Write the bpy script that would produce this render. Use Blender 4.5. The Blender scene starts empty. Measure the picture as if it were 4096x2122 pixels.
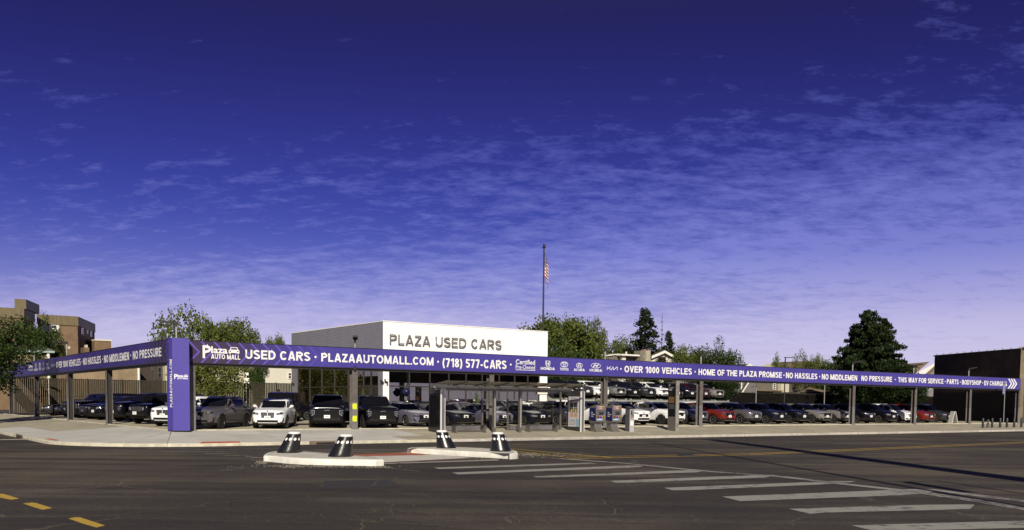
# Used-car lot at a street corner, clear late-day sun. Builds everything in code.
SKYTINT = [(0, (.50, .46, .76)), (.058, (.52, .46, .73)), (.11, (.59, .44, .67)), (.161, (.585, .40, .635)), (.212, (.37, .270, .56)), (.313, (.178, .147, .458)), (.41, (.122, .103, .399)), (.503, (.115, .083, .332)), (.593, (.101, .066, .271)), (.678, (.095, .056, .227)), (.759, (.09, .05, .182)), (1, (.17, .125, .14))]
CLX, CLY = 4.1, 2.2
import bpy, bmesh, math, random
from mathutils import Vector, Matrix
from mathutils.bvhtree import BVHTree
random.seed(7)
SC = bpy.context.scene
COL = SC.collection
R_ = math.radians
# ------------------------------------------------------------------ camera
FPX, PX, PY, EYE = 3807.0, 2048.0, 1854.0, 2.11
TH, PH = math.atan(243/3807), R_(.585)
f0 = Vector((0, math.cos(TH), -math.sin(TH))); r0 = Vector((1, 0, 0)); u0 = Vector((0, math.sin(TH), math.cos(TH)))
RR = r0*math.cos(PH)+u0*math.sin(PH); UU = u0*math.cos(PH)-r0*math.sin(PH)
cd = bpy.data.cameras.new('camera'); cam = bpy.data.objects.new('camera', cd); COL.objects.link(cam)
M = Matrix((RR, UU, -f0)).transposed().to_4x4(); M.translation = Vector((0, 0, EYE)); cam.matrix_world = M
cd.sensor_width = 36; cd.lens = FPX/4096*36; cd.shift_y = (PY-1061)/4096; cd.clip_end = 6000; cd.clip_start = .1
SC.camera = cam
# ------------------------------------------------------------------ light
SUN_AZ, SUN_EL = R_(6), R_(30)       # azimuth: to the right of straight behind the camera
sd = Vector((math.sin(SUN_AZ)*math.cos(SUN_EL), -math.cos(SUN_AZ)*math.cos(SUN_EL), math.sin(SUN_EL)))
sl = bpy.data.lights.new('sun', 'SUN'); sl.energy = 4.6; sl.angle = R_(.5); sl.color = (1, .925, .77)
so = bpy.data.objects.new('sun', sl); COL.objects.link(so); so.rotation_euler = sd.to_track_quat('Z', 'Y').to_euler(); so.location = sd*60
SC.view_settings.view_transform = 'Standard'; SC.view_settings.look = 'None'; SC.view_settings.gamma = 1
SC.view_settings.exposure = .26; SC.view_settings.use_curve_mapping = False
W = bpy.data.worlds.new('World'); SC.world = W; W.use_nodes = True
nt = W.node_tree; nt.nodes.clear()
def N(t, kind, **kw):
    n = t.nodes.new(kind)
    for k, v in kw.items():
        if k in n.bl_rna.properties and k not in n.inputs: setattr(n, k, v)
        else: n.inputs[k].default_value = v
    return n
def ramp(t, stops, src=None, interp='LINEAR'):
    n = t.nodes.new('ShaderNodeValToRGB'); cr = n.color_ramp; cr.interpolation = interp
    while len(cr.elements) < len(stops): cr.elements.new(.5)
    for e, (p, c) in zip(cr.elements, stops):
        e.position = p; e.color = (c, c, c, 1) if isinstance(c, (int, float)) else (*c, 1)
    if src is not None: t.links.new(src, n.inputs[0])
    return n
def math_(t, op, a, b=None, clamp=False):
    n = t.nodes.new('ShaderNodeMath'); n.operation = op; n.use_clamp = clamp
    for i, v in enumerate((a, b)):
        if v is None: continue
        if isinstance(v, (int, float)): n.inputs[i].default_value = v
        else: t.links.new(v, n.inputs[i])
    return n.outputs[0]
def mixc(t, f, a, b, mode='MIX'):
    n = t.nodes.new('ShaderNodeMix'); n.data_type = 'RGBA'; n.blend_type = mode
    for i, v in ((0, f), (6, a), (7, b)):
        if isinstance(v, (int, float)): n.inputs[i].default_value = v
        elif isinstance(v, tuple): n.inputs[i].default_value = (*v, 1)
        else: t.links.new(v, n.inputs[i])
    return n.outputs[2]
sky = N(nt, 'ShaderNodeTexSky', sky_type='NISHITA', sun_disc=False, sun_elevation=SUN_EL, sun_rotation=math.pi-SUN_AZ, altitude=0, air_density=1, dust_density=0.05, ozone_density=3)
tc = nt.nodes.new('ShaderNodeTexCoord'); sep = nt.nodes.new('ShaderNodeSeparateXYZ'); nt.links.new(tc.outputs['Generated'], sep.inputs[0])
el = sep.outputs[2]
tint = ramp(nt, SKYTINT, math_(nt, 'MULTIPLY', el, 2.0, True), 'B_SPLINE')
base = mixc(nt, 1.0, sky.outputs[0], tint.outputs[0], 'MULTIPLY')
# thin high cloud: noise on a flat layer seen in perspective
zz = math_(nt, 'ADD', math_(nt, 'MAXIMUM', el, 0.0), .20)
comb = nt.nodes.new('ShaderNodeCombineXYZ')
nt.links.new(math_(nt, 'DIVIDE', sep.outputs[0], zz), comb.inputs[0]); nt.links.new(math_(nt, 'DIVIDE', sep.outputs[1], zz), comb.inputs[1])
mp = N(nt, 'ShaderNodeMapping', Rotation=(0, 0, R_(30)), Scale=(5.6, 9.5, 1)); nt.links.new(comb.outputs[0], mp.inputs[0])
n1 = N(nt, 'ShaderNodeTexNoise', Scale=1.8, Detail=10, Roughness=.70, Distortion=.12); nt.links.new(mp.outputs[0], n1.inputs[0])
mp2 = N(nt, 'ShaderNodeMapping', Rotation=(0, 0, R_(30)), Scale=(.6, 1.5, 1), Location=(CLX, CLY, 0)); nt.links.new(comb.outputs[0], mp2.inputs[0])
n2 = N(nt, 'ShaderNodeTexNoise', Scale=.9, Detail=3, Roughness=.5); nt.links.new(mp2.outputs[0], n2.inputs[0])
lowm = ramp(nt, [(0, .8), (.16, .84), (.30, .72), (.42, .36), (.56, .10), (.8, .12), (1, -.1)], math_(nt, 'MULTIPLY', el, 2.0, True))
right = math_(nt, 'MULTIPLY', math_(nt, 'MULTIPLY', sep.outputs[0], 1.15), ramp(nt, [(0, .7), (.3, 1.), (.45, .7), (.56, -.5), (.75, -1.15), (1, -1.3)], math_(nt, 'MULTIPLY', el, 2.0, True)).outputs[0])
cover = math_(nt, 'ADD', math_(nt, 'ADD', lowm.outputs[0], right), math_(nt, 'MULTIPLY', math_(nt, 'SUBTRACT', n2.outputs[0], .5), 2.0))
thr = math_(nt, 'SUBTRACT', 1.02, math_(nt, 'MULTIPLY', cover, .62))
cl = math_(nt, 'MULTIPLY', math_(nt, 'SUBTRACT', math_(nt, 'MULTIPLY', n1.outputs[0], 1.25), math_(nt, 'MULTIPLY', thr, .72)), 2.3, True)
cl = math_(nt, 'MULTIPLY', cl, .66)
ccol = ramp(nt, [(0, (.62, .57, .74)), (.16, (.50, .47, .70)), (.3, (.23, .245, .61)), (.5, (.12, .14, .50)), (1, (.10, .11, .42))], math_(nt, 'MULTIPLY', el, 2.0, True))
bg = nt.nodes.new('ShaderNodeBackground'); bg.inputs[1].default_value = .1
sc10 = mixc(nt, 1.0, ccol.outputs[0], (10., 10., 10.), 'MULTIPLY')
nt.links.new(mixc(nt, cl, base, sc10), bg.inputs[0])
wo = nt.nodes.new('ShaderNodeOutputWorld'); nt.links.new(bg.outputs[0], wo.inputs[0])
# ------------------------------------------------------------------ calibration helpers: a pixel of the survey photo -> a point of the place
O = Vector((0, 0, EYE))
def ray(x, y): return f0+RR*((x-PX)/FPX)-UU*((y-PY)/FPX)
def at_depth(x, y, Y): d = ray(x, y); return O+d*(Y/d.y)
def at_z(x, y, z=0.): d = ray(x, y); return O+d*((z-EYE)/d.z)
def horizon(x): return 1611+.0102*(x-2048)
def azd(x): d = ray(x, horizon(x)); v = Vector((d.x, d.y)); return v.normalized()
K = Vector((-16.997, 47.474)); uR = Vector((.81062, .58558)).normalized(); uL = Vector((-uR.y, uR.x))
TH0 = math.atan2(uR.y, uR.x)
def AB(a, b, z=0.): p = K+uR*a+uL*b; return Vector((p.x, p.y, z))
def toAB(p): d = Vector((p.x, p.y))-K; return d.dot(uR), d.dot(uL)
def on_b(x, y, b=0.):      # on the vertical plane at offset b behind the kerbside beam line
    d = ray(x, y); P = K+uL*b; t = (P-Vector((0, 0))).dot(uL)/(Vector((d.x, d.y)).dot(uL)); return O+d*t
def on_a(x, y, a=0.):
    d = ray(x, y); P = K+uR*a; t = P.dot(uR)/(Vector((d.x, d.y)).dot(uR)); return O+d*t
def g(a, b):
    if a >= 0 and b >= 0: return .54+.15*min(min(a, b)/6, 1)
    s = math.hypot(max(-a, 0), max(-b, 0)); return .54-.4*s/5.8 if s <= 5.8 else 0.
# ------------------------------------------------------------------ mesh helpers
class MB:
    def __init__(s): s.v = []; s.f = []; s.m = []
    def add(s, vs, fs, mi=0):
        o = len(s.v); s.v += [tuple(v) for v in vs]; s.f += [tuple(i+o for i in f) for f in fs]; s.m += [mi]*len(fs); return s
    def box(s, x0, x1, y0, y1, z0, z1, mi=0):
        v = [(x0,y0,z0),(x1,y0,z0),(x1,y1,z0),(x0,y1,z0),(x0,y0,z1),(x1,y0,z1),(x1,y1,z1),(x0,y1,z1)]
        return s.add(v, [(3,2,1,0),(4,5,6,7),(0,1,5,4),(1,2,6,5),(2,3,7,6),(3,0,4,7)], mi)
    def tube(s, p0, p1, r0, r1=None, n=8, mi=0, caps=True):
        p0 = Vector(p0); p1 = Vector(p1); r1 = r0 if r1 is None else r1
        d = (p1-p0).normalized(); a = d.orthogonal().normalized(); b = d.cross(a)
        vs = [p0+(a*math.cos(2*math.pi*i/n)+b*math.sin(2*math.pi*i/n))*r0 for i in range(n)]+[p1+(a*math.cos(2*math.pi*i/n)+b*math.sin(2*math.pi*i/n))*r1 for i in range(n)]
        fs = [(i, (i+1) % n, n+(i+1) % n, n+i) for i in range(n)]
        if caps: fs += [tuple(range(n-1, -1, -1)), tuple(range(n, 2*n))]
        return s.add(vs, fs, mi)
    def lathe(s, prof, n=20, mi=0, axis='Z', shift=None):
        vs = []
        for k, (r, h) in enumerate(prof):
            sx = shift(h) if shift else 0
            for i in range(n):
                c, q = math.cos(2*math.pi*i/n), math.sin(2*math.pi*i/n)
                vs.append((sx+r*c, r*q, h) if axis == 'Z' else (r*c, h, r*q))
        fs = [(k*n+i, k*n+(i+1) % n, (k+1)*n+(i+1) % n, (k+1)*n+i) for k in range(len(prof)-1) for i in range(n)]
        if axis == 'Y': fs = [f[::-1] for f in fs]
        s.add(vs, fs, mi)
        o = len(s.v)-len(vs)
        a = tuple(o+i for i in range(n)); b = tuple(o+(len(prof)-1)*n+i for i in range(n))
        s.f += [a[::-1], b] if axis == 'Z' else [a, b[::-1]]; s.m += [mi, mi]
        return s
    def prism(s, pts, d, mi=0):        # closed 3D polygon extruded by the vector d
        n = len(pts); d = Vector(d); q = [Vector(p) for p in pts]
        return s.add(q+[p+d for p in q], [tuple(range(n-1, -1, -1)), tuple(range(n, 2*n))]+[(i, (i+1) % n, n+(i+1) % n, n+i) for i in range(n)], mi)
    def quad(s, a, b, c, d, mi=0): return s.add([a, b, c, d], [(0, 1, 2, 3)], mi)
    def mesh(s, name, mats, smooth=False):
        me = bpy.data.meshes.new(name); me.from_pydata(s.v, [], s.f)
        for m in (mats if isinstance(mats, (list, tuple)) else [mats]): me.materials.append(m)
        if any(s.m): me.polygons.foreach_set('material_index', s.m)
        me.validate(); 
        bm = bmesh.new(); bm.from_mesh(me); bmesh.ops.recalc_face_normals(bm, faces=bm.faces); bm.to_mesh(me); bm.free()
        if smooth:
            me.shade_smooth(); me.set_sharp_from_angle(angle=R_(38))
        me.update(); return me
    def build(s, name, mats, parent=None, smooth=False, **kw): return put(name, s.mesh(name, mats, smooth), parent, **kw)
def put(name, me, parent=None, loc=None, rz=None, label=None, cat=None, group=None, kind=None):
    o = bpy.data.objects.new(name, me); COL.objects.link(o)
    if parent: o.parent = parent
    if loc is not None: o.location = loc
    if rz is not None: o.rotation_euler = (0, 0, rz)
    for k, v in (('label', label), ('category', cat), ('group', group), ('kind', kind)):
        if v: o[k] = v
    return o
def thing(name, label, cat, loc=(0, 0, 0), rz=0., group=None, kind=None): return put(name, None, None, loc, rz, label, cat, group, kind)
def copy_tree(o, parent=None):
    c = o.copy(); COL.objects.link(c)
    if parent: c.parent = parent
    for ch in list(o.children): copy_tree(ch, c)
    return c
# ------------------------------------------------------------------ materials
def mat(name, col, rough=.7, var=.12, scale=3., bump=0., metal=0., spec=.5, coat=0., fine=0., streak=None, objrand=0.):
    m = bpy.data.materials.new(name); m.use_nodes = True; t = m.node_tree
    p = t.nodes['Principled BSDF']; p.inputs['Roughness'].default_value = rough; p.inputs['Metallic'].default_value = metal
    p.inputs['Specular IOR Level'].default_value = spec; p.inputs['Coat Weight'].default_value = coat; p.inputs['Coat Roughness'].default_value = .04
    if var or bump or fine:
        gx = t.nodes.new('ShaderNodeTexCoord')
        src = gx.outputs['Object']
        if streak:
            mpn = N(t, 'ShaderNodeMapping', Scale=streak); t.links.new(src, mpn.inputs[0]); src = mpn.outputs[0]
        n = N(t, 'ShaderNodeTexNoise', Scale=scale, Detail=6, Roughness=.6); t.links.new(src, n.inputs[0])
        fac = ramp(t, [(.3, 0.), (.7, 1.)], n.outputs[0]).outputs[0]
        c = mixc(t, fac, tuple(x*(1-var) for x in col), tuple(min(1, x*(1+var)) for x in col))
        if fine:
            nf = N(t, 'ShaderNodeTexNoise', Scale=scale*28, Detail=2); t.links.new(src, nf.inputs[0])
            c = mixc(t, 1., c, ramp(t, [(.3, 1-fine), (.7, 1+fine)], nf.outputs[0]).outputs[0], 'MULTIPLY')
        if objrand:
            oi = t.nodes.new('ShaderNodeObjectInfo')
            c = mixc(t, 1., c, ramp(t, [(0, 1-objrand), (1, 1+objrand)], oi.outputs['Random']).outputs[0], 'MULTIPLY')
        t.links.new(c, p.inputs['Base Color'])
        if bump:
            b = N(t, 'ShaderNodeBump', Strength=bump, Distance=.02); t.links.new(n.outputs[0], b.inputs['Height']); t.links.new(b.outputs[0], p.inputs['Normal'])
    else: p.inputs['Base Color'].default_value = (*col, 1)
    return m
def srgb(r, g_, b):
    return tuple(((c/255)/12.92 if c/255 <= .04045 else ((c/255+.055)/1.055)**2.4) for c in (r, g_, b))
def brickmat(name, c1, c2, mortar, sc=1., axis='XZ', bw=.23, bh=.076):
    m = bpy.data.materials.new(name); m.use_nodes = True; t = m.node_tree; p = t.nodes['Principled BSDF']; p.inputs['Roughness'].default_value = .85
    gx = t.nodes.new('ShaderNodeTexCoord'); sp = t.nodes.new('ShaderNodeSeparateXYZ'); t.links.new(gx.outputs['Object'], sp.inputs[0])
    cb = t.nodes.new('ShaderNodeCombineXYZ'); t.links.new(math_(t, 'ADD', sp.outputs[0], sp.outputs[1]), cb.inputs[0]); t.links.new(sp.outputs[2], cb.inputs[1])
    b = N(t, 'ShaderNodeTexBrick', Scale=1., Color1=(*c1, 1), Color2=(*c2, 1), Mortar=(*mortar, 1)); b.inputs['Mortar Size'].default_value = .010*sc
    b.inputs['Brick Width'].default_value = bw*sc; b.inputs['Row Height'].default_value = bh*sc; t.links.new(cb.outputs[0], b.inputs[0])
    n = N(t, 'ShaderNodeTexNoise', Scale=.7, Detail=5); t.links.new(gx.outputs['Object'], n.inputs[0])
    c = mixc(t, 1., b.outputs[0], ramp(t, [(.3, .72), (.7, 1.2)], n.outputs[0]).outputs[0], 'MULTIPLY'); t.links.new(c, p.inputs['Base Color'])
    bp = N(t, 'ShaderNodeBump', Strength=.5, Distance=.01); t.links.new(b.outputs['Fac'], bp.inputs['Height']); bp.invert = True; t.links.new(bp.outputs[0], p.inputs['Normal'])
    return m
def leafmat(name, c1, c2, c3):
    m = bpy.data.materials.new(name); m.use_nodes = True; t = m.node_tree; p = t.nodes['Principled BSDF']; p.inputs['Roughness'].default_value = .55
    p.inputs['Specular IOR Level'].default_value = .25
    gx = t.nodes.new('ShaderNodeTexCoord'); n = N(t, 'ShaderNodeTexNoise', Scale=1.1, Detail=4); t.links.new(gx.outputs['Object'], n.inputs[0])
    n2_ = N(t, 'ShaderNodeTexNoise', Scale=9., Detail=2); t.links.new(gx.outputs['Object'], n2_.inputs[0])
    mx = math_(t, 'ADD', math_(t, 'MULTIPLY', n.outputs[0], .5), math_(t, 'MULTIPLY', n2_.outputs[0], .5))
    c = ramp(t, [(.34, c1), (.5, c2), (.66, c3)], mx).outputs[0]; t.links.new(c, p.inputs['Base Color'])
    tr = t.nodes.new('ShaderNodeBsdfTranslucent'); t.links.new(c, tr.inputs[0]); ms = t.nodes.new('ShaderNodeMixShader'); ms.inputs[0].default_value = .22
    t.links.new(p.outputs[0], ms.inputs[1]); t.links.new(tr.outputs[0], ms.inputs[2]); t.links.new(ms.outputs[0], t.nodes['Material Output'].inputs[0])
    return m
def paintmat(name, col, flake=0., rough=.22, coat=.25, spec=.28):
    m = bpy.data.materials.new(name); m.use_nodes = True; p = m.node_tree.nodes['Principled BSDF']
    p.inputs['Base Color'].default_value = (*col, 1); p.inputs['Metallic'].default_value = flake; p.inputs['Roughness'].default_value = rough
    p.inputs['Coat Weight'].default_value = coat; p.inputs['Coat Roughness'].default_value = .05; p.inputs['Specular IOR Level'].default_value = spec
    return m
def thinglass(name, tint, refl, rough=.02):
    m = bpy.data.materials.new(name); m.use_nodes = True; t = m.node_tree; t.nodes.remove(t.nodes['Principled BSDF'])
    tr = N(t, 'ShaderNodeBsdfTransparent', Color=(*tint, 1)); gl = N(t, 'ShaderNodeBsdfGlossy', Roughness=rough, Color=(.9, .88, .84, 1))
    fr = N(t, 'ShaderNodeLayerWeight', Blend=.5); f = math_(t, 'ADD', math_(t, 'MULTIPLY', math_(t, 'POWER', fr.outputs['Facing'], 4.), .6), refl, True)
    ms = t.nodes.new('ShaderNodeMixShader'); t.links.new(f, ms.inputs[0]); t.links.new(tr.outputs[0], ms.inputs[1]); t.links.new(gl.outputs[0], ms.inputs[2])
    t.links.new(ms.outputs[0], t.nodes['Material Output'].inputs[0]); return m
WHITE = mat('white_paint', (.80, .79, .76), .5, .04, 2)
BLACK = mat('black_plastic', (.018, .018, .018), .45, .2, 8)
DARKM = mat('dark_bronze_metal', (.030, .027, .025), .5, .15, 5, spec=.25)
STEEL = mat('stainless_steel', (.42, .40, .37), .32, .12, 6, metal=.85)
GALV = mat('galvanised_steel', (.40, .39, .37), .45, .2, 8, metal=.6)
CONC = mat('concrete', (.34, .31, .25), .9, .16, 1.3, .3, fine=.10)
PAVE = mat('pavement_concrete', (.45, .435, .405), .9, .10, .8, .25, fine=.10, objrand=.07)
PAVED = mat('aged_pavement_concrete', (.33, .298, .225), .9, .18, .8, .3, fine=.12, objrand=.06)
KERB = mat('kerb_concrete', (.50, .46, .36), .9, .25, 3, .3, fine=.2, objrand=.12)
JOINT = mat('joint_dirt', (.13, .115, .09), .95, .2, 4)
# ================================================================== ground, road, markings
def asphalt():
    m = bpy.data.materials.new('asphalt'); m.use_nodes = True; t = m.node_tree; p = t.nodes['Principled BSDF']; p.inputs['Roughness'].default_value = .85; p.inputs['Specular IOR Level'].default_value = .3
    gx = t.nodes.new('ShaderNodeTexCoord'); s = gx.outputs['Object']
    big = N(t, 'ShaderNodeTexNoise', Scale=.10, Detail=5, Roughness=.6); t.links.new(s, big.inputs[0])
    mpn = N(t, 'ShaderNodeMapping', Rotation=(0, 0, -TH0), Scale=(.05, .8, 1)); t.links.new(s, mpn.inputs[0])
    st = N(t, 'ShaderNodeTexNoise', Scale=1., Detail=5); t.links.new(mpn.outputs[0], st.inputs[0])
    fine = N(t, 'ShaderNodeTexNoise', Scale=28., Detail=3, Roughness=.8); t.links.new(s, fine.inputs[0])
    fine2 = N(t, 'ShaderNodeTexVoronoi', Scale=55.); t.links.new(s, fine2.inputs[0])
    c = ramp(t, [(.38, (.027, .023, .021)), (.49, (.045, .037, .031)), (.60, (.096, .078, .057))], math_(t, 'ADD', math_(t, 'MULTIPLY', big.outputs[0], .6), math_(t, 'MULTIPLY', st.outputs[0], .4))).outputs[0]
    c = mixc(t, 1., c, ramp(t, [(.3, .35), (.5, .95), (.72, 2.1)], fine.outputs[0]).outputs[0], 'MULTIPLY')
    c = mixc(t, 1., c, ramp(t, [(.0, 1.25), (.5, .9)], fine2.outputs[0]).outputs[0], 'MULTIPLY')
    mid = N(t, 'ShaderNodeTexNoise', Scale=7., Detail=4, Roughness=.7); t.links.new(s, mid.inputs[0])
    c = mixc(t, 1., c, ramp(t, [(.32, .72), (.68, 1.34)], mid.outputs[0]).outputs[0], 'MULTIPLY')
    # sealed cracks: thin pale meandering lines
    v = N(t, 'ShaderNodeTexVoronoi', Scale=.38, feature='DISTANCE_TO_EDGE'); w = N(t, 'ShaderNodeTexNoise', Scale=1.3, Detail=6, Roughness=.7); t.links.new(s, w.inputs[0])
    wa = mixc(t, .42, s, w.outputs[1], 'MIX'); t.links.new(wa, v.inputs[0])
    crack = ramp(t, [(0, 1.), (.010, .0)], v.outputs[0]).outputs[0]
    msk = N(t, 'ShaderNodeTexNoise', Scale=.16, Detail=2); t.links.new(s, msk.inputs[0])
    fc = math_(t, 'MULTIPLY', crack, ramp(t, [(.50, 0.), (.62, .8)], msk.outputs[0]).outputs[0])
    c = mixc(t, fc, c, (.14, .12, .09))
    t.links.new(c, p.inputs['Base Color'])
    b = N(t, 'ShaderNodeBump', Strength=.5, Distance=.01); t.links.new(fine.outputs[0], b.inputs['Height']); t.links.new(b.outputs[0], p.inputs['Normal'])
    return m
ASPH = asphalt()
EARTH = mat('dry_earth', (.10, .10, .06), .95, .3, .05)
MB().box(-2500, 2500, -2500, 2500, -.4, -.012).build('ground', EARTH, kind='structure')
MB().quad((-180, -180, 0), (220, -180, 0), (220, 260, 0), (-180, 260, 0)).build('road', ASPH, kind='structure')
def paintm(name, col, wear=.5, sc=3.):
    m = bpy.data.materials.new(name); m.use_nodes = True; t = m.node_tree; p = t.nodes['Principled BSDF']; p.inputs['Roughness'].default_value = .7
    gx = t.nodes.new('ShaderNodeTexCoord'); n = N(t, 'ShaderNodeTexNoise', Scale=sc, Detail=9, Roughness=.75); t.links.new(gx.outputs['Object'], n.inputs[0])
    n2_ = N(t, 'ShaderNodeTexNoise', Scale=.35, Detail=2); t.links.new(gx.outputs['Object'], n2_.inputs[0])
    f = math_(t, 'ADD', n.outputs[0], math_(t, 'MULTIPLY', math_(t, 'SUBTRACT', n2_.outputs[0], .5), .5))
    t.links.new(mixc(t, ramp(t, [(wear-.07, 0.), (wear+.06, 1.)], f).outputs[0], col, (.060, .053, .047)), p.inputs['Base Color']); return m
PW = paintm('worn_white_road_paint', (.29, .275, .25), .60); PWW = paintm('badly_worn_white_road_paint', (.29, .27, .25), .55, 5.); PYL = paintm('yellow_road_paint', (.46, .30, .04), .80); PYW = paintm('worn_yellow_road_paint', (.22, .155, .05), .50)
PF = paintm('faint_white_road_paint', (.17, .16, .15), .52)
def marks(name, polys, m, z=.004, kind='structure', child=None, strips=1):
    root = thing(name, None, None, kind=kind)
    for poly in polys:
        mb = MB(); pts = [at_z(x, y, z) for x, y in poly]
        mb.add(pts, [tuple(range(len(pts)))]).build(child, m, root)
    return root
def line(x0, y0, x1, y1, w, w1=None):      # a painted line between two surveyed points; widths in metres
    a = at_z(x0, y0, .004); b = at_z(x1, y1, .004); d = (b-a).normalized(); n = Vector((-d.y, d.x, 0)); w1 = w1 or w
    return [a+n*w/2, a-n*w/2, b-n*w1/2, b+n*w1/2]
def lines(name, items, m, child='stripe', z=0.):
    root = thing(name, None, None, kind='structure')
    for it in items:
        pts = line(*it[:5]); q = [Vector((p.x, p.y, p.z+z)) for p in pts]; mb = MB()
        n = max(1, int((q[2]-q[1]).length/1.5))
        for i in range(n):
            a, b = i/n, (i+1)/n
            mb.quad(q[0].lerp(q[3], a), q[1].lerp(q[2], a), q[1].lerp(q[2], b), q[0].lerp(q[3], b))
        mb.build(child, m if not callable(m) else m(it), root)
    return root
stripes = [[(1734,1871),(1756,1877),(2390,1856),(2367,1851)], [(1808,1891),(1832,1898.5),(2560,1870),(2573,1863.5),(2500,1863)],
 [(2130,1906),(2150,1911),(2200,1910),(2790,1890),(2822,1882),(2760,1881)], [(2440,1924),(2462,1932),(2520,1931),(3060,1911),(3104,1901),(3050,1900)],
 [(2656,1952),(2690,1962),(2760,1961),(3280,1939),(3400,1930),(3425,1925),(3340,1925)], [(2888,1987),(2960,2005),(3020,2003),(3600,1982),(3700,1975),(3760,1962),(3660,1957)],
 [(3155,2036),(3240,2056),(3300,2051),(3700,2042),(3880,2036),(3900,2018),(3700,2020)], [(3405,2102),(3500,2126),(4096,2112),(4350,2108),(4350,2080),(4096,2083)],
 [(3960,2200),(4080,2235),(4700,2220),(4650,2185)]]
marks('crosswalk', stripes, PW, child='stripe')
# crossing edge line
lines('crosswalk_edge_line', [(2205,1833,2480,1853,.34), (2482,1853,2828,1886,.36), (2831,1886.5,3120,1907,.36), (3124,1907.5,3301,1929,.40), (3305,1929.5,3650,1967,.42), (3654,1967.5,3921,2006,.5), (3925,2007,4300,2068,.5), (3700,1958,4200,2018,.45)], PWW, z=.004)
lines('yellow_centre_line', [(2262,1836.5,2995,1820,.17), (2262,1830,2995,1815.5,.17), (2995,1820.5,4300,1764,.17), (2995,1815.5,4300,1760,.17)], PYL)
lines('yellow_taper_line', [(2035,1796,2445,1832,.17), (1990,1797,2262,1830.5,.12)], PYL, z=.008)
lines('thin_yellow_line', [(2216,1795,2975,1773.6,.12), (2975,1773.6,3900,1748,.12), (3456,1759.7,3882,1775,.10)], PYW)
lines('side_street_crosswalk', [(592,1796,1062,1788,.30), (632,1803,1110,1794,.28), (683,1808.5,1640,1797,.30), (815,1816,1640,1803,.30), (900,1824,1640,1809.5,.30), (1660,1789,2150,1795,.2)], PF)
marks('yellow_dashes', [[(-40,1974),(15,1976.5),(77,1995.5),(45,2000),(-20,1987)], [(92,2015),(128,2011),(145,2013),(209,2033),(171,2040),(140,2031)], [(273,2075),(300,2070),(320,2070),(420,2102.5),(386,2111),(330,2095)]], PYL, child='dash')
PAT = [paintm('asphalt_patch_'+n_, c_, .9) for n_, c_ in (('dark', (.026, .023, .022)), ('pale', (.072, .062, .050)), ('mid', (.034, .030, .028)))]
marks('road_repairs', [[(1290,1925),(1560,1918),(1600,1946),(1300,1956)]], PAT[2], z=.0015, child='repair_patch'); marks('road_repairs', [[(2720,1818),(2790,1815),(2800,1826),(2725,1829)]], PAT[0], z=.0025, child='repair_patch')
def wheeltrack(pts, w, m):
    lines('wheel_track', [(*pts[i], *pts[i+1], w) for i in range(len(pts)-1)], m, child='track', z=-.0028)
lines('trench_scar', [(2600,1762,4200,1738,.5), (2700,1779,4200,1752,.45)], PAT[0], child='scar', z=-.0026)
lines('gutter_band', [(400,1790,1700,1778,.7), (1700,1774,2900,1756,.8)], PAT[0], child='band', z=-.0030)
# faint skid marks / scratches near the islands
lines('tyre_scrapes', [(1060,1862,1180,1873,.09), (1440,1862,1680,1886,.05), (860,1876,1010,1868,.06), (880,1884,1000,1872,.05), (1000,1833,1062,1829,.10), (980,1826,1050,1832,.12)], PWW, child='scrape', z=.001)
# manhole cover in the carriageway
mh = at_z(2745, 1821, .006); MB().lathe([(.38, 0), (.38, .006)], 24).build('manhole_cover', BLACK, label='round dark manhole cover on the yellow centre line', cat='manhole cover', loc=mh)
CRK = mat('crack_filler', (.13, .105, .075), .95, .3, 9); rc = random.Random(21); ck = MB()
def crack(x, y, a, n, st, w, br=.12):
    p = at_z(x, y, .005); p = Vector((p.x, p.y, .005)); ang = a
    for _ in range(n):
        ang += rc.gauss(0, .45); ang = a+(ang-a)*.8; q = p+Vector((math.cos(ang), math.sin(ang), 0))*st*rc.uniform(.5, 1.4); nn = Vector((-(q-p).y, (q-p).x, 0)).normalized()*w*rc.uniform(.4, 1.3)/2
        ck.quad(p-nn, p+nn, q+nn, q-nn)
        if rc.random() < br and n > 8: 
            r = q.copy(); a2 = ang+rc.choice((-1, 1))*rc.uniform(.6, 1.4)
            for _ in range(rc.randint(4, 12)):
                a2 += rc.gauss(0, .4); r2 = r+Vector((math.cos(a2), math.sin(a2), 0))*st*.8; n2_ = Vector((-(r2-r).y, (r2-r).x, 0)).normalized()*w*.35; ck.quad(r-n2_, r+n2_, r2+n2_, r2-n2_); r = r2
        p = q
for x, y, a, n, w in ((1480, 1905, -1.45, 60, .022), (1375, 2075, -.1, 34, .03), (1370, 2070, -.9, 22, .03), (1560, 2030, -.9, 26, .026), (1380, 2055, .5, 20, .024), (1620, 2015, -1.1, 30, .02), (1760, 2080, .6, 26, .022), (2050, 2105, 1.0, 14, .02), (1630, 1905, -1.2, 14, .02), (900, 2085, .3, 24, .016), (2450, 2060, 1.2, 22, .018), (3060, 2085, .2, 10, .03), (600, 1985, .2, 26, .014), (2300, 1990, -.4, 20, .014)): crack(x, y, a, n, .16, w)
ck.build('crack_lines', CRK, kind='stuff')
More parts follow.
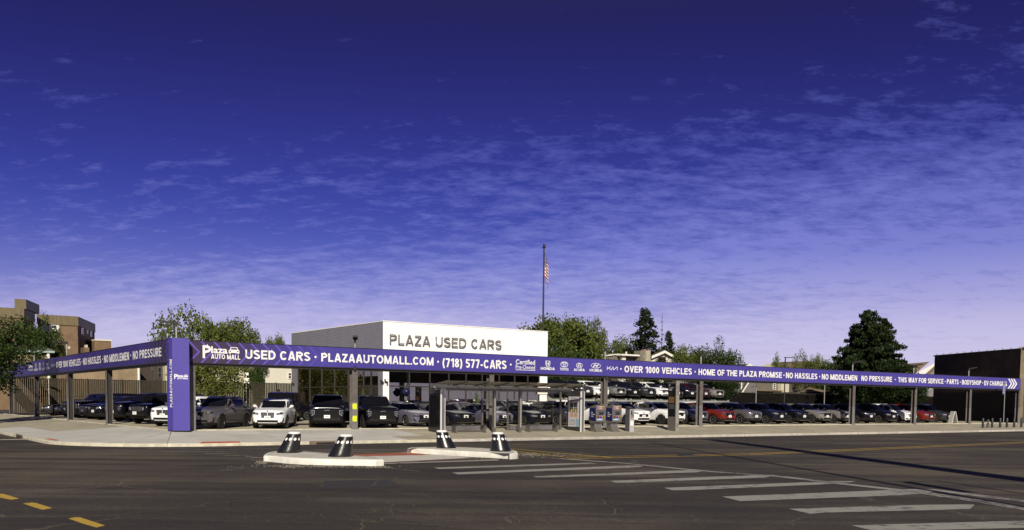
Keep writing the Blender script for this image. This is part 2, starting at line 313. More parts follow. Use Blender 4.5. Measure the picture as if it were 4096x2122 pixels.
# ------------------------------------------------------------------ islands with painted kerbs
ISL = mat('island_concrete', (.50, .475, .43), .9, .16, 2, .3, fine=.12)
IKW = mat('whitewashed_kerb', (.68, .66, .60), .8, .17, 3, .3, fine=.16)
def island(name, label, pts, z=.205, bev=.035):
    root = thing(name, label, 'traffic island', group='kerbed traffic islands in the road')
    P = [at_z(x, y, z) for x, y in pts]; c = sum(P, Vector())/len(P); n = len(P)
    root.location = (c.x, c.y, 0); L = [Vector((p.x-c.x, p.y-c.y, 0)) for p in P]
    ins = []
    for i in range(n):
        e1 = (L[i]-L[i-1]).normalized(); e2 = (L[(i+1) % n]-L[i]).normalized(); t = (e1+e2).normalized(); nn = Vector((-t.y, t.x, 0))
        if nn.dot(-L[i]) < 0: nn = -nn
        ins.append(nn)
    kb = MB(); rings = [(0, -.02), (0, z-bev), (bev*.4, z-bev*.3), (bev, z), (.16, z+.004)]
    vs = [L[i]+ins[i]*o+Vector((0, 0, h)) for o, h in rings for i in range(n)]
    kb.add(vs, [(k*n+i, k*n+(i+1) % n, (k+1)*n+(i+1) % n, (k+1)*n+i) for k in range(len(rings)-1) for i in range(n)])
    kb.build('kerb', IKW, root, True)
    MB().add([L[i]+ins[i]*.165+Vector((0, 0, z-.004)) for i in range(n)], [tuple(range(n))]).build('top_slab', ISL, root)
    return root
def pz(x, y, ox, oy, s): return (ox+x/s, oy+y/s)
il = [pz(x, y, 1040, 1720, 4.954) for x, y in [(70,520),(85,490),(120,465),(190,442),(300,425),(500,415),(760,418),(1000,440),(1300,465),(1800,503),(2100,525),(2330,548),(2420,575),(2455,600),(2300,612),(2000,604),(1500,588),(1100,580),(800,570),(500,552),(250,532),(130,530)]]
# the front edge of the top is the measured line; the outline is closed round it
il = [pz(x, y, 1040, 1720, 4.954) for x, y in [(72,520),(95,482),(150,455),(260,432),(450,418),(760,420),(1050,440),(1400,466),(1760,498),(2100,528),(2340,548),(2430,572),(2452,590),(2340,560),(2000,570),(1600,574),(1200,574),(850,566),(520,545),(250,520),(130,505)]]
def island2():
    a = [(70,515),(90,480),(150,452),(260,430),(450,416),(760,418),(1050,438),(1400,464),(1760,496),(2100,524),(2330,542),(2430,566),(2453,590)]
    b = [(2300,596),(2000,590),(1600,584),(1200,578),(850,568),(520,548),(250,522),(120,512)]
    return [pz(x, y, 1040, 1720, 4.954) for x, y in a], [pz(x, y, 1040, 1720, 4.954) for x, y in b]
def outline(back, front, z):
    return back+front
bk, fr = island2()
# front edge follows the lower rim of the top surface: shift it toward the viewer by its true width
island('traffic_island', 'long curved white-kerbed island holding the two left tapered bollards', bk+fr)
island('traffic_island', 'angular white-kerbed island holding the two right tapered bollards',
       [pz(x, y, 1600, 1720, 4.954) for x, y in [(140,392),(150,368),(215,350),(420,342),(700,338),(1000,338),(1300,342),(1700,362),(2050,390),(2250,402),(2320,425),(2342,460),(2310,470),(2170,478),(2140,468),(1700,446),(1300,428),(900,404),(500,382),(200,368)]])
RED = mat('red_tactile_paving', (.33, .085, .045), .85, .12, 4, .2, fine=.15)
def surf(name, pts, m, z, lab=None, cat=None, kind=None, mb=None):
    P = [at_z(x, y, z) for x, y in pts]; return MB().add(P, [tuple(range(len(P)))]).build(name, m, label=lab, cat=cat, kind=kind)
surf('island_path', [pz(x, y, 1000, 1700, 2.1467) for x, y in [(845,262),(1350,236),(1560,250),(1900,283),(1150,322),(1140,292)]], ISL, .012, kind='structure')
surf('tactile_paving', [pz(x, y, 1000, 1700, 2.1467) for x, y in [(850,257),(1180,244),(1352,238),(1560,256),(1300,262),(1010,268),(935,266)]], RED, .019, 'red tactile strip between the two white-kerbed islands', 'tactile paving')
surf('brown_track', [pz(x, y, 1000, 1700, 2.1467) for x, y in [(1150,322),(1900,284),(2000,292),(1160,330)]], mat('brown_surface', (.11, .07, .055), .9, .15, 4), .017, kind='structure')
marks('island_crosswalk_bar', [[(1537,1853),(1990,1838),(1995,1843),(1537,1857)]], PW, z=.014, child='stripe')
# rubble and grit round the island toes (uncountable)
GR = mat('pale_grit', (.20, .18, .14), .95, .3, 6)
gm = MB(); rg = random.Random(4)
for cx, cy, n, sx, sy in ((1250,1866,500,230,6), (1045,1850,160,26,8), (1900,1836,200,190,5), (2110,1818,260,60,10), (2250,1822,240,160,9), (1500,1869,150,80,4)):
    for i in range(n):
        p = at_z(cx+rg.gauss(0, sx*.5), cy+rg.gauss(0, sy*.5), .004); s = rg.uniform(.005, .018)
        gm.box(p.x-s, p.x+s, p.y-s*.8, p.y+s*.8, 0, s*.7)
gm.build('gravel', GR, kind='stuff')
# ================================================================== bollards
BB = mat('black_rubber_sleeve', (.012, .012, .012), .30, .3, 14, .15, spec=.6)
BW = mat('white_reflector', (.80, .79, .77), .45, .04, 4)
def tapered_bollard(px, py, lean, label, rz=0., h=.70):
    p = at_z(px, py, .207); root = thing('tapered_bollard', label, 'bollard', (p.x, p.y+.40, .207), rz, 'tapered black bollards on the islands')
    rb, rt = .405, .245
    sh = lambda z: lean*(z/h)
    prof = [(rb, 0), (rb, .02)]+[(rb+(rt-rb)*k/8, .02+(h-.06)*k/8) for k in range(1, 9)]+[(rt-.015, h-.03)]
    MB().lathe(prof, 36, shift=sh).build('sleeve', BB, root, True)
    s0 = sh(h); c = MB().lathe([(rt-.03, h-.03), (rt-.022, h-.02), (rt-.022, h+.025), (rt-.05, h+.045), (.05, h+.052)], 32, shift=lambda z: s0*(.97)); c.build('cap', BW, root, True)
    zc = h*.70; r = rb+(rt-rb)*(zc/h)+.003
    for k in range(11):
        a = 2*math.pi*k/11+.1; m = MB(); vs = []; n = 16; R0 = .052
        for i in range(n):
            q = 2*math.pi*i/n; dz = R0*math.sin(q); da = R0*math.cos(q)/r; z = zc+dz; rr = rb+(rt-rb)*(z/h)+.004
            vs.append((sh(z)+rr*math.cos(a+da), rr*math.sin(a+da), z))
        m.add(vs, [tuple(range(n))]).build('reflector_dot', BW, root)
    return root
tapered_bollard(1142, 1813, .24, 'tapered black bollard at the rounded left end of the left island', h=.71)
tapered_bollard(1350, 1829, .23, 'tapered black bollard at the front of the left island beside the red strip', h=.71)
tapered_bollard(1783, 1794, -.20, 'tapered black bollard below the left end of the bus shelter', h=.68)
tapered_bollard(2003, 1807, -.12, 'scuffed tapered black bollard at the right-hand end of the right island', h=.69)
# ================================================================== pavement slabs, kerbs, lot
lotm = MB()
lot_a = [0, .6, 2, 4, 6, 8, 14, 24, 40, 60, 84]; lot_b = [0, .6, 2, 4, 6, 8, 14, 24, 36, 46]
gv = [AB(a, b, g(a, b)) for b in lot_b for a in lot_a]; n = len(lot_a)
lotm.add(gv, [(j*n+i, j*n+i+1, (j+1)*n+i+1, (j+1)*n+i) for j in range(len(lot_b)-1) for i in range(n-1)])
lotm.build('lot_surface', mat('lot_concrete', (.37, .33, .24), .9, .16, .35, .25, fine=.12), kind='structure')
bed = MB()
def gs(s): return .54-.4*s/5.8
def pol(s, th): return K-uR*(s*math.sin(th))-uL*(s*math.cos(th))       # corner quadrant: th 0 = toward the right street
def side_pt(part, u, s, dz=0.):
    z = gs(s)+dz
    if part == 'R': p = AB(u, -s)
    elif part == 'L': p = AB(-s, u)
    else: p = pol(s, u)
    return Vector((p.x, p.y, z))
def bedstrip(part, u0, u1, n):
    for i in range(n):
        a = u0+(u1-u0)*i/n; b = u0+(u1-u0)*(i+1)/n
        for s0, s1 in ((0, 2.9), (2.9, 5.66)):
            bed.quad(side_pt(part, a, s0, -.03), side_pt(part, a, s1, -.03), side_pt(part, b, s1, -.03), side_pt(part, b, s0, -.03))
bedstrip('R', 0, 90, 40); bedstrip('L', 0, 62, 30); bedstrip('C', 0, math.pi/2, 14)
pav = bed.build('pavement', JOINT, kind='structure')
rows = [(.17, 2.0), (2.0, 3.82), (3.82, 5.64)]; gap = .014
def slab(part, a, b, s0, s1, m):
    mb = MB(); s0 += gap/2; s1 -= gap/2; ga = gap/2 if part != 'C' else gap/2/max(s0, .5); a += ga; b -= ga
    k = 3 if part == 'C' else 1
    for i in range(k):
        x0 = a+(b-a)*i/k; x1 = a+(b-a)*(i+1)/k
        t = [side_pt(part, x0, s0), side_pt(part, x0, s1), side_pt(part, x1, s1), side_pt(part, x1, s0)]; w = [p-Vector((0, 0, .05)) for p in t]
        mb.add(t+w, [(0,1,2,3),(0,4,5,1),(1,5,6,2),(2,6,7,3),(3,7,4,0)])
    mb.build('paving_slab', m, pav)
rs = random.Random(9)
for i in range(44):
    for j, (s0, s1) in enumerate(rows):
        a = i*2.05; slab('R', a, a+2.05, s0, s1, PAVE if a < 11.5-j*.9 else PAVED)
for i in range(29):
    for j, (s0, s1) in enumerate(rows):
        a = i*2.05; slab('L', a, a+2.05, s0, s1, PAVE if a < 7 or (a < 17 and j == 2) else PAVED)
for i in range(5):
    for j, (s0, s1) in enumerate(rows): slab('C', math.pi/2*i/5, math.pi/2*(i+1)/5, s0, s1, PAVE)
# kerb stones (road side) and the low lot edging
kb = thing('kerb', None, None, kind='structure'); le = thing('lot_edging', None, None, kind='structure')
def kerbstone(part, a, b, s0, s1, zt, zb, root, m, name='kerb_stone', n=1, sl=None):
    mb = MB(); e = .006 if part != 'C' else .001; a += e; b -= e
    for i in range(n):
        x0 = a+(b-a)*i/n; x1 = a+(b-a)*(i+1)/n
        P = []
        for z, s in ((zt, s0), (zt, s1-.02), (zt-.02, s1), (zb, s1), (zb, s0)):
            for x in (x0, x1):
                q = side_pt(part, x, s); P.append(Vector((q.x, q.y, z)))
        mb.add(P, [(0,2,3,1),(2,4,5,3),(4,6,7,5),(8,0,1,9),(0,8,6,4,2),(1,3,5,7,9)])
    mb.build(name, m, root)
KST = mat('granite_steel_edge', (.42, .39, .34), .7, .2, 3, fine=.2, objrand=.1)
for i in range(30): kerbstone('R', i*3., i*3+3., 5.65, 5.82, .148 if i > 4 else .135, -.05, kb, KERB if i < 4 else KST)
for i in range(20): kerbstone('L', i*3., i*3+3., 5.65, 5.82, .148, -.05, kb, KERB)
for i in range(5): kerbstone('C', math.pi/2*i/5, math.pi/2*(i+1)/5, 5.65, 5.82, .135, -.05, kb, KERB, n=4)
for i in range(14): kerbstone('R', i*6., i*6+6., 0.0, .16, .575, .45, le, KERB, 'edging_block')
for i in range(9): kerbstone('L', i*6., i*6+6., 0.0, .16, .575, .45, le, KERB, 'edging_block')
MB().quad(AB(-7, 4.2, .012), AB(-5.9, 4.2, .012), AB(-5.9, 5.2, .012), AB(-7, 5.2, .012)).build('gutter_patch', CONC, kind='structure')
def tact(pts, lab):
    P = []
    for x, y in pts:
        d = ray(x, y); 
        for k in range(1, 3000):
            p = O+d*(25+k*.02); a, b = toAB(p)
            if p.z < g(a, b)+.045: break
        P.append(p)
    MB().add(P, [tuple(range(len(P)))]).build('tactile_paving', RED, label=lab, cat='tactile paving')
tact([(141,1762),(196,1754.6),(237,1761),(165,1768)], 'small red tactile panel in the kerb ramp at the far left corner')
tact([(795,1776),(808,1768),(960,1766),(960,1775.5)], 'long red tactile panel in the pavement below the purple corner pillar')
# drain inlets
def inlet(px0, px1, y, lab, part='R'):
    pass
a0, _ = toAB(at_z(1275, 1778, .05)); a1, _ = toAB(at_z(1318, 1778, .05))
dr = thing('storm_drain', 'dark storm drain mouth in the kerb behind the left island', 'drain', tuple(AB(a0, -5.84, 0)), TH0)
MB().box(-.1, 2.0, -.03, .0, .0, .17).build('cast_iron_head', mat('rusty_iron', (.16, .12, .08), .8, .25, 6), dr)
MB().box(.25, 1.65, -.045, -.031, .02, .10).build('opening', BLACK, dr)
dr = thing('storm_drain', 'brown kerb inlet at the left edge of the street', 'drain', tuple(AB(-5.84, 6.6, 0)), TH0+math.pi/2)
MB().box(-.9, .9, .0, .03, .0, .19).build('cast_iron_head', mat('rusty_iron_brown', (.13, .08, .05), .8, .25, 6), dr)
MB().box(-.6, .6, .031, .045, .03, .12).build('opening', BLACK, dr)
# ================================================================== lettering helpers
# a plain grotesque drawn with strokes (caps and figures); t = stroke weight relative to the cap height
def _arc(cx, cy, rx_, ry_, a0, a1, n=12): return [(cx+rx_*math.cos(R_(lerp_(a0, a1, i/n))), cy+ry_*math.sin(R_(lerp_(a0, a1, i/n)))) for i in range(n+1)]
def lerp_(a, b, t): return a+(b-a)*t
def glyph(c, t):
    L = t/2; B = t/2; T = 1-t/2
    def O_(w): return w, [_arc(w/2, .5, w/2-L, .5-L, 90, 450, 26)]
    if c in 'O0Q': return O_(.80 if c == 'O' else .58)
    if c == 'A': w = .76; return w, [[(L*.98, 0), (w/2-.02, 1)], [(w/2+.02, 1), (w-L*.98, 0)], [(.2*w, .29), (.8*w, .29)], [(w/2-.09, T+.01), (w/2+.09, T+.01)]]
    if c == 'B': w = .70; return w, [[(L, 0), (L, 1)], [(L, T), (w*.5, T)]+_arc(w*.5, .75-L*.25, w*.42-L, .25-L*.75, 90, -90, 8)+[(L, .5)], [(w*.5, .5)]+_arc(w*.54, .25+L*.25, w*.46-L, .25-L*.75, 90, -90, 8)+[(L, B)]]
    if c == 'C': w = .74; return w, [_arc(w/2, .5, w/2-L, .5-L, 38, 322, 22)]
    if c == 'D': w = .74; return w, [[(L, 0), (L, 1)], [(L, T), (w*.42, T)]+_arc(w*.42, .5, w*.58-L, .5-L, 90, -90, 12)+[(L, B)]]
    if c == 'E': w = .64; return w, [[(L, 0), (L, 1)], [(L, T), (w, T)], [(L, B), (w, B)], [(L, .51), (w*.92, .51)]]
    if c == 'F': w = .60; return w, [[(L, 0), (L, 1)], [(L, T), (w, T)], [(L, .49), (w*.90, .49)]]
    if c == 'G': w = .78; return w, [_arc(w/2, .5, w/2-L, .5-L, 40, 335, 22), [(w*.55, .44), (w, .44)], [(w-L, .5), (w-L, 0)]]
    if c == 'H': w = .72; return w, [[(L, 0), (L, 1)], [(w-L, 0), (w-L, 1)], [(L, .52), (w-L, .52)]]
    if c == 'I': return t*1.02, [[(t*.51, 0), (t*.51, 1)]]
    if c == 'K': w = .74; return w, [[(L, 0), (L, 1)], [(L, .32), (w-L, 1)], [(w*.38, .58), (w-L*.9, 0)]]
    if c == 'L': w = .58; return w, [[(L, 0), (L, 1)], [(L, B), (w, B)]]
    if c == 'M': w = .88; return w, [[(L, 0), (L, 1)], [(w-L, 0), (w-L, 1)], [(L*1.1, 1), (w/2, .02)], [(w-L*1.1, 1), (w/2, .02)]]
    if c == 'N': w = .72; return w, [[(L, 0), (L, 1)], [(w-L, 0), (w-L, 1)], [(L*1.1, 1), (w-L*1.1, 0)]]
    if c in 'PR':
        w = .68 if c == 'P' else .72; q = [[(L, 0), (L, 1)], [(L, T), (w*.5, T)]+_arc(w*.5, .72, w*.5-L, .28-L, 90, -90, 10)+[(L, .44+L*.0)]]
        if c == 'R': q.append([(w*.5, .44), (w-L*.9, 0)])
        return w, q
    if c == 'S': w = .68; return w, [_arc(w/2, .735, w/2-L, .265-L, 25, 180, 10)+_arc(w/2, .735, w/2-L, .265-L*1.0, 190, 250, 4)+[(w*.62, .47)]+_arc(w/2, .275, w/2-L, .275-L, 60, -5, 5)+_arc(w/2, .275, w/2-L, .275-L, -10, -158, 10)]
    if c == 'T': w = .66; return w, [[(w/2, 0), (w/2, 1)], [(0, T), (w, T)]]
    if c == 'U': w = .72; return w, [[(L, 1), (L, .36)]+_arc(w/2, .36, w/2-L, .36-L, 180, 360, 12)+[(w-L, 1)]]
    if c == 'V': w = .72; return w, [[(L, 1), (w/2, .0)], [(w-L, 1), (w/2, .0)]]
    if c == 'W': w = 1.02; return w, [[(L, 1), (w*.27, 0)], [(w*.27, 0), (w/2, 1)], [(w/2, 1), (w*.73, 0)], [(w*.73, 0), (w-L, 1)]]
    if c == 'X': w = .70; return w, [[(L, 1), (w-L, 0)], [(w-L, 1), (L, 0)]]
    if c == 'Y': w = .70; return w, [[(L, 1), (w/2, .42)], [(w-L, 1), (w/2, .42)], [(w/2, .45), (w/2, 0)]]
    if c == 'Z': w = .64; return w, [[(0.02, T), (w, T)], [(w-L*1.1, T), (L*1.1, B)], [(0, B), (w, B)]]
    if c == '1': w = .42; return w, [[(w-L, 0), (w-L, 1)], [(w-L, 1-L*.6), (.02, .74)]]
    if c == '5': w = .58; return w, [[(w*.93, T), (L*1.4, T), (L*1.1, .50)], _arc(w/2-.01, .32, w/2-L, .32-L, 130, -150, 16)]
    if c == '7': w = .56; return w, [[(0, T), (w-L*.5, T)], [(w-L, T), (w*.36, 0)]]
    if c == '8': w = .58; return w, [_arc(w/2, .745, w/2-L*1.2, .255-L, 90, 450, 16), _arc(w/2, .27, w/2-L, .27-L, 90, 450, 16)]
    if c == '(': w = .32; return w, [_arc(w*1.6, .42, w*1.3, .72, 130, 230, 8)]
    if c == ')': w = .32; return w, [_arc(-w*.6, .42, w*1.3, .72, 50, -50, 8)]
    if c == '-': w = .36; return w, [[(.03, .36), (w-.03, .36)]]
    if c == '.': w = t*1.1; return w, [[(w/2, 0), (w/2, t)]]
    return .30, []
GSET = set('ABCDEFGHIKLMNOPRSTUVWXYZ01578()-. ')
def vec_text(s, t=.19, gap=.10):
    """-> list of (char, [polygon quads...]) in em units, total width"""
    out = []; x = 0
    for ch in s:
        w, st = glyph(ch, t) if ch != ' ' else (.26, []); quads = []
        for k, P in enumerate(st):
            n = len(P); closed = n > 3 and math.hypot(P[0][0]-P[-1][0], P[0][1]-P[-1][1]) < 1e-6; ofs = []
            for i in range(n):
                p = P[i]; a = P[i-1] if i else (P[-2] if closed else None); b = P[i+1] if i < n-1 else (P[1] if closed else None)
                d1 = ((p[0]-a[0]), (p[1]-a[1])) if a else None; d2 = ((b[0]-p[0]), (b[1]-p[1])) if b else None
                nn = []
                for d in (d1, d2):
                    if d: l = math.hypot(*d) or 1; nn.append((-d[1]/l, d[0]/l))
                if len(nn) == 2:
                    m = (nn[0][0]+nn[1][0], nn[0][1]+nn[1][1]); l = math.hypot(*m) or 1; m = (m[0]/l, m[1]/l); c_ = max(.45, m[0]*nn[0][0]+m[1]*nn[0][1]); ofs.append((m[0]/c_, m[1]/c_))
                else: ofs.append(nn[0])
            for i in range(n-1):
                (ax, ay), (bx, by) = P[i], P[i+1]; oa, ob = ofs[i], ofs[i+1]; h = t/2
                quads.append((k, [(x+ax+oa[0]*h, ay+oa[1]*h), (x+ax-oa[0]*h, ay-oa[1]*h), (x+bx-ob[0]*h, by-ob[1]*h), (x+bx+ob[0]*h, by+ob[1]*h)]))
        out.append((ch, quads)); x += w+gap
    return out, x-gap
_tc = {}
def text_mesh(s, bold=.03, extrude=0., mats=None, spacing=1.):
    key = (s, bold, extrude, spacing, mats.name if mats else '')
    if key in _tc: return _tc[key]
    cu = bpy.data.curves.new('text', 'FONT'); cu.body = s; cu.offset = bold; cu.extrude = extrude; cu.resolution_u = 3; cu.space_character = spacing
    ob = bpy.data.objects.new('text', cu); me = bpy.data.meshes.new_from_object(ob); bpy.data.objects.remove(ob); bpy.data.curves.remove(cu)
    xs = [v.co.x for v in me.vertices]; ys = [v.co.y for v in me.vertices]
    _tc[key] = (me, min(xs), max(xs), min(ys), max(ys)); return _tc[key]
def letter(parent, s, x0, x1, z0, z1, y, m, bold=.03, extrude=0., name='lettering', plane='XZ', label=None, per_letter=False):
    """flat lettering fitted to the rectangle x0..x1, z0..z1 of the parent's local XZ plane at depth y (facing -Y)"""
    if all(ch in GSET for ch in s):
        items, W_ = vec_text(s, .19 if bold > .01 else .12); kx = (x1-x0)/W_; kz = z1-z0; mb = MB()
        per = per_letter; o = None
        for ci, (ch, quads) in enumerate(items):
            if ch == ' ': continue
            if per:
                mb = MB(); dxs, dzs = .02, -.02
                for k, q in quads:
                    mb.add([(x0+px_*kx+dxs, y+.003-k*.0003, z0+pz_*kz+dzs) for px_, pz_ in q], [(0, 1, 2, 3)], 1); mb.add([(x0+px_*kx, y-k*.0004, z0+pz_*kz) for px_, pz_ in q], [(0, 1, 2, 3)], 0)
                mb.build('letter', [m, TSH], parent); continue
            for k, q in quads:
                yy = y-k*.0004-(ci % 2)*.0002
                if plane == 'XZ': mb.add([(x0+px_*kx, yy, z0+pz_*kz) for px_, pz_ in q], [(0, 1, 2, 3)])
                else: mb.add([(z1-pz_*(z1-z0), yy, x0+px_*kx) for px_, pz_ in q], [(0, 1, 2, 3)])
        return None if per else mb.build(name, m, parent, label=label, kind='stuff')
    src, a, b, c, d = text_mesh(s, bold, extrude, None)
    me = src.copy(); me.name = name; me.materials.clear(); me.materials.append(m)
    kx = (x1-x0)/(b-a); kz = (z1-z0)/(d-c)
    for v in me.vertices:
        X, Y, Z = v.co
        if plane == 'XZ': v.co = (x0+(X-a)*kx, y-Z, z0+(Y-c)*kz)
        else: v.co = (z1-(Y-c)/(d-c)*(z1-z0), y-Z, x0+(X-a)*kx)     # reading upward: x is height, z is across
    me.update(); return put(name, me, parent, label=label, kind='stuff')
def ring(mb, cx, cz, rx, rz, w, y, n=28, a0=0., a1=2*math.pi, rot=0.):
    P = []
    for i in range(n+1):
        a = a0+(a1-a0)*i/n; c, s_ = math.cos(a), math.sin(a)
        for k in (1, 1-w/rx): P.append((cx+rx*k*c, y, cz+rz*(1-(1-k)*rx/rz if k != 1 else 1)*s_))
    mb.add(P, [(2*i, 2*i+1, 2*i+3, 2*i+2) for i in range(n)])
def stroke(mb, pts, w, y):
    for (x0, z0), (x1, z1) in zip(pts, pts[1:]):
        L = math.hypot(x1-x0, z1-z0) or 1; nx, nz = -(z1-z0)/L*w/2, (x1-x0)/L*w/2
        mb.quad((x0+nx, y, z0+nz), (x0-nx, y, z0-nz), (x1-nx, y, z1-nz), (x1+nx, y, z1+nz))
def dot(mb, cx, cz, r, y, n=18): mb.add([(cx+r*math.cos(2*math.pi*i/n), y, cz+r*math.sin(2*math.pi*i/n)) for i in range(n)], [tuple(range(n))])
TXT = mat('white_vinyl', (.78, .77, .76), .5, .02, 1); TSH = mat('grey_vinyl_edge', (.10, .08, .16), .5, .05, 1)
def emblem(parent, kind, x0, x1, zt, zb, y, m=None):
    """brand emblem and word as in the photo, fitted to x0..x1, between heights zb (bottom of word) and zt (top of mark)"""
    m = m or TXT; w = x1-x0; cx = (x0+x1)/2; h = zt-zb; mb = MB()
    if kind == 'kia':
        z0 = zb; z1 = zt; W_ = .16*h*1.15
        stroke(mb, [(x0+.02*w, z0), (x0+.02*w+.03*w, z1)], W_, y)
        stroke(mb, [(x0+.03*w, z0+.25*h), (x0+.36*w, z1)], W_, y); stroke(mb, [(x0+.20*w, z0+.55*h), (x0+.38*w, z0), (x0+.60*w, z1)], W_, y)
        stroke(mb, [(x0+.58*w, z1), (x0+.60*w, z0)], W_, y); stroke(mb, [(x0+.60*w, z0), (x0+.97*w, z1), (x0+.98*w, z0)], W_, y)
        mb.build('emblem', m, parent); return
    letter(parent, {'honda': 'HONDA', 'toyota': 'TOYOTA', 'acura': 'ACURA', 'hyundai': 'HYUNDAI'}[kind], x0, x1, zb, zb+h*.30, y, m, bold=.05 if kind == 'honda' else .035)
    r = h*.30; cz = zb+h*.69; 
    if kind == 'honda':
        rx = w*.17; pts = [(cx-rx*.95, cz+r), (cx-rx, cz+r*.6), (cx-rx*.8, cz-r*.8), (cx-rx*.5, cz-r), (cx+rx*.5, cz-r), (cx+rx*.8, cz-r*.8), (cx+rx, cz+r*.6), (cx+rx*.95, cz+r), (cx-rx*.95, cz+r)]
        stroke(mb, pts, .028, y); stroke(mb, [(cx-rx*.58, cz+r*.85), (cx-rx*.38, cz-r*.8)], .05, y); stroke(mb, [(cx+rx*.58, cz+r*.85), (cx+rx*.38, cz-r*.8)], .05, y); stroke(mb, [(cx-rx*.5, cz+r*.05), (cx+rx*.5, cz+r*.05)], .05, y)
    elif kind == 'toyota':
        rx = w*.45; ring(mb, cx, cz, rx, r*1.05, .035, y); ring(mb, cx, cz+r*.1, rx*.34, r*.95, .03, y); ring(mb, cx, cz+r*.42, rx*.72, r*.42, .03, y)
    elif kind == 'acura':
        rx = w*.22; ring(mb, cx, cz, rx*1.35, r*1.05, .03, y); stroke(mb, [(cx-rx*.8, cz-r*.75), (cx-.02, cz+r*.8)], .045, y); stroke(mb, [(cx+rx*.8, cz-r*.75), (cx+.02, cz+r*.8)], .045, y); stroke(mb, [(cx-rx*.4, cz-r*.25), (cx+rx*.4, cz-r*.25)], .03, y)
    elif kind == 'hyundai':
        rx = w*.40; ring(mb, cx, cz, rx, r*1.0, .03, y); stroke(mb, [(cx-rx*.55, cz-r*.6), (cx-rx*.12, cz+r*.65)], .055, y); stroke(mb, [(cx+rx*.12, cz-r*.65), (cx+rx*.55, cz+r*.6)], .055, y); stroke(mb, [(cx-rx*.33, cz-r*.12), (cx+rx*.33, cz+r*.12)], .05, y)
    mb.build('emblem', m, parent)
def car_icon(parent, x0, x1, z0, z1, y, m, bg):
    w = x1-x0; h = z1-z0; q = lambda a, b: (x0+a*w, y, z0+b*h); mb = MB()
    mb.add([q(.18, .95), q(.10, .62), q(.0, .5), q(0, .12), q(1, .12), q(1, .5), q(.9, .62), q(.82, .95), q(.75, 1), q(.25, 1)], [tuple(range(10))])
    mb.add([q(.04, .12), q(.04, 0), q(.2, 0), q(.2, .12)], [(0, 1, 2, 3)]); mb.add([q(.8, .12), q(.8, 0), q(.96, 0), q(.96, .12)], [(0, 1, 2, 3)])
    mb.build('emblem', m, parent)
    e = MB(); y2 = y-.003; q2 = lambda a, b: (x0+a*w, y2, z0+b*h)
    e.add([q2(.18, .62), q2(.82, .62), q2(.75, .90), q2(.25, .90)], [(0, 1, 2, 3)]); dot(e, x0+.15*w, z0+.36*h, .07*w, y2, 10); dot(e, x0+.85*w, z0+.36*h, .07*w, y2, 10)
    e.build('emblem_detail', bg, parent)
def plaza_logo(parent, x0, x1, z0, z1, y, m, bg):
    w = x1-x0; h = z1-z0
    letter(parent, 'P', x0, x0+.22*w, z0+.02*h, z1, y, m, bold=.04)
    letter(parent, 'laza', x0+.225*w, x0+.66*w, z0+.42*h, z0+.95*h, y, m, bold=.025)
    letter(parent, 'AUTO MALL', x0+.22*w, x1, z0, z0+.36*h, y, m, bold=.05)
    car_icon(parent, x0+.69*w, x1-.02*w, z0+.44*h, z0+.95*h, y, m, bg)
# ================================================================== banner gantries
def fascia_mat(name, x_lo, x_hi, sgn, dark_at, x_fade, base, dark, chev, faint=None):
    m = bpy.data.materials.new(name); m.use_nodes = True; t = m.node_tree; p = t.nodes['Principled BSDF']; p.inputs['Roughness'].default_value = .5; p.inputs['Specular IOR Level'].default_value = .25
    gx = t.nodes.new('ShaderNodeTexCoord'); sp = t.nodes.new('ShaderNodeSeparateXYZ'); t.links.new(gx.outputs['Object'], sp.inputs[0])
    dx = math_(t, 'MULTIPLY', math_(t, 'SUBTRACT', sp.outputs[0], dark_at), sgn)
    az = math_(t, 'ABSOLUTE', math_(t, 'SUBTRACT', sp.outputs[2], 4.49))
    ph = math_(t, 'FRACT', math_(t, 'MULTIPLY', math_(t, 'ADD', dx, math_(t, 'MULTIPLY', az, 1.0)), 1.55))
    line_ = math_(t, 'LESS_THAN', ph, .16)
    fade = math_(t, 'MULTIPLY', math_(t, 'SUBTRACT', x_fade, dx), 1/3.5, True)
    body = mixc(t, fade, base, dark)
    vn = N(t, 'ShaderNodeTexNoise', Scale=.25, Detail=2); t.links.new(gx.outputs['Object'], vn.inputs[0])
    body = mixc(t, 1., body, ramp(t, [(.3, .88), (.7, 1.12)], vn.outputs[0]).outputs[0], 'MULTIPLY')
    lf = math_(t, 'MULTIPLY', line_, math_(t, 'MULTIPLY', math_(t, 'SUBTRACT', x_fade+2.5, dx), 1/3.5, True))
    if faint:
        far = math_(t, 'MULTIPLY', math_(t, 'SUBTRACT', sp.outputs[0], faint), .12, True)
        lf = math_(t, 'MAXIMUM', lf, math_(t, 'MULTIPLY', math_(t, 'LESS_THAN', math_(t, 'FRACT', math_(t, 'MULTIPLY', math_(t, 'ADD', sp.outputs[0], math_(t, 'MULTIPLY', az, 1.0)), 1.55)), .10), math_(t, 'MULTIPLY', far, .45)))
    t.links.new(mixc(t, lf, body, chev), p.inputs['Base Color']); return m
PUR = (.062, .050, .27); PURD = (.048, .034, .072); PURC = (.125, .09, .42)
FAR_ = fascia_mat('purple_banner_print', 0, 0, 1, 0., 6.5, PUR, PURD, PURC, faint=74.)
FAL_ = fascia_mat('purple_banner_print_side', 0, 0, -1, 0., 4.5, (.042, .030, .17), (.036, .024, .055), (.070, .050, .21))
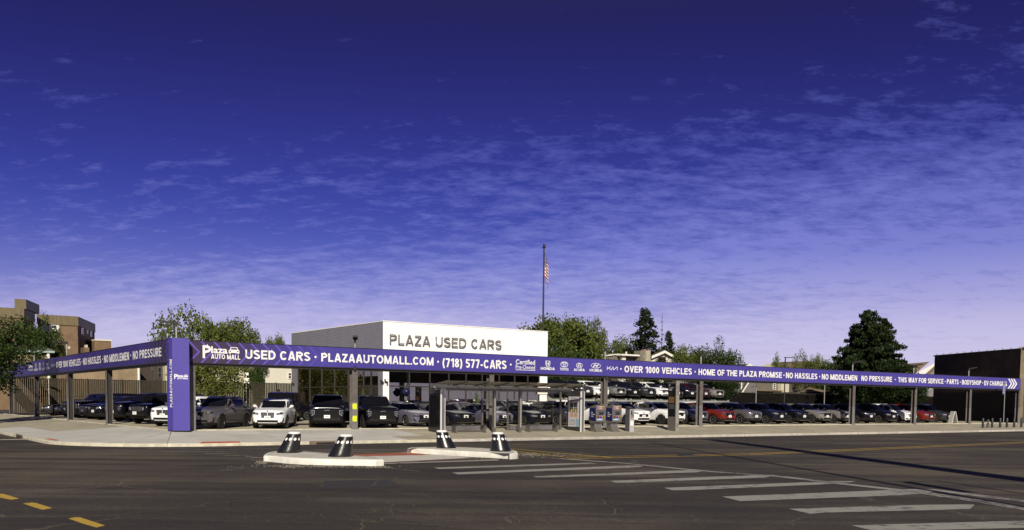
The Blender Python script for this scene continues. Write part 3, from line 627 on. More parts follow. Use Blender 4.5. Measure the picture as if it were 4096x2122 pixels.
def colmat():
    m = bpy.data.materials.new('two_tone_grey_column_paint'); m.use_nodes = True; t = m.node_tree; p = t.nodes['Principled BSDF']; p.inputs['Roughness'].default_value = .5
    gx = t.nodes.new('ShaderNodeTexCoord'); sp = t.nodes.new('ShaderNodeSeparateXYZ'); t.links.new(gx.outputs['Object'], sp.inputs[0])
    n = N(t, 'ShaderNodeTexNoise', Scale=3., Detail=5); t.links.new(gx.outputs['Object'], n.inputs[0])
    f = math_(t, 'GREATER_THAN', sp.outputs[2], 2.05)
    c = mixc(t, f, (.155, .145, .145), (.115, .100, .092)); c = mixc(t, 1., c, ramp(t, [(.3, .8), (.7, 1.15)], n.outputs[0]).outputs[0], 'MULTIPLY')
    t.links.new(c, p.inputs['Base Color']); return m
CM = colmat()
def hcol(parent, x, y=0., zb=.0, zt=3.9, w=.34, d=.34):
    mb = MB()
    mb.box(x-w/2, x+w/2, y-d/2, y-d/2+.022, zb, zt); mb.box(x-w/2, x+w/2, y+d/2-.022, y+d/2, zb, zt); mb.box(x-.012, x+.012, y-d/2+.022, y+d/2-.022, zb, zt, 1)  # web takes the dark metal: recess shade between the flanges put into its colour
    mb.box(x-w/2-.06, x+w/2+.06, y-d/2-.05, y+d/2+.05, zb-.05, zb+.02)
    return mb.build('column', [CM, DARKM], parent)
def gantry(name, label, x0, x1, fm, rz, cols, side):
    root = thing(name, label, 'sign gantry', (K.x, K.y, 0), rz)
    root.location = (K.x, K.y, 0)
    MB().box(x0, x1, -.24, -.20, 3.95, 5.03).build('fascia_panel', fm, root)
    seam = MB()
    k = x0+3.05
    while k < x1: seam.box(k-.006, k+.006, -.2425, -.2395, 3.95, 5.03); k += 3.05
    seam.build('panel_joints', DARKM, root, kind='stuff')
    fr = MB(); fr.box(x0, x1, -.255, .05, 3.90, 3.95).box(x0, x1, -.18, .18, 3.80, 3.90).box(x0, x1, -.255, -.19, 5.03, 5.06).box(x0, x1, .10, .16, 3.90, 5.02).box(x0, x1, -.2, .16, 4.4, 4.46)
    fr.build('steel_beam', DARKM, root)
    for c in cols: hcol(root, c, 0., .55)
    return root
pxa = lambda x, y=1690, b=-.17: toAB(on_b(x, y, b))[0]
pxb = lambda x, y=1690, a=-.17: toAB(on_a(x, y, a))[1]
colR = [pxa(x) for x in (770, 1420, 1966, 2421, 2803, 3413, 3660, 3879, 4074)]
# the left row is seen end-on: its columns' right flanks are what the photo measures
colL = [pxb(x, 1670, 0.) for x in (438, 283, 148, 47)]
colL.append(colL[-1]+13.)
aEnd = toAB(on_b(4082, 1540, -.24))[0]
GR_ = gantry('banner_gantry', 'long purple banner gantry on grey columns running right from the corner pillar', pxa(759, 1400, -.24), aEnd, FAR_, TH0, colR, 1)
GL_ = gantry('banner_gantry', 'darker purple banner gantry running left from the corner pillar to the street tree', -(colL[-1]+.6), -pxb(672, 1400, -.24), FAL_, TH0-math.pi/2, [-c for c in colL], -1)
def rx(px, y=1460): return toAB(on_b(px, y, -.243))[0]
def rz_(px, py): return on_b(px, py, -.243).z
def lx(px, y=1460): return -toAB(on_a(px, y, -.243))[1]
def lz(px, py): return on_a(px, py, -.243).z
YT = -.2435
dots = MB()
def phrase(s, p0, p1, z0=4.24, z1=4.68, bold=.045, G=None, f=None, m=None):
    f = f or rx; G = G or GR_
    letter(G, s, f(p0), f(p1), z0, z1, YT-.003, m or TXT, bold, per_letter=True)
phrase('USED CARS', 981, 1241, 4.23, 4.70, .05)
phrase('PLAZAAUTOMALL.COM', 1285, 1734, 4.23, 4.69, .05)
phrase('(718) 577-CARS', 1770, 2026, 4.17, 4.69, .05)
phrase('OVER 1000 VEHICLES', 2498, 2768); phrase('HOME OF THE PLAZA PROMISE', 2794.7, 3128.5); phrase('NO HASSLES', 3144.8, 3270.6); phrase('NO MIDDLEMEN', 3288.8, 3430.4)
phrase('NO PRESSURE', 3447, 3569.8); phrase('THIS WAY FOR SERVICE', 3594.8, 3776); phrase('PARTS', 3790, 3837); phrase('BODYSHOP', 3850.7, 3927.8); phrase('EV CHARGING', 3940, 4030.5)
for x in (1262, 1752, 2043, 2484, 2781, 3137, 3280, 3583, 3783, 3844, 3934): 
    d_ = MB(); dot(d_, rx(x), 4.46, .062, YT-.003); d_.build('bullet', TXT, GR_)
letter(GR_, 'Certified', rx(2063), rx(2140), 4.50, 4.80, YT-.003, TXT, .012); letter(GR_, 'Pre-Owned', rx(2063), rx(2140), 4.20, 4.47, YT-.003, TXT, .0)
ul = MB(); stroke(ul, [(rx(2063), 4.15), (rx(2141), 4.15)], .03, YT-.003); ul.build('underline', TXT, GR_)
for k, a, b in (('honda', 2163, 2219), ('toyota', 2240, 2274), ('acura', 2295.5, 2338.7), ('hyundai', 2359, 2407.8)): emblem(GR_, k, rx(a), rx(b), 4.78 if k != 'acura' else 4.74, 4.21, YT-.003)
emblem(GR_, 'kia', rx(2427.7), rx(2470.5), 4.59, 4.36, YT-.003)
plaza_logo(GR_, rx(811), rx(961), 4.17, 4.83, YT-.003, TXT, TSH)
for x in (4034.6, 4045, 4055):
    c = MB(); a = rx(x); wv = (rx(4063)-rx(4034.6))*.19; t_ = (rx(4063)-rx(4034.6))*.42
    c.add([(a, YT-.003, 4.98), (a+wv, YT-.003, 4.98), (a+wv+t_, YT-.003, 4.49), (a+wv, YT-.003, 4.0), (a, YT-.003, 4.0), (a+t_, YT-.003, 4.49)], [(0, 1, 2, 5), (5, 2, 3, 4)]); c.build('chevron', TXT, GR_)
Lp = dict(G=GL_, f=lx)
phrase('NO PRESSURE', 532, 646, 4.25, 4.69, **Lp); phrase('NO MIDDLEMEN', 416.6, 517, 4.25, 4.69, **Lp); phrase('NO HASSLES', 333, 404.6, 4.26, 4.70, **Lp); phrase('OVER 1000 VEHICLES', 225, 322.8, 4.27, 4.71, **Lp)
for x in (524, 411, 328, 219):
    d_ = MB(); dot(d_, lx(x), 4.49, .062, YT-.003); d_.build('bullet', TXT, GL_)
for k, a, b in (('hyundai', 185, 200), ('acura', 168.6, 180), ('toyota', 154.7, 164), ('honda', 136.5, 150)): emblem(GL_, k, lx(a), lx(b), 4.82, 4.25, YT-.003)
emblem(GL_, 'kia', lx(205), lx(217), 4.60, 4.38, YT-.003)
letter(GL_, 'Certified', lx(113), lx(131), 4.55, 4.83, YT-.003, TXT, .03); letter(GL_, 'Pre-Owned', lx(113), lx(131), 4.28, 4.5, YT-.003, TXT, .0)
# ------------------------------------------------------------------ corner pillar
pA = at_depth(670.5, 1700, 47.15); pB = at_depth(692.5, 1700, 46.80); pC = at_depth(760, 1700, 47.1)
PP = mat('purple_clad_sheet', (.060, .044, .29), .45, .10, .9, 0.)
pr = thing('corner_pillar', 'tall purple clad pillar at the street corner joining the two banner gantries', 'pillar', (pB.x, pB.y, .53))
def L_(p): return Vector((p.x-pB.x, p.y-pB.y, 0))
a_, b_, c_ = L_(pA), Vector((0, 0, 0)), L_(pC); d_ = c_+Vector((-.33, .70, 0)); e_ = a_+Vector((.05, .55, 0)); HP = 4.57
MB().prism([a_*.995+Vector((0, .012, 0)), Vector((0, .014, 0)), c_+Vector((-.004, .012, 0)), d_, e_], (0, 0, HP-.01)).build('core', DARKM, pr)
def panel(p, q, nm):
    w = (q-p).length; rz = math.atan2(q.y-p.y, q.x-p.x)
    o = MB().box(0, w, 0, .012, .03, HP).build(nm, PP, pr); o.location = p; o.rotation_euler = (0, 0, rz)
    riv = MB()
    for zz_ in (.25, 1.5, 3.75, 4.25, HP-.12):
        for xx in (w*.18, w*.72): dot(riv, xx, zz_, .012, -.004, 8)
    riv.build('rivets', mat('rivet', (.06, .04, .2), .4, 0, 1) if 'rivet' not in bpy.data.materials else bpy.data.materials['rivet'], o)
    return o, w
oA, wA = panel(a_, b_, 'side_panel'); oB, wB = panel(b_, c_, 'front_panel')
letter(oA, 'PLAZAAUTOMALL.COM', 1.18, 3.52, wA*.50, wA*.92, -.002, TXT, .03, plane='UP')
plaza_logo(oB, wB*.10, wB*.93, 2.56, 2.80, -.002, TXT, PP)
# security cameras and lot lights behind the fascia
def lot_light(px, b, rz, label, top=5.95, arm=.75):
    a = toAB(on_b(px, 1400, b))[0]; p = AB(a, b); r = thing('lot_light', label, 'light pole', (p.x, p.y, g(max(a, 0), max(b, 0))), rz, 'slim lot lights rising behind the banner')
    zt = top-g(max(a, 0), max(b, 0)); MB().tube((0, 0, 0), (0, 0, zt-.1), .05, .05, 10).build('pole', GALV, r, True)
    MB().box(-.06, .14, -.05, .05, zt-.24, zt-.02).build('bracket', DARKM, r)
    MB().prism([(.10, -.11, zt-.10), (arm, -.13, zt+.03), (arm, .16, zt+.03), (.10, .14, zt-.10)], (0, 0, .09)).build('lamp_head', DARKM, r); return r
lot_light(706, .35, math.pi+.1, 'lot light above the purple corner pillar, its head pointing left', 5.96, .9)
lot_light(1420, .35, R_(-80), 'lot light seen end-on in front of the grey side of the showroom', 5.62, .55)
for x, nm in ((2421, 'behind the banner beside the flat white roofed house'), (2805, 'behind the banner next to the white gabled house'), (3413, 'in front of the big dark conifer'), (3658, 'beside the brown roof near the dark brick building'), (3879, 'against the dark brick wall at the far end of the banner')):
    lot_light(x, .35, R_(20), 'lot light '+nm, 5.85, .9)
for x, nm in ((267, 'over the side banner in front of the brick house'), (136, 'over the side banner near the street tree')):
    b = toAB(on_a(x, 1400, .35))[1]; p = AB(.35, b); r = thing('lot_light', 'lot light '+nm, 'light pole', (p.x, p.y, .54), math.pi, 'slim lot lights rising behind the banner')
    MB().tube((0, 0, 0), (0, 0, 5.6), .05, .05, 10).build('pole', GALV, r, True); MB().box(-.06, .3, -.05, .05, 5.45, 5.65).build('bracket', DARKM, r); MB().box(.25, .95, -.12, .12, 5.6, 5.66).build('lamp_head', DARKM, r)
def cctv(px, py, b, label):
    p = on_b(px, py, b); r = thing('security_camera', label, 'security camera', tuple(p), TH0)
    MB().box(-.05, .05, -.02, .14, .04, .12).build('mount', BLACK, r); MB().lathe([(.02, -.16), (.06, -.13), (.075, -.05), (.06, .04)], 14).build('dome', BLACK, r, True); return r
cctv(1419, 1474, -.24, 'black security camera high on the column left of the second black suv'); cctv(2427, 1511, -.24, 'black security camera on the column behind the ticket machines'); cctv(3664, 1551, -.24, 'black security camera on the column beside the red car nose')
TAPE = mat('yellow_tape', (.62, .66, .03), .5, .05, 3)
for y0, y1, nm in ((1615, 1638, 'upper'), (1664, 1687, 'lower')):
    p = on_b(1419, y1, -.19); q = on_b(1419, y0, -.19)
    r = MB().box(-.13, .13, -.006, .0, 0, q.z-p.z).box(-.15, .10, -.009, -.0061, .08, (q.z-p.z)*.7).build('yellow_notice', TAPE, label=nm+' of two bright yellow notices taped to the column between the black suvs', cat='notice', loc=tuple(p), rz=TH0)
# ================================================================== cars
CG = bpy.data.materials.new('tinted_car_glass'); CG.use_nodes = True; _p = CG.node_tree.nodes['Principled BSDF']
_p.inputs['Base Color'].default_value = (.006, .006, .009, 1); _p.inputs['Roughness'].default_value = .03; _p.inputs['Specular IOR Level'].default_value = .30
TYRE = mat('tyre_rubber', (.018, .017, .016), .85, .15, 10, spec=.2); CLAD = mat('car_black_trim', (.013, .012, .012), .6, .1, 6, spec=.15); GLOSSB = paintmat('gloss_black_trim', (.010, .010, .011), 0, .15)
RIMD = mat('dark_alloy', (.05, .05, .05), .3, .1, 5, metal=.6); RIMS = mat('silver_alloy', (.42, .42, .42), .3, .06, 5, metal=.8)
CHROME = mat('bright_trim', (.62, .61, .58), .16, .05, 5, metal=1.); PLATE = mat('dealer_plate', (.80, .80, .80), .5, .02, 5); INK = mat('plate_ink', (.05, .04, .09), .6, 0, 1)
LAMP = bpy.data.materials.new('headlight_lens'); LAMP.use_nodes = True; _p = LAMP.node_tree.nodes['Principled BSDF']; _p.inputs['Base Color'].default_value = (.30, .30, .31, 1); _p.inputs['Roughness'].default_value = .08; _p.inputs['Metallic'].default_value = .45; _p.inputs['Coat Weight'].default_value = 1
LAMPD = bpy.data.materials.new('dark_headlight_lens'); LAMPD.use_nodes = True; _p = LAMPD.node_tree.nodes['Principled BSDF']; _p.inputs['Base Color'].default_value = (.05, .05, .055, 1); _p.inputs['Roughness'].default_value = .06; _p.inputs['Metallic'].default_value = .4; _p.inputs['Coat Weight'].default_value = 1
REDL = paintmat('red_tail_lens', (.30, .01, .01), 0, .1); AMB = paintmat('amber_lens', (.6, .2, .02), 0, .2); GRILL = mat('grille_mesh', (.008, .008, .008), .6, .3, 40, spec=.12)
SEAM = mat('panel_gap', (.006, .006, .006), .8, 0, 1)
def lerp(a, b, t): return a+(b-a)*t
def pl(pts, x):
    if x <= pts[0][0]: return pts[0][1]
    for (a, u), (b, v) in zip(pts, pts[1:]):
        if x <= b: return lerp(u, v, (x-a)/(b-a))
    return pts[-1][1]
TYPES = {
 'crossover': dict(L=4.70, W=1.86, H=1.68, zn=1.00, zh=1.13, bf=1.10, br=1.18, cowl=1.28, wt=2.10, rr=4.05, tb=4.58, wh=(.95, 3.65), r=.365, clr=.22, box=4.5, nose=.60, rf=.78, clad=.42, arch=1),
 'luxury': dict(L=4.85, W=1.96, H=1.70, zn=1.02, zh=1.16, bf=1.12, br=1.18, cowl=1.45, wt=2.22, rr=4.05, tb=4.72, wh=(.90, 3.85), r=.385, clr=.20, box=4.5, nose=.66, rf=.76, clad=.36, arch=0),
 'compact': dict(L=4.50, W=1.84, H=1.64, zn=1.00, zh=1.12, bf=1.09, br=1.16, cowl=1.20, wt=1.95, rr=3.85, tb=4.38, wh=(.86, 3.55), r=.36, clr=.20, box=4.5, nose=.66, rf=.78, clad=.38, arch=1),
 'bigsuv': dict(L=5.35, W=2.05, H=1.93, zn=1.23, zh=1.33, bf=1.30, br=1.34, cowl=1.50, wt=2.15, rr=5.0, tb=5.25, wh=(.98, 4.05), r=.415, clr=.28, box=6.5, nose=.84, rf=.80, clad=.50, arch=0),
 'sedan': dict(L=4.75, W=1.84, H=1.44, zn=.80, zh=.98, bf=.95, br=1.02, cowl=1.42, wt=2.25, rr=3.45, tb=4.35, wh=(.95, 3.75), r=.335, clr=.16, box=4.2, nose=.60, rf=.72, clad=.24, arch=0),
 'minivan': dict(L=5.20, W=1.99, H=1.76, zn=.92, zh=1.12, bf=1.08, br=1.14, cowl=1.12, wt=2.05, rr=4.75, tb=5.08, wh=(.95, 3.95), r=.36, clr=.19, box=4.6, nose=.62, rf=.78, clad=.30, arch=0),
 'offroader': dict(L=4.80, W=1.90, H=1.88, zn=1.17, zh=1.24, bf=1.22, br=1.24, cowl=1.50, wt=1.82, rr=4.62, tb=4.72, wh=(.72, 3.70), r=.42, clr=.32, box=8., nose=.80, rf=.86, clad=.52, arch=1),
 'boxvan': dict(L=4.90, W=1.96, H=1.98, zn=1.18, zh=1.27, bf=1.24, br=1.26, cowl=1.15, wt=1.60, rr=4.78, tb=4.86, wh=(.95, 3.85), r=.41, clr=.26, box=8., nose=.82, rf=.88, clad=.45, arch=0),
}
def wheel_meshes(r, rimm, key):
    w = .235
    tyre = MB().lathe([(r*.70, -w/2+.01), (r*.90, -w/2-.004), (r*.975, -w/2+.02), (r, -w/2+.05), (r, w/2-.05), (r*.975, w/2-.02), (r*.90, w/2+.004), (r*.70, w/2-.01)], 28, axis='Y').mesh('tyre', TYRE, True)
    rb = MB(); rb.lathe([(r*.70, .055), (r*.72, w/2), (r*.67, w/2+.002), (r*.63, w/2-.03), (r*.63, .02)], 28, 0, 'Y')
    rb.lathe([(.001, .02), (r*.63, .02)], 20, 1, 'Y')
    ns = 5 if key != 'm' else 7
    for k in range(ns):
        for dd in (-.14, .14):
            a = 2*math.pi*k/ns+.3; a2 = a+dd; hw = r*.045
            p0 = Vector((math.cos(a)*r*.10, 0, math.sin(a)*r*.10)); p1 = Vector((math.cos(a2)*r*.65, 0, math.sin(a2)*r*.65)); t = (p1-p0).normalized(); s_ = Vector((-t.z, 0, t.x))*hw
            y0, y1 = w/2-.045, w/2-.012
            V_ = [p0+s_, p0-s_, p1-s_, p1+s_]; rb.add([v+Vector((0, y1, 0)) for v in V_]+[v+Vector((0, y0, 0)) for v in V_], [(0,1,2,3),(0,4,5,1),(1,5,6,2),(2,6,7,3),(3,7,4,0)])
    rb.lathe([(r*.13, w/2-.06), (r*.13, w/2-.006), (r*.04, w/2)], 12, 0, 'Y')
    return tyre, rb.mesh('rim', [rimm, GLOSSB], True)
_wc = {}
def shell(T):
    L, Wd, H = T['L'], T['W'], T['H']; hw = Wd/2; n = T['box']
    ds = [0, .004, .012, .03, .08, .2, .38, .6, .9, T['cowl']*.93, T['cowl']+.25]+[lerp(T['cowl']+.5, L-.7, k/5) for k in range(6)]+[L-.45, L-.22, L-.09, L-.03, L]
    ztp = [(0, T['zn']-.16), (.004, T['zn']-.12), (.012, T['zn']-.09), (.03, T['zn']-.055), (.08, T['zn']-.022), (.22, T['zn']+.005), (T['cowl']*.93, T['zh']), (T['cowl']+.3, T['bf']+.02), (L-.5, T['br']), (L-.1, T['br']-.04), (L, T['br']-.16)]
    zbp = [(0, T['clr']+.12), (.1, T['clr']+.02), (.5, T['clr']), (L-.5, T['clr']), (L, T['clr']+.16)]
    e0 = T['nose']
    wp = [(0, e0), (.004, e0+(1-e0)*.10), (.012, e0+(1-e0)*.2), (.03, e0+(1-e0)*.33), (.09, e0+(1-e0)*.55), (.2, e0+(1-e0)*.76), (.38, .955), (.6, .985), (.95, 1), (L*.5, .985), (L-.9, 1), (L-.4, .97), (L-.2, .93), (L-.09, .88), (L-.03, .83), (L, .74)]
    mb = MB(); m = 16; rings = []
    for d in ds:
        zt, zb, w = pl(ztp, d), pl(zbp, d), hw*pl(wp, d); hood = 1 if d < T['cowl'] else .4
        # half section, bottom centre -> top centre
        zs = zb+(zt-zb)*.62
        sec = [(0, zb), (w*.80, zb), (w*.93, zb+.05), (w*.965, zb+.13), (w*.985, lerp(zb, zs, .5)), (w, zs-.04), (w*.996, zs+.01), (w*(.975), lerp(zs, zt, .45)), (w*.945, lerp(zs, zt, .78)), (w*.895, zt-.025), (w*.82, zt), (w*.70, zt+.008*hood), (w*.4, zt+.022*hood), (0, zt+.03*hood)]
        ring_ = [(-d, y, z) for y, z in sec]+[(-d, -y, z) for y, z in sec[-2:0:-1]]
        rings.append(ring_)
    k = len(rings[0]); vs = [p for r in rings for p in r]
    fs = [(j*k+i, j*k+(i+1) % k, (j+1)*k+(i+1) % k, (j+1)*k+i) for j in range(len(rings)-1) for i in range(k)]
    fs += [tuple(range(k-1, -1, -1)), tuple((len(rings)-1)*k+i for i in range(k))]
    mb.add(vs, fs)
    me = mb.mesh('body', [CLAD, CLAD]); ob = bpy.data.objects.new('tmp', me); COL.objects.link(ob)
    cuts = []
    for wd in T['wh']:
        for s_ in (-1, 1):
            c = MB().lathe([(T['r']+.055, -.16), (T['r']+.055, .2)], 32, 0, 'Y'); c.v = [(x-wd, y+s_*(hw-.14), z+T['r']) for x, y, z in c.v]
            cm = c.mesh('cut', [CLAD, CLAD]); cm.polygons.foreach_set('material_index', [1]*len(cm.polygons)); co = bpy.data.objects.new('cut', cm); COL.objects.link(co); cuts.append(co)
            md = ob.modifiers.new('b', 'BOOLEAN'); md.operation = 'DIFFERENCE'; md.object = co; md.solver = 'EXACT'
    bpy.context.view_layer.update()
    dg = bpy.context.evaluated_depsgraph_get(); body = bpy.data.meshes.new_from_object(ob.evaluated_get(dg))
    bpy.data.objects.remove(ob)
    for c in cuts: bpy.data.objects.remove(c)
    body.name = 'body'
    for p in body.polygons:
        if p.material_index == 0 and (p.center.z < T['clad'] and abs(p.normal.z) < .9 or p.center.z < T['clr']+.06): p.material_index = 1
    body.shade_smooth(); body.set_sharp_from_angle(angle=R_(32))
    # cabin
    dF = lambda t: lerp(T['cowl']-.02, T['wt'], t**.92); dR = lambda t: lerp(T['tb'], T['rr'], t**1.5)
    wb, wr = hw*.925, hw*T['rf']; zr = H-.085
    def loop(t, sh=1., dz=0.):
        a, b = dF(min(t, 1)), dR(min(t, 1)); c = (a+b)/2; hl = (b-a)/2*sh; w = lerp(wb, wr, min(t, 1)**1.25)*sh; out = []; nn = 5.2 if T['box'] < 6 else 9.
        for i in range(40):
            q = 2*math.pi*i/40; cx, sy = math.cos(q), math.sin(q)
            x = hl*math.copysign(abs(cx)**(2/nn), cx); y = w*math.copysign(abs(sy)**(2/nn), sy)
            zb_ = lerp(T['bf']-.04, T['br']-.04, (c+x-T['cowl'])/(L-T['cowl'])) if t < .01 else None
            zt_ = zr-.05*abs(x/hl)**3 if hl else zr
            zbase = lerp(T['bf']-.06, T['br']-.06, (c+x-T['cowl'])/(L-T['cowl']))
            out.append((-(c+x), y, lerp(zbase, zt_, t)+dz))
        return out
    cb = MB(); lv = [loop(t) for t in (0, .2, .4, .6, .8, .93, 1)]+[loop(1, .97, .035), loop(1, .90, .058), loop(1, .72, .075), loop(1, .4, .084), loop(1, .1, .086)]
    k = 40; cb.add([p for l in lv for p in l], [(j*k+i, j*k+(i+1) % k, (j+1)*k+(i+1) % k, (j+1)*k+i) for j in range(len(lv)-1) for i in range(k)]+[tuple((len(lv)-1)*k+i for i in range(k))])
    cabin = cb.mesh('cabin', [CLAD], True)
    return body, cabin, dF, dR
def patcher(meshes, T):
    vs = []; fs = []
    for me in meshes:
        o = len(vs); vs += [v.co.copy() for v in me.vertices]; fs += [[i+o for i in p.vertices] for p in me.polygons]
    bvh = BVHTree.FromPolygons(vs, fs)
    def cast(o, d):
        h = bvh.ray_cast(o, d)[0]; return h
    def front(quad, m, name, off=.010, nu=6, nv=3, mi=0, mb=None, rear=False):
        """quad: 4 (y,z) corners cast onto the nose"""
        own = mb is None; mb = mb or MB(); P = []; sgn = -1 if not rear else 1
        for j in range(nv+1):
            for i in range(nu+1):
                u, v = i/nu, j/nv; y = lerp(lerp(quad[0][0], quad[1][0], u), lerp(quad[3][0], quad[2][0], u), v); z = lerp(lerp(quad[0][1], quad[1][1], u), lerp(quad[3][1], quad[2][1], u), v)
                h = cast(Vector((2 if not rear else -T['L']-2, y, z)), Vector((sgn, 0, 0)))
                x = h.x if h and (h.x > -2.6 or rear) else -.5
                P.append((x-sgn*off, y, z))
        mb.add(P, [(j*(nu+1)+i, j*(nu+1)+i+1, (j+1)*(nu+1)+i+1, (j+1)*(nu+1)+i) for j in range(nv) for i in range(nu)], mi)
        return mb.mesh(name, m, True) if own else mb
    def side(quad, m, name, s, off=.008, nu=5, nv=4):
        """quad: 4 (d,z) corners cast onto the flank s=+1/-1"""
        mb = MB(); P = []
        for j in range(nv+1):
            for i in range(nu+1):
                u, v = i/nu, j/nv; d = lerp(lerp(quad[0][0], quad[1][0], u), lerp(quad[3][0], quad[2][0], u), v); z = lerp(lerp(quad[0][1], quad[1][1], u), lerp(quad[3][1], quad[2][1], u), v)
                h = cast(Vector((-d, 3*s, z)), Vector((0, -s, 0)))
                P.append((-d, (h.y if h else s*T['W']/2)+s*off, z))
        mb.add(P, [(j*(nu+1)+i, j*(nu+1)+i+1, (j+1)*(nu+1)+i+1, (j+1)*(nu+1)+i) for j in range(nv) for i in range(nu)])
        return mb.mesh(name, m, True)
    return front, side, cast
# front designs: (grille quads, headlight quads, lower intake, extras)  y in half-widths, z in metres
def build_type(kind, face, rim='s', light='d', rails=False):
    T = TYPES[kind]; hw = T['W']/2; L = T['L']; body, cabin, dF, dR = shell(T)
    front, side, cast = patcher([body, cabin], T); parts = []   # (name, mesh, painted?, children)
    parts.append(('body', body, True, [])); parts.append(('cabin', cabin, True, []))
    zr = T['H']-.085; cF, cB = patcher([cabin], T)[0], patcher([cabin], T)[1]
    # windscreen: cast along x onto the cabin only
    zb = T['zh']+.02; wbt = hw*.80; wtp = hw*(T['rf']-.13)
    parts.append(('windscreen', cF([(-wbt, zb), (wbt, zb), (wtp, zr-.035), (-wtp, zr-.035)], CG, 'windscreen', .012, 12, 8), False, []))
    zl = T['br']+.05
    parts.append(('rear_window', cF([(-wbt*.95, zl), (wbt*.95, zl), (wtp, zr-.07), (-wtp, zr-.07)], CG, 'rear_window', .012, 8, 4, rear=True), False, []))
    # side windows
    z0f = T['bf']+.045; z0r = T['br']+.05; z1 = zr-.055
    def dz(t): return t
    A = lambda z: dF(max(0, min(1, (z-T['bf'])/(zr-T['bf']))))+.17
    B = lambda z: dR(max(0, min(1, (z-T['br'])/(zr-T['br']))))-.20
    span = (A(z1), B(z1)); p1 = T['wh'][0]+ (1.50 if kind != 'boxvan' else 1.2); p2 = T['wh'][1]-.10
    if kind == 'sedan': p1 = 2.42; p2 = 3.45
    if kind == 'bigsuv': p1 = 2.70; p2 = 3.70
    zz0 = lambda d: lerp(z0f, z0r, (d-T['cowl'])/(L-T['cowl']))
    for s in (1, -1):
        nm = 'side_window'
        parts.append((nm, cB([(A(z0f)+.16, zz0(A(z0f))), (p1-.03, zz0(p1)), (p1-.03, z1), (A(z1)+.02, z1-.02)], CG, nm, s), False, []))
        parts.append((nm, cB([(p1+.03, zz0(p1)), (p2-.03, zz0(p2)), (min(p2-.03, span[1]-.05), z1), (p1+.03, z1)], CG, nm, s), False, []))
        if B(z0r)-p2 > .3: parts.append((nm, cB([(p2+.03, zz0(p2)), (B(z0r)-.05, z0r), (max(p2+.06, span[1]-.08), z1-.03), (p2+.03, z1)], CG, nm, s), False, []))
        # panel gaps, handles, sill trim, arch trim
        wd0, wd1 = T['wh']
        for d in (wd0+T['r']+.13, p1, p2-.02): parts.append(('door_gap', side([(d-.007, T['clad']+.02), (d+.007, T['clad']+.02), (d+.007, zz0(d)-.05), (d-.007, zz0(d)-.05)], SEAM, 'door_gap', s, .003, 1, 8), False, []))
        for d in (p1-.17, p2-.17):
            h = cast(Vector((-d, 3*s, T['bf']-.12)), Vector((0, -s, 0)))
            y = h.y if h else s*hw
            parts.append(('door_handle', MB().box(-d-.10, -d+.10, min(y-s*.01, y+s*.035), max(y-s*.01, y+s*.035), T['bf']-.135, T['bf']-.105).mesh('door_handle', [CLAD]), True, []))
        if T['arch']:
            for wd in T['wh']:
                mb = MB(); P = []; nn = 18
                for i in range(nn+1):
                    a = R_(-8+196*i/nn)
                    for rr in (T['r']+.045, T['r']+.115):
                        x, z = -wd+rr*math.cos(a), T['r']+rr*math.sin(a); h = cast(Vector((x, 3*s, z)), Vector((0, -s, 0))) if z > T['clr']+.05 and x < -.05 else None
                        P.append((x, (h.y if h and abs(h.y) > hw*.8 else s*hw*.965)+s*.010, z))
                mb.add(P, [(2*i, 2*i+1, 2*i+3, 2*i+2) for i in range(nn)]); parts.append(('arch_trim', mb.mesh('arch_trim', [CLAD], True), False, []))
        # mirror
        zm = T['bf']+.06; dm = T['cowl']+.42
        mm = MB(); y0 = s*hw*.93
        rr_ = [(0, .5, .5), (.03, .85, .9), (.10, 1, 1), (.16, .8, .85), (.19, .4, .5)]
        nseg = 12; P = []
        for dd, a1, a2 in rr_:
            for i in range(nseg):
                q = 2*math.pi*i/nseg; P.append((-dm+.03-dd, y0+s*(.15)+.115*a1*math.cos(q), zm+.075+.078*a2*math.sin(q)))
        mm.add(P, [(j*nseg+i, j*nseg+(i+1) % nseg, (j+1)*nseg+(i+1) % nseg, (j+1)*nseg+i) for j in range(len(rr_)-1) for i in range(nseg)]+[tuple(range(nseg-1, -1, -1)), tuple((len(rr_)-1)*nseg+i for i in range(nseg))])
        mm.box(-dm-.12, -dm-.02, min(y0-.0, y0+s*.10), max(y0, y0+s*.10), zm-.01, zm+.04)
        parts.append(('mirror', mm.mesh('mirror', [CLAD], True), True, []))
        # taillight
        parts.append(('tail_light', front([(s*hw*.55, T['br']-.28), (s*hw*.80, T['br']-.28), (s*hw*.80, T['br']-.08), (s*hw*.55, T['br']-.08)], REDL, 'tail_light', .01, 3, 2, rear=True), False, []))
        if rails:
            mb = MB(); y = s*hw*(T['rf']-.07); zt = T['H']-.035
            mb.tube((-T['wt']-.35, y, zt-.03), (-T['wt']-.55, y, zt+.035), .018, n=6).tube((-T['wt']-.55, y, zt+.035), (-T['rr']+.35, y, zt+.03), .018, n=6).tube((-T['rr']+.35, y, zt+.03), (-T['rr']+.15, y, zt-.04), .018, n=6)
            parts.append(('roof_rail', mb.mesh('roof_rail', [CLAD if rails == 'b' else RIMS], True), False, []))
    zn = T['zn']; lm = LAMPD if light == 'd' else LAMP
    def q(y0, y1, z0, z1, dz0=0., dz1=0.): return [(y0*hw, z0), (y1*hw, z0+dz0), (y1*hw, z1+dz1), (y0*hw, z1)]
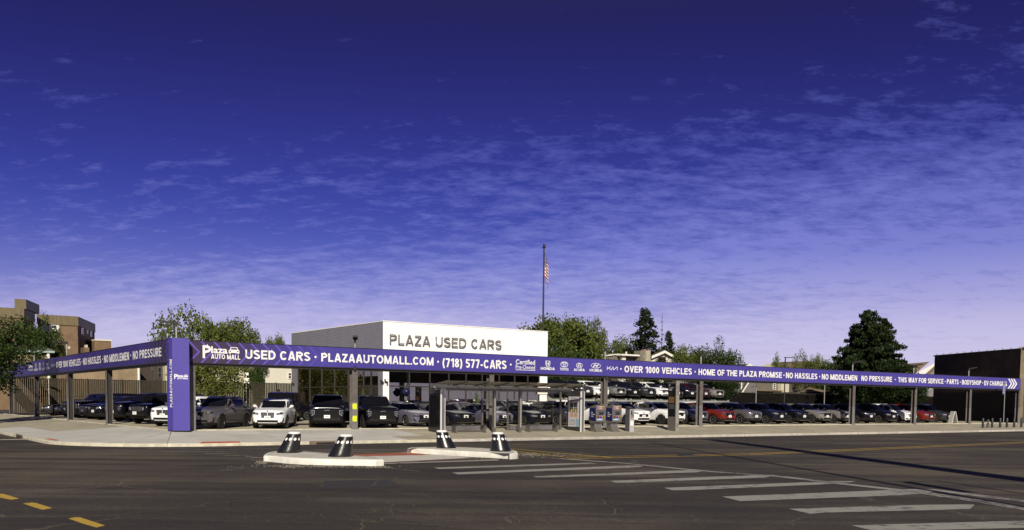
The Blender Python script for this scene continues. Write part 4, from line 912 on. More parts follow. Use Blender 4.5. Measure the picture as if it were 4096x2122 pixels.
    def bars(y0, y1, z0, z1, nb, m=CHROME, th=.012, vert=False):
        mb = MB()
        for k in range(nb):
            t = (k+.5)/nb
            if vert: y = lerp(y0, y1, t)*hw; front([(y-th/2, z0), (y+th/2, z0), (y+th/2, z1), (y-th/2, z1)], None, '', .022, 1, 3, mb=mb)
            else: z = lerp(z0, z1, t); front([(y0*hw, z-th/2), (y1*hw, z-th/2), (y1*hw, z+th/2), (y0*hw, z+th/2)], None, '', .022, 8, 1, mb=mb)
        return mb.mesh('grille_bars', [m], True)
    gr = []; 
    zp = .62 if kind not in ('bigsuv', 'offroader', 'boxvan') else .66
    if face == 'wide':          # full width dark band grille between slim lamps
        parts.append(('grille', front(q(-.50, .50, zn-.36, zn-.10), GRILL, 'grille', .014, 10, 4), False, [('grille_bars', bars(-.48, .48, zn-.35, zn-.12, 4, GLOSSB, .02)), ('badge', front(q(-.07, .07, zn-.27, zn-.16), CHROME, 'badge', .030, 2, 2))]))
        for s in (1, -1): parts.append(('headlight', front([(s*hw*.50, zn-.22), (s*hw*.90, zn-.19), (s*hw*.93, zn-.07), (s*hw*.50, zn-.12)], lm, 'headlight', .014, 6, 3), False, [('light_strip', front([(s*hw*.54, zn-.125), (s*hw*.90, zn-.10), (s*hw*.90, zn-.085), (s*hw*.54, zn-.11)], LAMP, 'light_strip', .020, 5, 1))]))
        parts.append(('air_intake', front(q(-.55, .55, T['clr']+.10, T['clr']+.26), CLAD, 'air_intake', .012, 8, 2), False, []))
        for s in (1, -1): parts.append(('fog_recess', front([(s*hw*.66, T['clr']+.14), (s*hw*.84, T['clr']+.18), (s*hw*.86, T['clr']+.36), (s*hw*.80, T['clr']+.30)], GLOSSB, 'fog_recess', .012, 3, 3), False, []))
        parts.append(('bumper_strip', front(q(-.7, .7, T['clr']+.05, T['clr']+.085), RIMS, 'bumper_strip', .014, 8, 1), False, []))
    elif face == 'oval':        # mid-height oval mesh grille with separate lamps
        parts.append(('grille', front(q(-.48, .48, zn-.42, zn-.22), GRILL, 'grille', .014, 10, 4), False, [('grille_bars', bars(-.46, .46, zn-.41, zn-.24, 5, CLAD, .015)), ('badge', front(q(-.06, .06, zn-.16, zn-.08), CHROME, 'badge', .02, 2, 2))]))
        for s in (1, -1): parts.append(('headlight', front([(s*hw*.55, zn-.24), (s*hw*.90, zn-.20), (s*hw*.93, zn-.06), (s*hw*.60, zn-.12)], LAMP, 'headlight', .014, 6, 3), False, []))
        parts.append(('air_intake', front(q(-.62, .62, T['clr']+.06, T['clr']+.30), CLAD, 'air_intake', .012, 8, 2), False, []))
    elif face == 'twin':        # two rounded upright grilles
        for s in (1, -1):
            parts.append(('grille', front([(s*hw*.03, zn-.38), (s*hw*.34, zn-.38), (s*hw*.38, zn-.12), (s*hw*.03, zn-.12)], GRILL, 'grille', .014, 4, 4), False, [('grille_bars', bars(min(s*.05, s*.35), max(s*.05, s*.35), zn-.36, zn-.13, 6, RIMS if rails != 'b' else CLAD, .016, True))]))
            fr_ = MB()
            for e in ([(.02, zn-.395), (.36, zn-.395), (.36, zn-.378), (.02, zn-.378)], [(.02, zn-.12), (.39, zn-.12), (.39, zn-.105), (.02, zn-.105)], [(.02, zn-.39), (.035, zn-.39), (.035, zn-.11), (.02, zn-.11)], [(.35, zn-.385), (.365, zn-.385), (.395, zn-.115), (.38, zn-.115)]): front([(s*hw*a, b) for a, b in e], None, '', .02, 3, 2, mb=fr_)
            parts.append(('grille_surround', fr_.mesh('grille_surround', [CHROME], True), False, []))
            parts.append(('headlight', front([(s*hw*.50, zn-.24), (s*hw*.88, zn-.20), (s*hw*.92, zn-.07), (s*hw*.54, zn-.13)], LAMPD, 'headlight', .014, 6, 3), False, [('light_strip', front([(s*hw*.56, zn-.20), (s*hw*.72, zn-.19), (s*hw*.72, zn-.12), (s*hw*.60, zn-.13)], LAMP, 'light_strip', .020, 3, 2))]))
            parts.append(('fog_recess', front([(s*hw*.80, T['clr']+.16), (s*hw*.89, T['clr']+.18), (s*hw*.93, T['clr']+.42), (s*hw*.88, T['clr']+.40)], GLOSSB, 'fog_recess', .012, 3, 3), False, []))
        parts.append(('air_intake', front(q(-.60, .60, T['clr']+.08, T['clr']+.28), CLAD, 'air_intake', .012, 8, 2), False, []))
        parts.append(('skid_plate', front(q(-.5, .5, T['clr']+.02, T['clr']+.07), RIMS, 'skid_plate', .014, 8, 1), False, []))
        parts.append(('badge', front(q(-.045, .045, zn-.07, zn-.015), CHROME, 'badge', .014, 2, 2), False, []))
    elif face == 'truck':       # tall dark full-face grille with bowtie badge and bracket lamps
        parts.append(('grille', front(q(-.70, .70, zn-.62, zn-.22), GRILL, 'grille', .014, 10, 5), False, [('grille_bars', bars(-.66, .66, zn-.60, zn-.26, 4, GLOSSB, .045)), ('badge', front([(-.15, zn-.26), (.15, zn-.24), (.15, zn-.19), (-.15, zn-.21)], CHROME, 'badge', .035, 3, 2))]))
        for s in (1, -1):
            parts.append(('headlight', front([(s*hw*.66, zn-.50), (s*hw*.90, zn-.46), (s*hw*.92, zn-.22), (s*hw*.66, zn-.22)], LAMPD, 'headlight', .016, 4, 3), False, [('light_strip', front([(s*hw*.66, zn-.245), (s*hw*.92, zn-.225), (s*hw*.92, zn-.20), (s*hw*.66, zn-.22)], RIMS, 'light_strip', .025, 4, 1)), ('light_strip', front([(s*hw*.66, zn-.40), (s*hw*.685, zn-.41), (s*hw*.685, zn-.22), (s*hw*.66, zn-.22)], RIMS, 'light_strip', .026, 1, 3)), ('light_strip', front([(s*hw*.66, zn-.42), (s*hw*.685, zn-.40), (s*hw*.84, zn-.53), (s*hw*.80, zn-.535)], RIMS, 'light_strip', .026, 2, 3)), ('lamp_bulb', front([(s*hw*.76, zn-.40), (s*hw*.82, zn-.40), (s*hw*.82, zn-.33), (s*hw*.76, zn-.33)], LAMP, 'lamp_bulb', .024, 1, 1))]))
            parts.append(('marker_light', front([(s*hw*.68, zn-.13), (s*hw*.90, zn-.12), (s*hw*.90, zn-.09), (s*hw*.68, zn-.11)], LAMPD, 'marker_light', .014, 3, 1), False, []))
        parts.append(('air_intake', front(q(-.72, .72, T['clr']+.16, T['clr']+.32), CLAD, 'air_intake', .014, 8, 2), False, []))
    elif face == 'slots':       # off-roader: seven upright slots and round lamps
        parts.append(('grille', front(q(-.45, .45, zn-.42, zn-.12), GRILL, 'grille', .012, 8, 4), False, [('grille_bars', bars(-.45, .45, zn-.42, zn-.12, 8, RIMD if rails else RIMS, .03, True))]))
        for s in (1, -1):
            mb = MB(); 
            P = [(0.03-.0, s*hw*.60+.10*math.cos(2*math.pi*i/16), zn-.25+.10*math.sin(2*math.pi*i/16)) for i in range(16)]
            mb.add(P, [tuple(range(16))]); parts.append(('headlight', mb.mesh('headlight', [LAMP]), False, []))
        parts.append(('bumper', MB().box(-.12, .16, -hw*.86, hw*.86, .50, .68).mesh('bumper', [CLAD]), False, []))
    elif face == 'bars':        # chrome horizontal bars across a broad grille
        parts.append(('grille', front(q(-.52, .52, zn-.38, zn-.10), GRILL, 'grille', .014, 10, 4), False, [('grille_bars', bars(-.52, .52, zn-.38, zn-.10, 3, CHROME, .022)), ('badge', front(q(-.07, .07, zn-.28, zn-.16), CHROME, 'badge', .030, 2, 2))]))
        for s in (1, -1): parts.append(('headlight', front([(s*hw*.52, zn-.24), (s*hw*.88, zn-.17), (s*hw*.93, zn-.04), (s*hw*.52, zn-.12)], LAMP, 'headlight', .014, 6, 3), False, []))
        parts.append(('air_intake', front(q(-.5, .5, T['clr']+.10, T['clr']+.26), CLAD, 'air_intake', .012, 8, 2), False, []))
        for s in (1, -1): parts.append(('fog_recess', front([(s*hw*.58, T['clr']+.14), (s*hw*.84, T['clr']+.16), (s*hw*.88, T['clr']+.28), (s*hw*.66, T['clr']+.24)], GLOSSB, 'fog_recess', .012, 3, 3), False, []))
    # number plate
    h = cast(Vector((2, 0, zp-.06)), Vector((-1, 0, 0))); h2 = cast(Vector((2, 0, zp+.06)), Vector((-1, 0, 0))); xp = max(h.x if h else 0, h2.x if h2 else 0)+.025+(.16 if face == 'slots' else 0)
    pm = MB().box(xp-.012, xp, -.165, .165, zp-.085, zp+.085).mesh('number_plate', [PLATE])
    ink = text_mesh('Plaza', .02)[0].copy(); a, b, c, d = text_mesh('Plaza', .02)[1:]
    for v in ink.vertices: v.co = (xp+.003, -.11+(v.co.x-a)/(b-a)*.22, zp-.02+(v.co.y-c)/(d-c)*.06)
    ink.materials.clear(); ink.materials.append(INK); ink.name = 'lettering'
    parts.append(('number_plate', pm, False, [('lettering', ink)]))
    return dict(T=T, parts=parts, wheels=wheel_meshes(T['r'], RIMD if rim == 'd' else RIMS, 'm' if kind == 'luxury' else 's'))
_types = {}
def car(kind, face, color, name, label, pos, rz, rim='s', light='d', rails=False, group=None, cat='car', simple=False, cabincol=None, mirrorcol=None, z=None):
    key = (kind, face, rim, light, rails)
    if key not in _types: _types[key] = build_type(*key)
    D = _types[key]; T = D['T']; root = thing(name, label, cat, pos, rz, group)
    for nm, me, painted, kids in D['parts']:
        if simple and nm in ('door_gap', 'door_handle', 'tail_light', 'arch_trim', 'air_intake', 'fog_recess', 'bumper_strip', 'skid_plate', 'marker_light', 'badge', 'grille_surround'): continue
        o = put(nm, me, root)
        if painted:
            c = color
            if nm == 'cabin' and cabincol: c = cabincol
            if nm == 'mirror' and mirrorcol: c = mirrorcol
            for s_ in range(1 if nm == 'body' else len(me.materials)):
                o.material_slots[s_].link = 'OBJECT'; o.material_slots[s_].material = c
        if not simple:
            for kn, km in kids: put(kn, km, o, kind='stuff' if kn == 'lettering' else None)
        elif nm in ('grille', 'number_plate'): pass
    hw = T['W']/2
    for wd in T['wh']:
        for s in (1, -1):
            e = thing('wheel', None, None, (-wd, s*(hw-.13), T['r']), 0 if s > 0 else math.pi); e.parent = root
            put('tyre', D['wheels'][0], e); put('rim', D['wheels'][1], e)
    return root
PB = paintmat('black_car_paint', (.004, .004, .006), 0, .2, .12, .2); PBB = paintmat('blue_black_car_paint', (.007, .009, .016)); PWH = paintmat('white_car_paint', (.74, .74, .75), 0, .3)
PGD = paintmat('dark_grey_car_paint', (.050, .047, .052), .5); PGX = paintmat('brownish_grey_car_paint', (.13, .115, .12), .4); PSV = paintmat('silver_car_paint', (.33, .32, .36), .6); PLV = paintmat('lavender_silver_car_paint', (.22, .21, .29), .55)
PRD = paintmat('red_car_paint', (.20, .022, .014), .35); PDR = paintmat('dark_red_car_paint', (.07, .010, .012), .3); PBG = paintmat('blue_grey_car_paint', (.16, .16, .20), .5); PTP = paintmat('warm_grey_car_paint', (.24, .22, .205), .35)
PNV = paintmat('navy_car_paint', (.010, .011, .024), .3, .2, .15, .22); PVI = paintmat('violet_blue_car_paint', (.045, .040, .17), .5); PGN = paintmat('olive_grey_car_paint', (.20, .20, .185), .4)
rzR = TH0-math.pi/2       # nose toward the right-hand street
rzL = TH0+math.pi         # nose toward the left-hand street
def car_r(px, kind, face, col, name, label, b=1.35, dyaw=0., z=None, **kw):
    a = toAB(on_b(px, 1670, b))[0]; p = AB(a, b); return car(kind, face, col, name, label, (p.x, p.y, g(a, b+1) if z is None else z), rzR+R_(dyaw), **kw)
def car_l(px, kind, face, col, name, label, a=1.2, dyaw=0., **kw):
    b = toAB(on_a(px, 1670, a))[1]; p = AB(a, b); return car(kind, face, col, name, label, (p.x, p.y, g(a+1, b)), rzL+R_(dyaw), **kw)
GF = 'cars parked nose-out along the main street'; GS = 'cars parked nose-out along the side street'; GU = 'cars raised on the lift row'; GB_ = 'cars in the second row behind the front line'
car_r(1704, 'sedan', 'wide', PLV, 'sedan', 'silver-lavender sedan just right of the second black suv', group=GF)
car_r(1864, 'sedan', 'wide', PNV, 'sedan', 'dark navy sedan with a greenish plate behind the left bus shelter bench', group=GF, rim='d')
car_r(2019, 'sedan', 'wide', PLV, 'sedan', 'silver sedan seen through the gap in the middle of the bus shelter', group=GF, light='l')
car_r(2171, 'sedan', 'wide', PNV, 'sedan', 'dark navy sedan behind the right-hand bus shelter bench', group=GF, light='l')
car_r(2296, 'compact', 'wide', PGD, 'crossover_car', 'dark grey crossover half hidden behind the shelter advertising panel', group=GF)
car_r(2444, 'compact', 'oval', PWH, 'crossover_car', 'white crossover standing behind the two ticket machines', group=GF)
car_r(2575, 'compact', 'oval', PWH, 'crossover_car', 'white crossover with oval black grille beside the parking meter', group=GF, rim='d')
car_r(2716, 'crossover', 'wide', PWH, 'crossover_car', 'white crossover with its nose behind the black information totem', group=GF, rim='d')
car_r(2808, 'crossover', 'wide', PBG, 'crossover_car', 'blue-grey crossover between the black totem and a banner column', group=GF)
car_r(2920, 'crossover', 'wide', PRD, 'crossover_car', 'bright red crossover with chrome grille bars right of a banner column', group=GF)
car_r(3026, 'crossover', 'bars', PGX, 'crossover_car', 'older brownish grey crossover with bright headlights next to the red one', group=GF, light='l')
car_r(3127, 'crossover', 'wide', PNV, 'crossover_car', 'blue-black crossover with a bright nose badge right of the brownish grey one', group=GF, light='l')
car_r(3218, 'crossover', 'wide', PB, 'crossover_car', 'black crossover with roof rails below the small gabled house', group=GF, rails='b')
car_r(3310, 'crossover', 'wide', PTP, 'crossover_car', 'warm grey crossover with silver roof rails and black grille', group=GF, rails='s')
car_r(3392, 'crossover', 'wide', PTP, 'crossover_car', 'warm grey crossover partly hidden by the column under the dark conifer', group=GF)
car_r(3485, 'crossover', 'bars', PB, 'crossover_car', 'black suv with glossy headlight just right of the column under the conifer', group=GF, light='l')
car_r(3575, 'minivan', 'wide', PB, 'minivan', 'black minivan beside the white one', group=GF, light='l')
car_r(3650, 'minivan', 'bars', PWH, 'minivan', 'white minivan with its nose behind a banner column', group=GF)
car_r(3726, 'minivan', 'wide', PRD, 'minivan', 'red minivan right of the banner column', group=GF, light='l')
car_r(3798, 'minivan', 'wide', PGD, 'minivan', 'dark grey minivan at the far right end of the row by the folding sign', group=GF, light='l')
# left row
car_l(172, 'sedan', 'bars', PGD, 'sedan', 'dark sedan at the far left end of the side street row', dyaw=6, group=GS)
car_l(228, 'sedan', 'bars', PGX, 'sedan', 'dark grey sedan with a silver front corner second from the far left end', dyaw=6, group=GS, light='l')
car_l(260, 'bigsuv', 'truck', PB, 'suv', 'black suv with amber side lamp left of the second banner column', dyaw=8, group=GS)
car_l(292, 'bigsuv', 'truck', PB, 'suv', 'large black suv with its nose behind the second banner column', dyaw=8, group=GS)
car_l(331, 'luxury', 'twin', PB, 'suv', 'black suv with chrome twin grille in the side street row', dyaw=12, group=GS)
car_l(372, 'crossover', 'bars', PB, 'suv', 'black suv with a broad bumper right of the chrome twin grille one', dyaw=14, group=GS)
car_l(450, 'bigsuv', 'truck', PB, 'suv', 'very large black suv showing its front wheel behind the nearest side street column', dyaw=17, group=GS, rim='d')
car_l(548, 'offroader', 'slots', PB, 'offroader', 'black boxy off-roader with upright grille slots left of the white car', dyaw=24, group=GS, rim='d')
car_l(650, 'luxury', 'twin', PWH, 'suv', 'white suv with chrome twin grille cut off by the purple pillar', dyaw=39, group=GS)
car_l(716, 'luxury', 'twin', PLV, 'suv', 'silver-grey suv almost hidden behind the purple pillar', a=2.6, dyaw=42, group=GS)
car_l(787, 'luxury', 'twin', PGX, 'suv', 'dark grey suv with black twin grille right of the purple pillar', a=1.6, dyaw=45, group=GS, rim='d', rails='b')
# angled cars near the corner
def car_at(px, Y, head, kind, face, col, name, label, **kw):
    p = at_depth(px, 1690, Y); a, b = toAB(p); return car(kind, face, col, name, label, (p.x, p.y, g(a, b)), R_(-90+head), **kw)
car_at(1070, 51.0, 3.5, 'compact', 'twin', PWH, 'suv', 'white compact suv facing the street with dark twin grilles', rails='s', rim='s')
car_at(1308, 53.2, 10, 'bigsuv', 'truck', PB, 'suv', 'black full-size suv facing straight out left of the column with yellow notices', rails=False, rim='d')
car_at(1532, 54.2, 21, 'bigsuv', 'truck', PB, 'suv', 'black full-size suv right of the column with yellow notices', rim='d')
car_at(1110, 60.5, 6, 'boxvan', 'truck', PB, 'suv', 'tall boxy black vehicle directly behind the white compact suv')
car_at(1405, 59.0, 30, 'sedan', 'wide', PB, 'sedan', 'low black car between the two full-size black suvs', rim='d')
car_at(1022, 66.0, -40, 'sedan', 'wide', PB, 'sedan', 'black sedan behind the dark grey suv in front of the fence', simple=True)
car_at(700, 64.0, -40, 'luxury', 'twin', PB, 'suv', 'black suv in the second row behind the purple pillar', simple=True)
car_at(480, 72.0, -54, 'bigsuv', 'truck', PB, 'suv', 'black suv in the second row above the very large black suv', simple=True)
# second row between shelter and showroom: only roofs show
for px, kind, col, nm in ((1770, 'sedan', PNV, 'dark roof left of the shelter'), (1925, 'sedan', PLV, 'grey roof beside the conical shrub'), (2050, 'crossover', PLV, 'silver roof behind the middle of the shelter'), (2120, 'crossover', PSV, 'silver roof behind the right shelter bay'), (2210, 'sedan', PWH, 'pale roof at the white showroom corner'), (2370, 'crossover', PWH, 'white roof left of the ticket machines'), (2880, 'crossover', PWH, 'white roof behind the red crossover'), (3010, 'crossover', PSV, 'pale roof right of the lift row'), (3560, 'crossover', PB, 'black roof behind the minivans'), (1660, 'sedan', PBG, 'grey roof behind the first silver sedan')):
    car_r(px, kind, 'wide', col, 'sedan' if kind == 'sedan' else 'crossover_car', 'second-row car with a '+nm, b=8.8, simple=True, group=GB_)
# raised row on lifts
ZU = 2.56; BU = 16.5
UP = [(2150, 'crossover', 'wide', PB, 'black car'), (2219, 'crossover', 'bars', PVI, 'violet-blue car'), (2285, 'crossover', 'wide', PB, 'black car'), (2350, 'crossover', 'bars', PGD, 'dark grey car'), (2412, 'compact', 'wide', PWH, 'white car'), (2482, 'crossover', 'wide', PGN, 'olive-grey car'), (2539, 'crossover', 'wide', PB, 'black car'), (2603, 'crossover', 'wide', PGD, 'mid-grey car'), (2663, 'crossover', 'bars', PWH, 'white car'), (2712, 'sedan', 'wide', PGD, 'low dark car'), (2767, 'compact', 'bars', PB, 'black car'), (2822, 'crossover', 'bars', PDR, 'dark red car'), (2877, 'crossover', 'wide', PTP, 'warm grey car')]
WHERE = ['hidden behind the white showroom corner', 'right of the white showroom corner', 'above the shelter advertising panel', 'just right of the shelter advertising panel', 'left of the column behind the ticket machines', 'right of the column behind the ticket machines', 'above the parking meter', 'below the stone chimney', 'with a big black grille left of the black totem', 'behind the black totem', 'with bright grille slots right of the black totem', 'behind the banner column', 'at the right-hand end']
lift_a = []
for (px, kind, face, col, nm), wh in zip(UP, WHERE):
    car_r(px, kind, face, col, 'crossover_car' if kind != 'sedan' else 'sedan', nm+' raised on a lift '+wh, b=BU, z=ZU, group=GU, light='l', rim='s')
    lift_a.append(toAB(on_b(px, 1600, BU))[0])
LG = mat('galvanised_lift_steel', (.36, .37, .33), .5, .2, 6, metal=.3); LD = mat('lift_deck', (.05, .05, .045), .7, .2, 6)
for a, wh in zip(lift_a, WHERE):
    p = AB(a, BU, g(8, 8)); r = thing('car_lift', 'grey two-level car lift '+wh, 'car lift', tuple(p), TH0, 'car lifts with raised platforms'); z = ZU-p.z
    MB().box(-1.06, 1.06, .12, 5.0, z-.10, z-.005).build('platform', LD, r)
    MB().box(-1.24, 1.24, -.30, -.16, z-.26, z-.14).build('front_rail', LG, r)
    for x in (-1.18, 1.18):
        MB().box(x-.06, x+.06, -.16, .0, 0, z+.02).build('post', LG, r); MB().box(x-.06, x+.06, 4.4, 4.56, 0, z+.5).build('post', LG, r)
    MB().prism([(-1.0, -.16, z-.22), (-.9, -.16, z-.22), (-.2, .12, z-.04), (-.3, .12, z-.04)], (0, .04, .04)).build('brace', LG, r)
    MB().box(-1.2, 1.2, .0, .12, z-.16, z-.10).build('cross_beam', LG, r)
# ================================================================== bus shelter (frame of the street: x along the kerb, -y toward the kerb)
SGL = thinglass('shelter_glass', (.95, .95, .93), .02); RGL = thinglass('smoked_roof_glass', (.50, .49, .43), .10, .5)
AF = mat('anodised_frame', (.20, .185, .165), .4, .12, 6, metal=.6); AFL = mat('pale_aluminium', (.33, .315, .27), .4, .08, 6, metal=.3)
s0a, s1a = toAB(on_b(1742, 1720, -2.3))[0], toAB(on_b(2300, 1725, -2.3))[0]
sh = thing('bus_shelter', 'long glass bus shelter with steel posts and sloping smoked roof on the pavement', 'bus shelter', tuple(AB(0, 0, 0)), TH0)
def sx(px, y=1730, b=-2.85): return toAB(on_b(px, y, b))[0]
zf = .34; zt_ = 2.92
rx0, rx1 = sx(1736, 1545, -3.05), sx(2287, 1555, -3.05)
MB().box(rx0, rx1, -3.10, -3.02, 2.88, 3.02).build('fascia', AFL, sh)
np_ = 7; pw = (rx1+.1-rx0)/np_
for i in range(np_):
    x0 = rx0+i*pw+.01; x1 = rx0+(i+1)*pw-.01
    MB().add([(x0, -4.35, 3.26), (x1, -4.35, 3.26), (x1, -2.80, 3.07), (x0, -2.80, 3.07), (x0, -4.35, 3.272), (x1, -4.35, 3.272), (x1, -2.80, 3.082), (x0, -2.80, 3.082)], [(3,2,1,0),(4,5,6,7),(0,1,5,4),(1,2,6,5),(2,3,7,6),(3,0,4,7)]).build('roof_pane', RGL, sh)
for i in range(np_+1):
    x = rx0+i*pw; MB().prism([(x-.03, -4.42, 3.20), (x-.03, -2.75, 2.99), (x-.03, -2.75, 3.06), (x-.03, -4.42, 3.25)], (.06, 0, 0)).build('roof_arm', AF, sh)
MB().box(rx0+.1, rx1-.05, -3.01, -2.84, 2.76, 2.98).build('header_beam', AF, sh); MB().box(rx0+.1, rx1-.05, -1.66, -1.58, 2.76, 2.84).build('rear_beam', AF, sh)
for px in (1975, 2078):
    x = sx(px); MB().box(x-.08, x+.08, -2.96, -2.80, zf, 2.78).build('post', AF, sh); MB().box(x-.05, x+.05, -2.965, -2.961, zf+.3, 2.5).build('post_face', AFL, sh)
    MB().box(x-.05, x+.05, -1.67, -1.57, zf+.08, 2.82).build('rear_post', AF, sh)
for x in (sx(1800), sx(2290)): MB().box(x-.05, x+.05, -1.67, -1.57, zf+.08, 2.82).build('rear_post', AF, sh)
bays = [(sx(1795), sx(1966)), (sx(2086), sx(2272))]
DOT = mat('white_glass_dot', (.7, .7, .68), .5, 0, 1)
for x0, x1 in bays:
    n = 3
    for i in range(n):
        a, b = lerp(x0, x1, i/n)+.01, lerp(x0, x1, (i+1)/n)-.01
        MB().box(a, b, -1.625, -1.613, zf+.42, 2.78).build('glass_pane', SGL, sh)
    MB().box(x0, x1, -1.68, -1.56, zf+.12, zf+.38).build('base_rail', STEEL, sh)
    db = MB(); k = x0+.06
    while k < x1: dot(db, k, 1.93, .018, -1.630, 8); k += .09
    db.build('glass_dots', DOT, sh, kind='stuff')
MB().box(sx(1978), sx(2076), -1.625, -1.613, zf+.9, 2.78).build('glass_pane', SGL, sh)
# advertising end panels
ADF = mat('advert_frame', (.035, .033, .030), .35, .15, 5); 
def endpanel(x, name, poster):
    e = thing(name, None, None); e.parent = sh; e.location = (x, -2.25, zf)
    MB().box(-.09, .09, -.66, .62, .12, 2.30).build('frame', ADF, e); MB().box(-.07, .07, -.5, .5, -.05, .12).build('foot', ADF, e)
    MB().box(-.10, .10, -.665, .62, 2.31, 2.55).build('top_box', ADF, e)
    MB().box(-.10, .10, -.80, -.67, -.03, 2.56).build('edge_post', STEEL, e)
    for s in (-.125, .105): MB().box(s, s+.02, -.81, -.69, -.03, 2.50).build('light_strip', WHITE, e)
    return e
e1 = endpanel(sx(1765), 'end_panel', False)
MB().box(-.094, -.0905, -.58, .54, .25, 2.20).build('glass_face', GLOSSB, e1); MB().box(.0905, .094, -.58, .54, .25, 2.20).build('glass_face', GLOSSB, e1)
e2 = endpanel(sx(2322), 'end_panel', True)
PST = mat('poster_paper', (.46, .44, .47), .5, .06, 2); PTX = mat('poster_ink', (.06, .055, .08), .6, 0, 1); PBL = mat('poster_blue', (.22, .34, .42), .6, .1, 2); PPH = mat('poster_photo_dark', (.045, .04, .035), .6, .6, 18); PYE = mat('poster_photo_yellow', (.42, .33, .09), .6, .3, 9); PPK = mat('poster_photo_tan', (.40, .24, .15), .6, .4, 14)
# the poster faces the panel's left side (-x); build it as a part with its print as children
po = MB().box(-.098, -.0935, -.56, .50, .30, 2.18).build('poster', PST, sh); po.location = (sx(2322), -2.25, zf)
def pr_(y0, y1, z0, z1, m, nm='print', o=.003): MB().quad((-.098-o, y0, z0), (-.098-o, y1, z0), (-.098-o, y1, z1), (-.098-o, y0, z1)).build(nm, m, po)
for j, (za, m) in enumerate(((1.50, PPH), (1.18, PPH))):
    for i in range(2): pr_(.36-i*.40, .02-i*.40, za, za+.29, m, 'photo_print')
for i in range(2): pr_(.28-i*.40, .10-i*.40, 1.19, 1.42, PYE, 'photo_print', .006)
for i in range(2): pr_(.34-i*.40, .03-i*.40, .90, 1.13, PPK, 'photo_print')
pr_(-.26, -.54, .31, .80, PBL, 'print')
def vtext(s, ya, yb, z0, z1, m=PTX, bold=.02):
    src, a, b, c, d = text_mesh(s, bold); me = src.copy(); me.materials.clear(); me.materials.append(m); me.name = 'lettering'
    for v in me.vertices: v.co = (-.103, ya+(v.co.x-a)/(b-a)*(yb-ya), z0+(v.co.y-c)/(d-c)*(z1-z0))
    put('lettering', me, po, kind='stuff')
vtext('Easy Fix for', .22, -.24, 2.02, 2.11); vtext('Bunions and Corns', .34, -.40, 1.90, 2.00); vtext('SMALL BUNION SURGERY', .38, -.44, 1.80, 1.86)
vtext('(718) 280-8020', .40, -.16, .66, .73); vtext('Family Foot Specialist', .38, -.20, .57, .63, bold=.0); vtext('Brooklyn Queens Manhattan', .40, -.24, .50, .55, bold=.0); vtext('(718) 979-2170', .38, -.14, .40, .47)
# benches
for (pa, pb, nm) in ((1822, 1945, 'left'), (2118, 2232, 'right')):
    x0, x1 = sx(pa), sx(pb); b = thing('bench', 'dark metal bench in the '+nm+' bay of the bus shelter', 'bench', tuple(AB(x0, -2.65, .355)), TH0, 'benches inside the bus shelter'); w = x1-x0
    MB().box(0, w, -.24, .24, .40, .45).build('seat', ADF, b)
    for x in (.0, w-.12): MB().box(x, x+.12, -.22, .22, -.06, .40).build('leg', AF, b)
lt = at_z(2194, 1723, .33); MB().lathe([(.02, 0), (.045, .03), (.03, .10)], 8).build('crumpled_cup', WHITE, label='crumpled white cup lying beside the right bench of the shelter', cat='litter', loc=(lt.x, lt.y, .33))
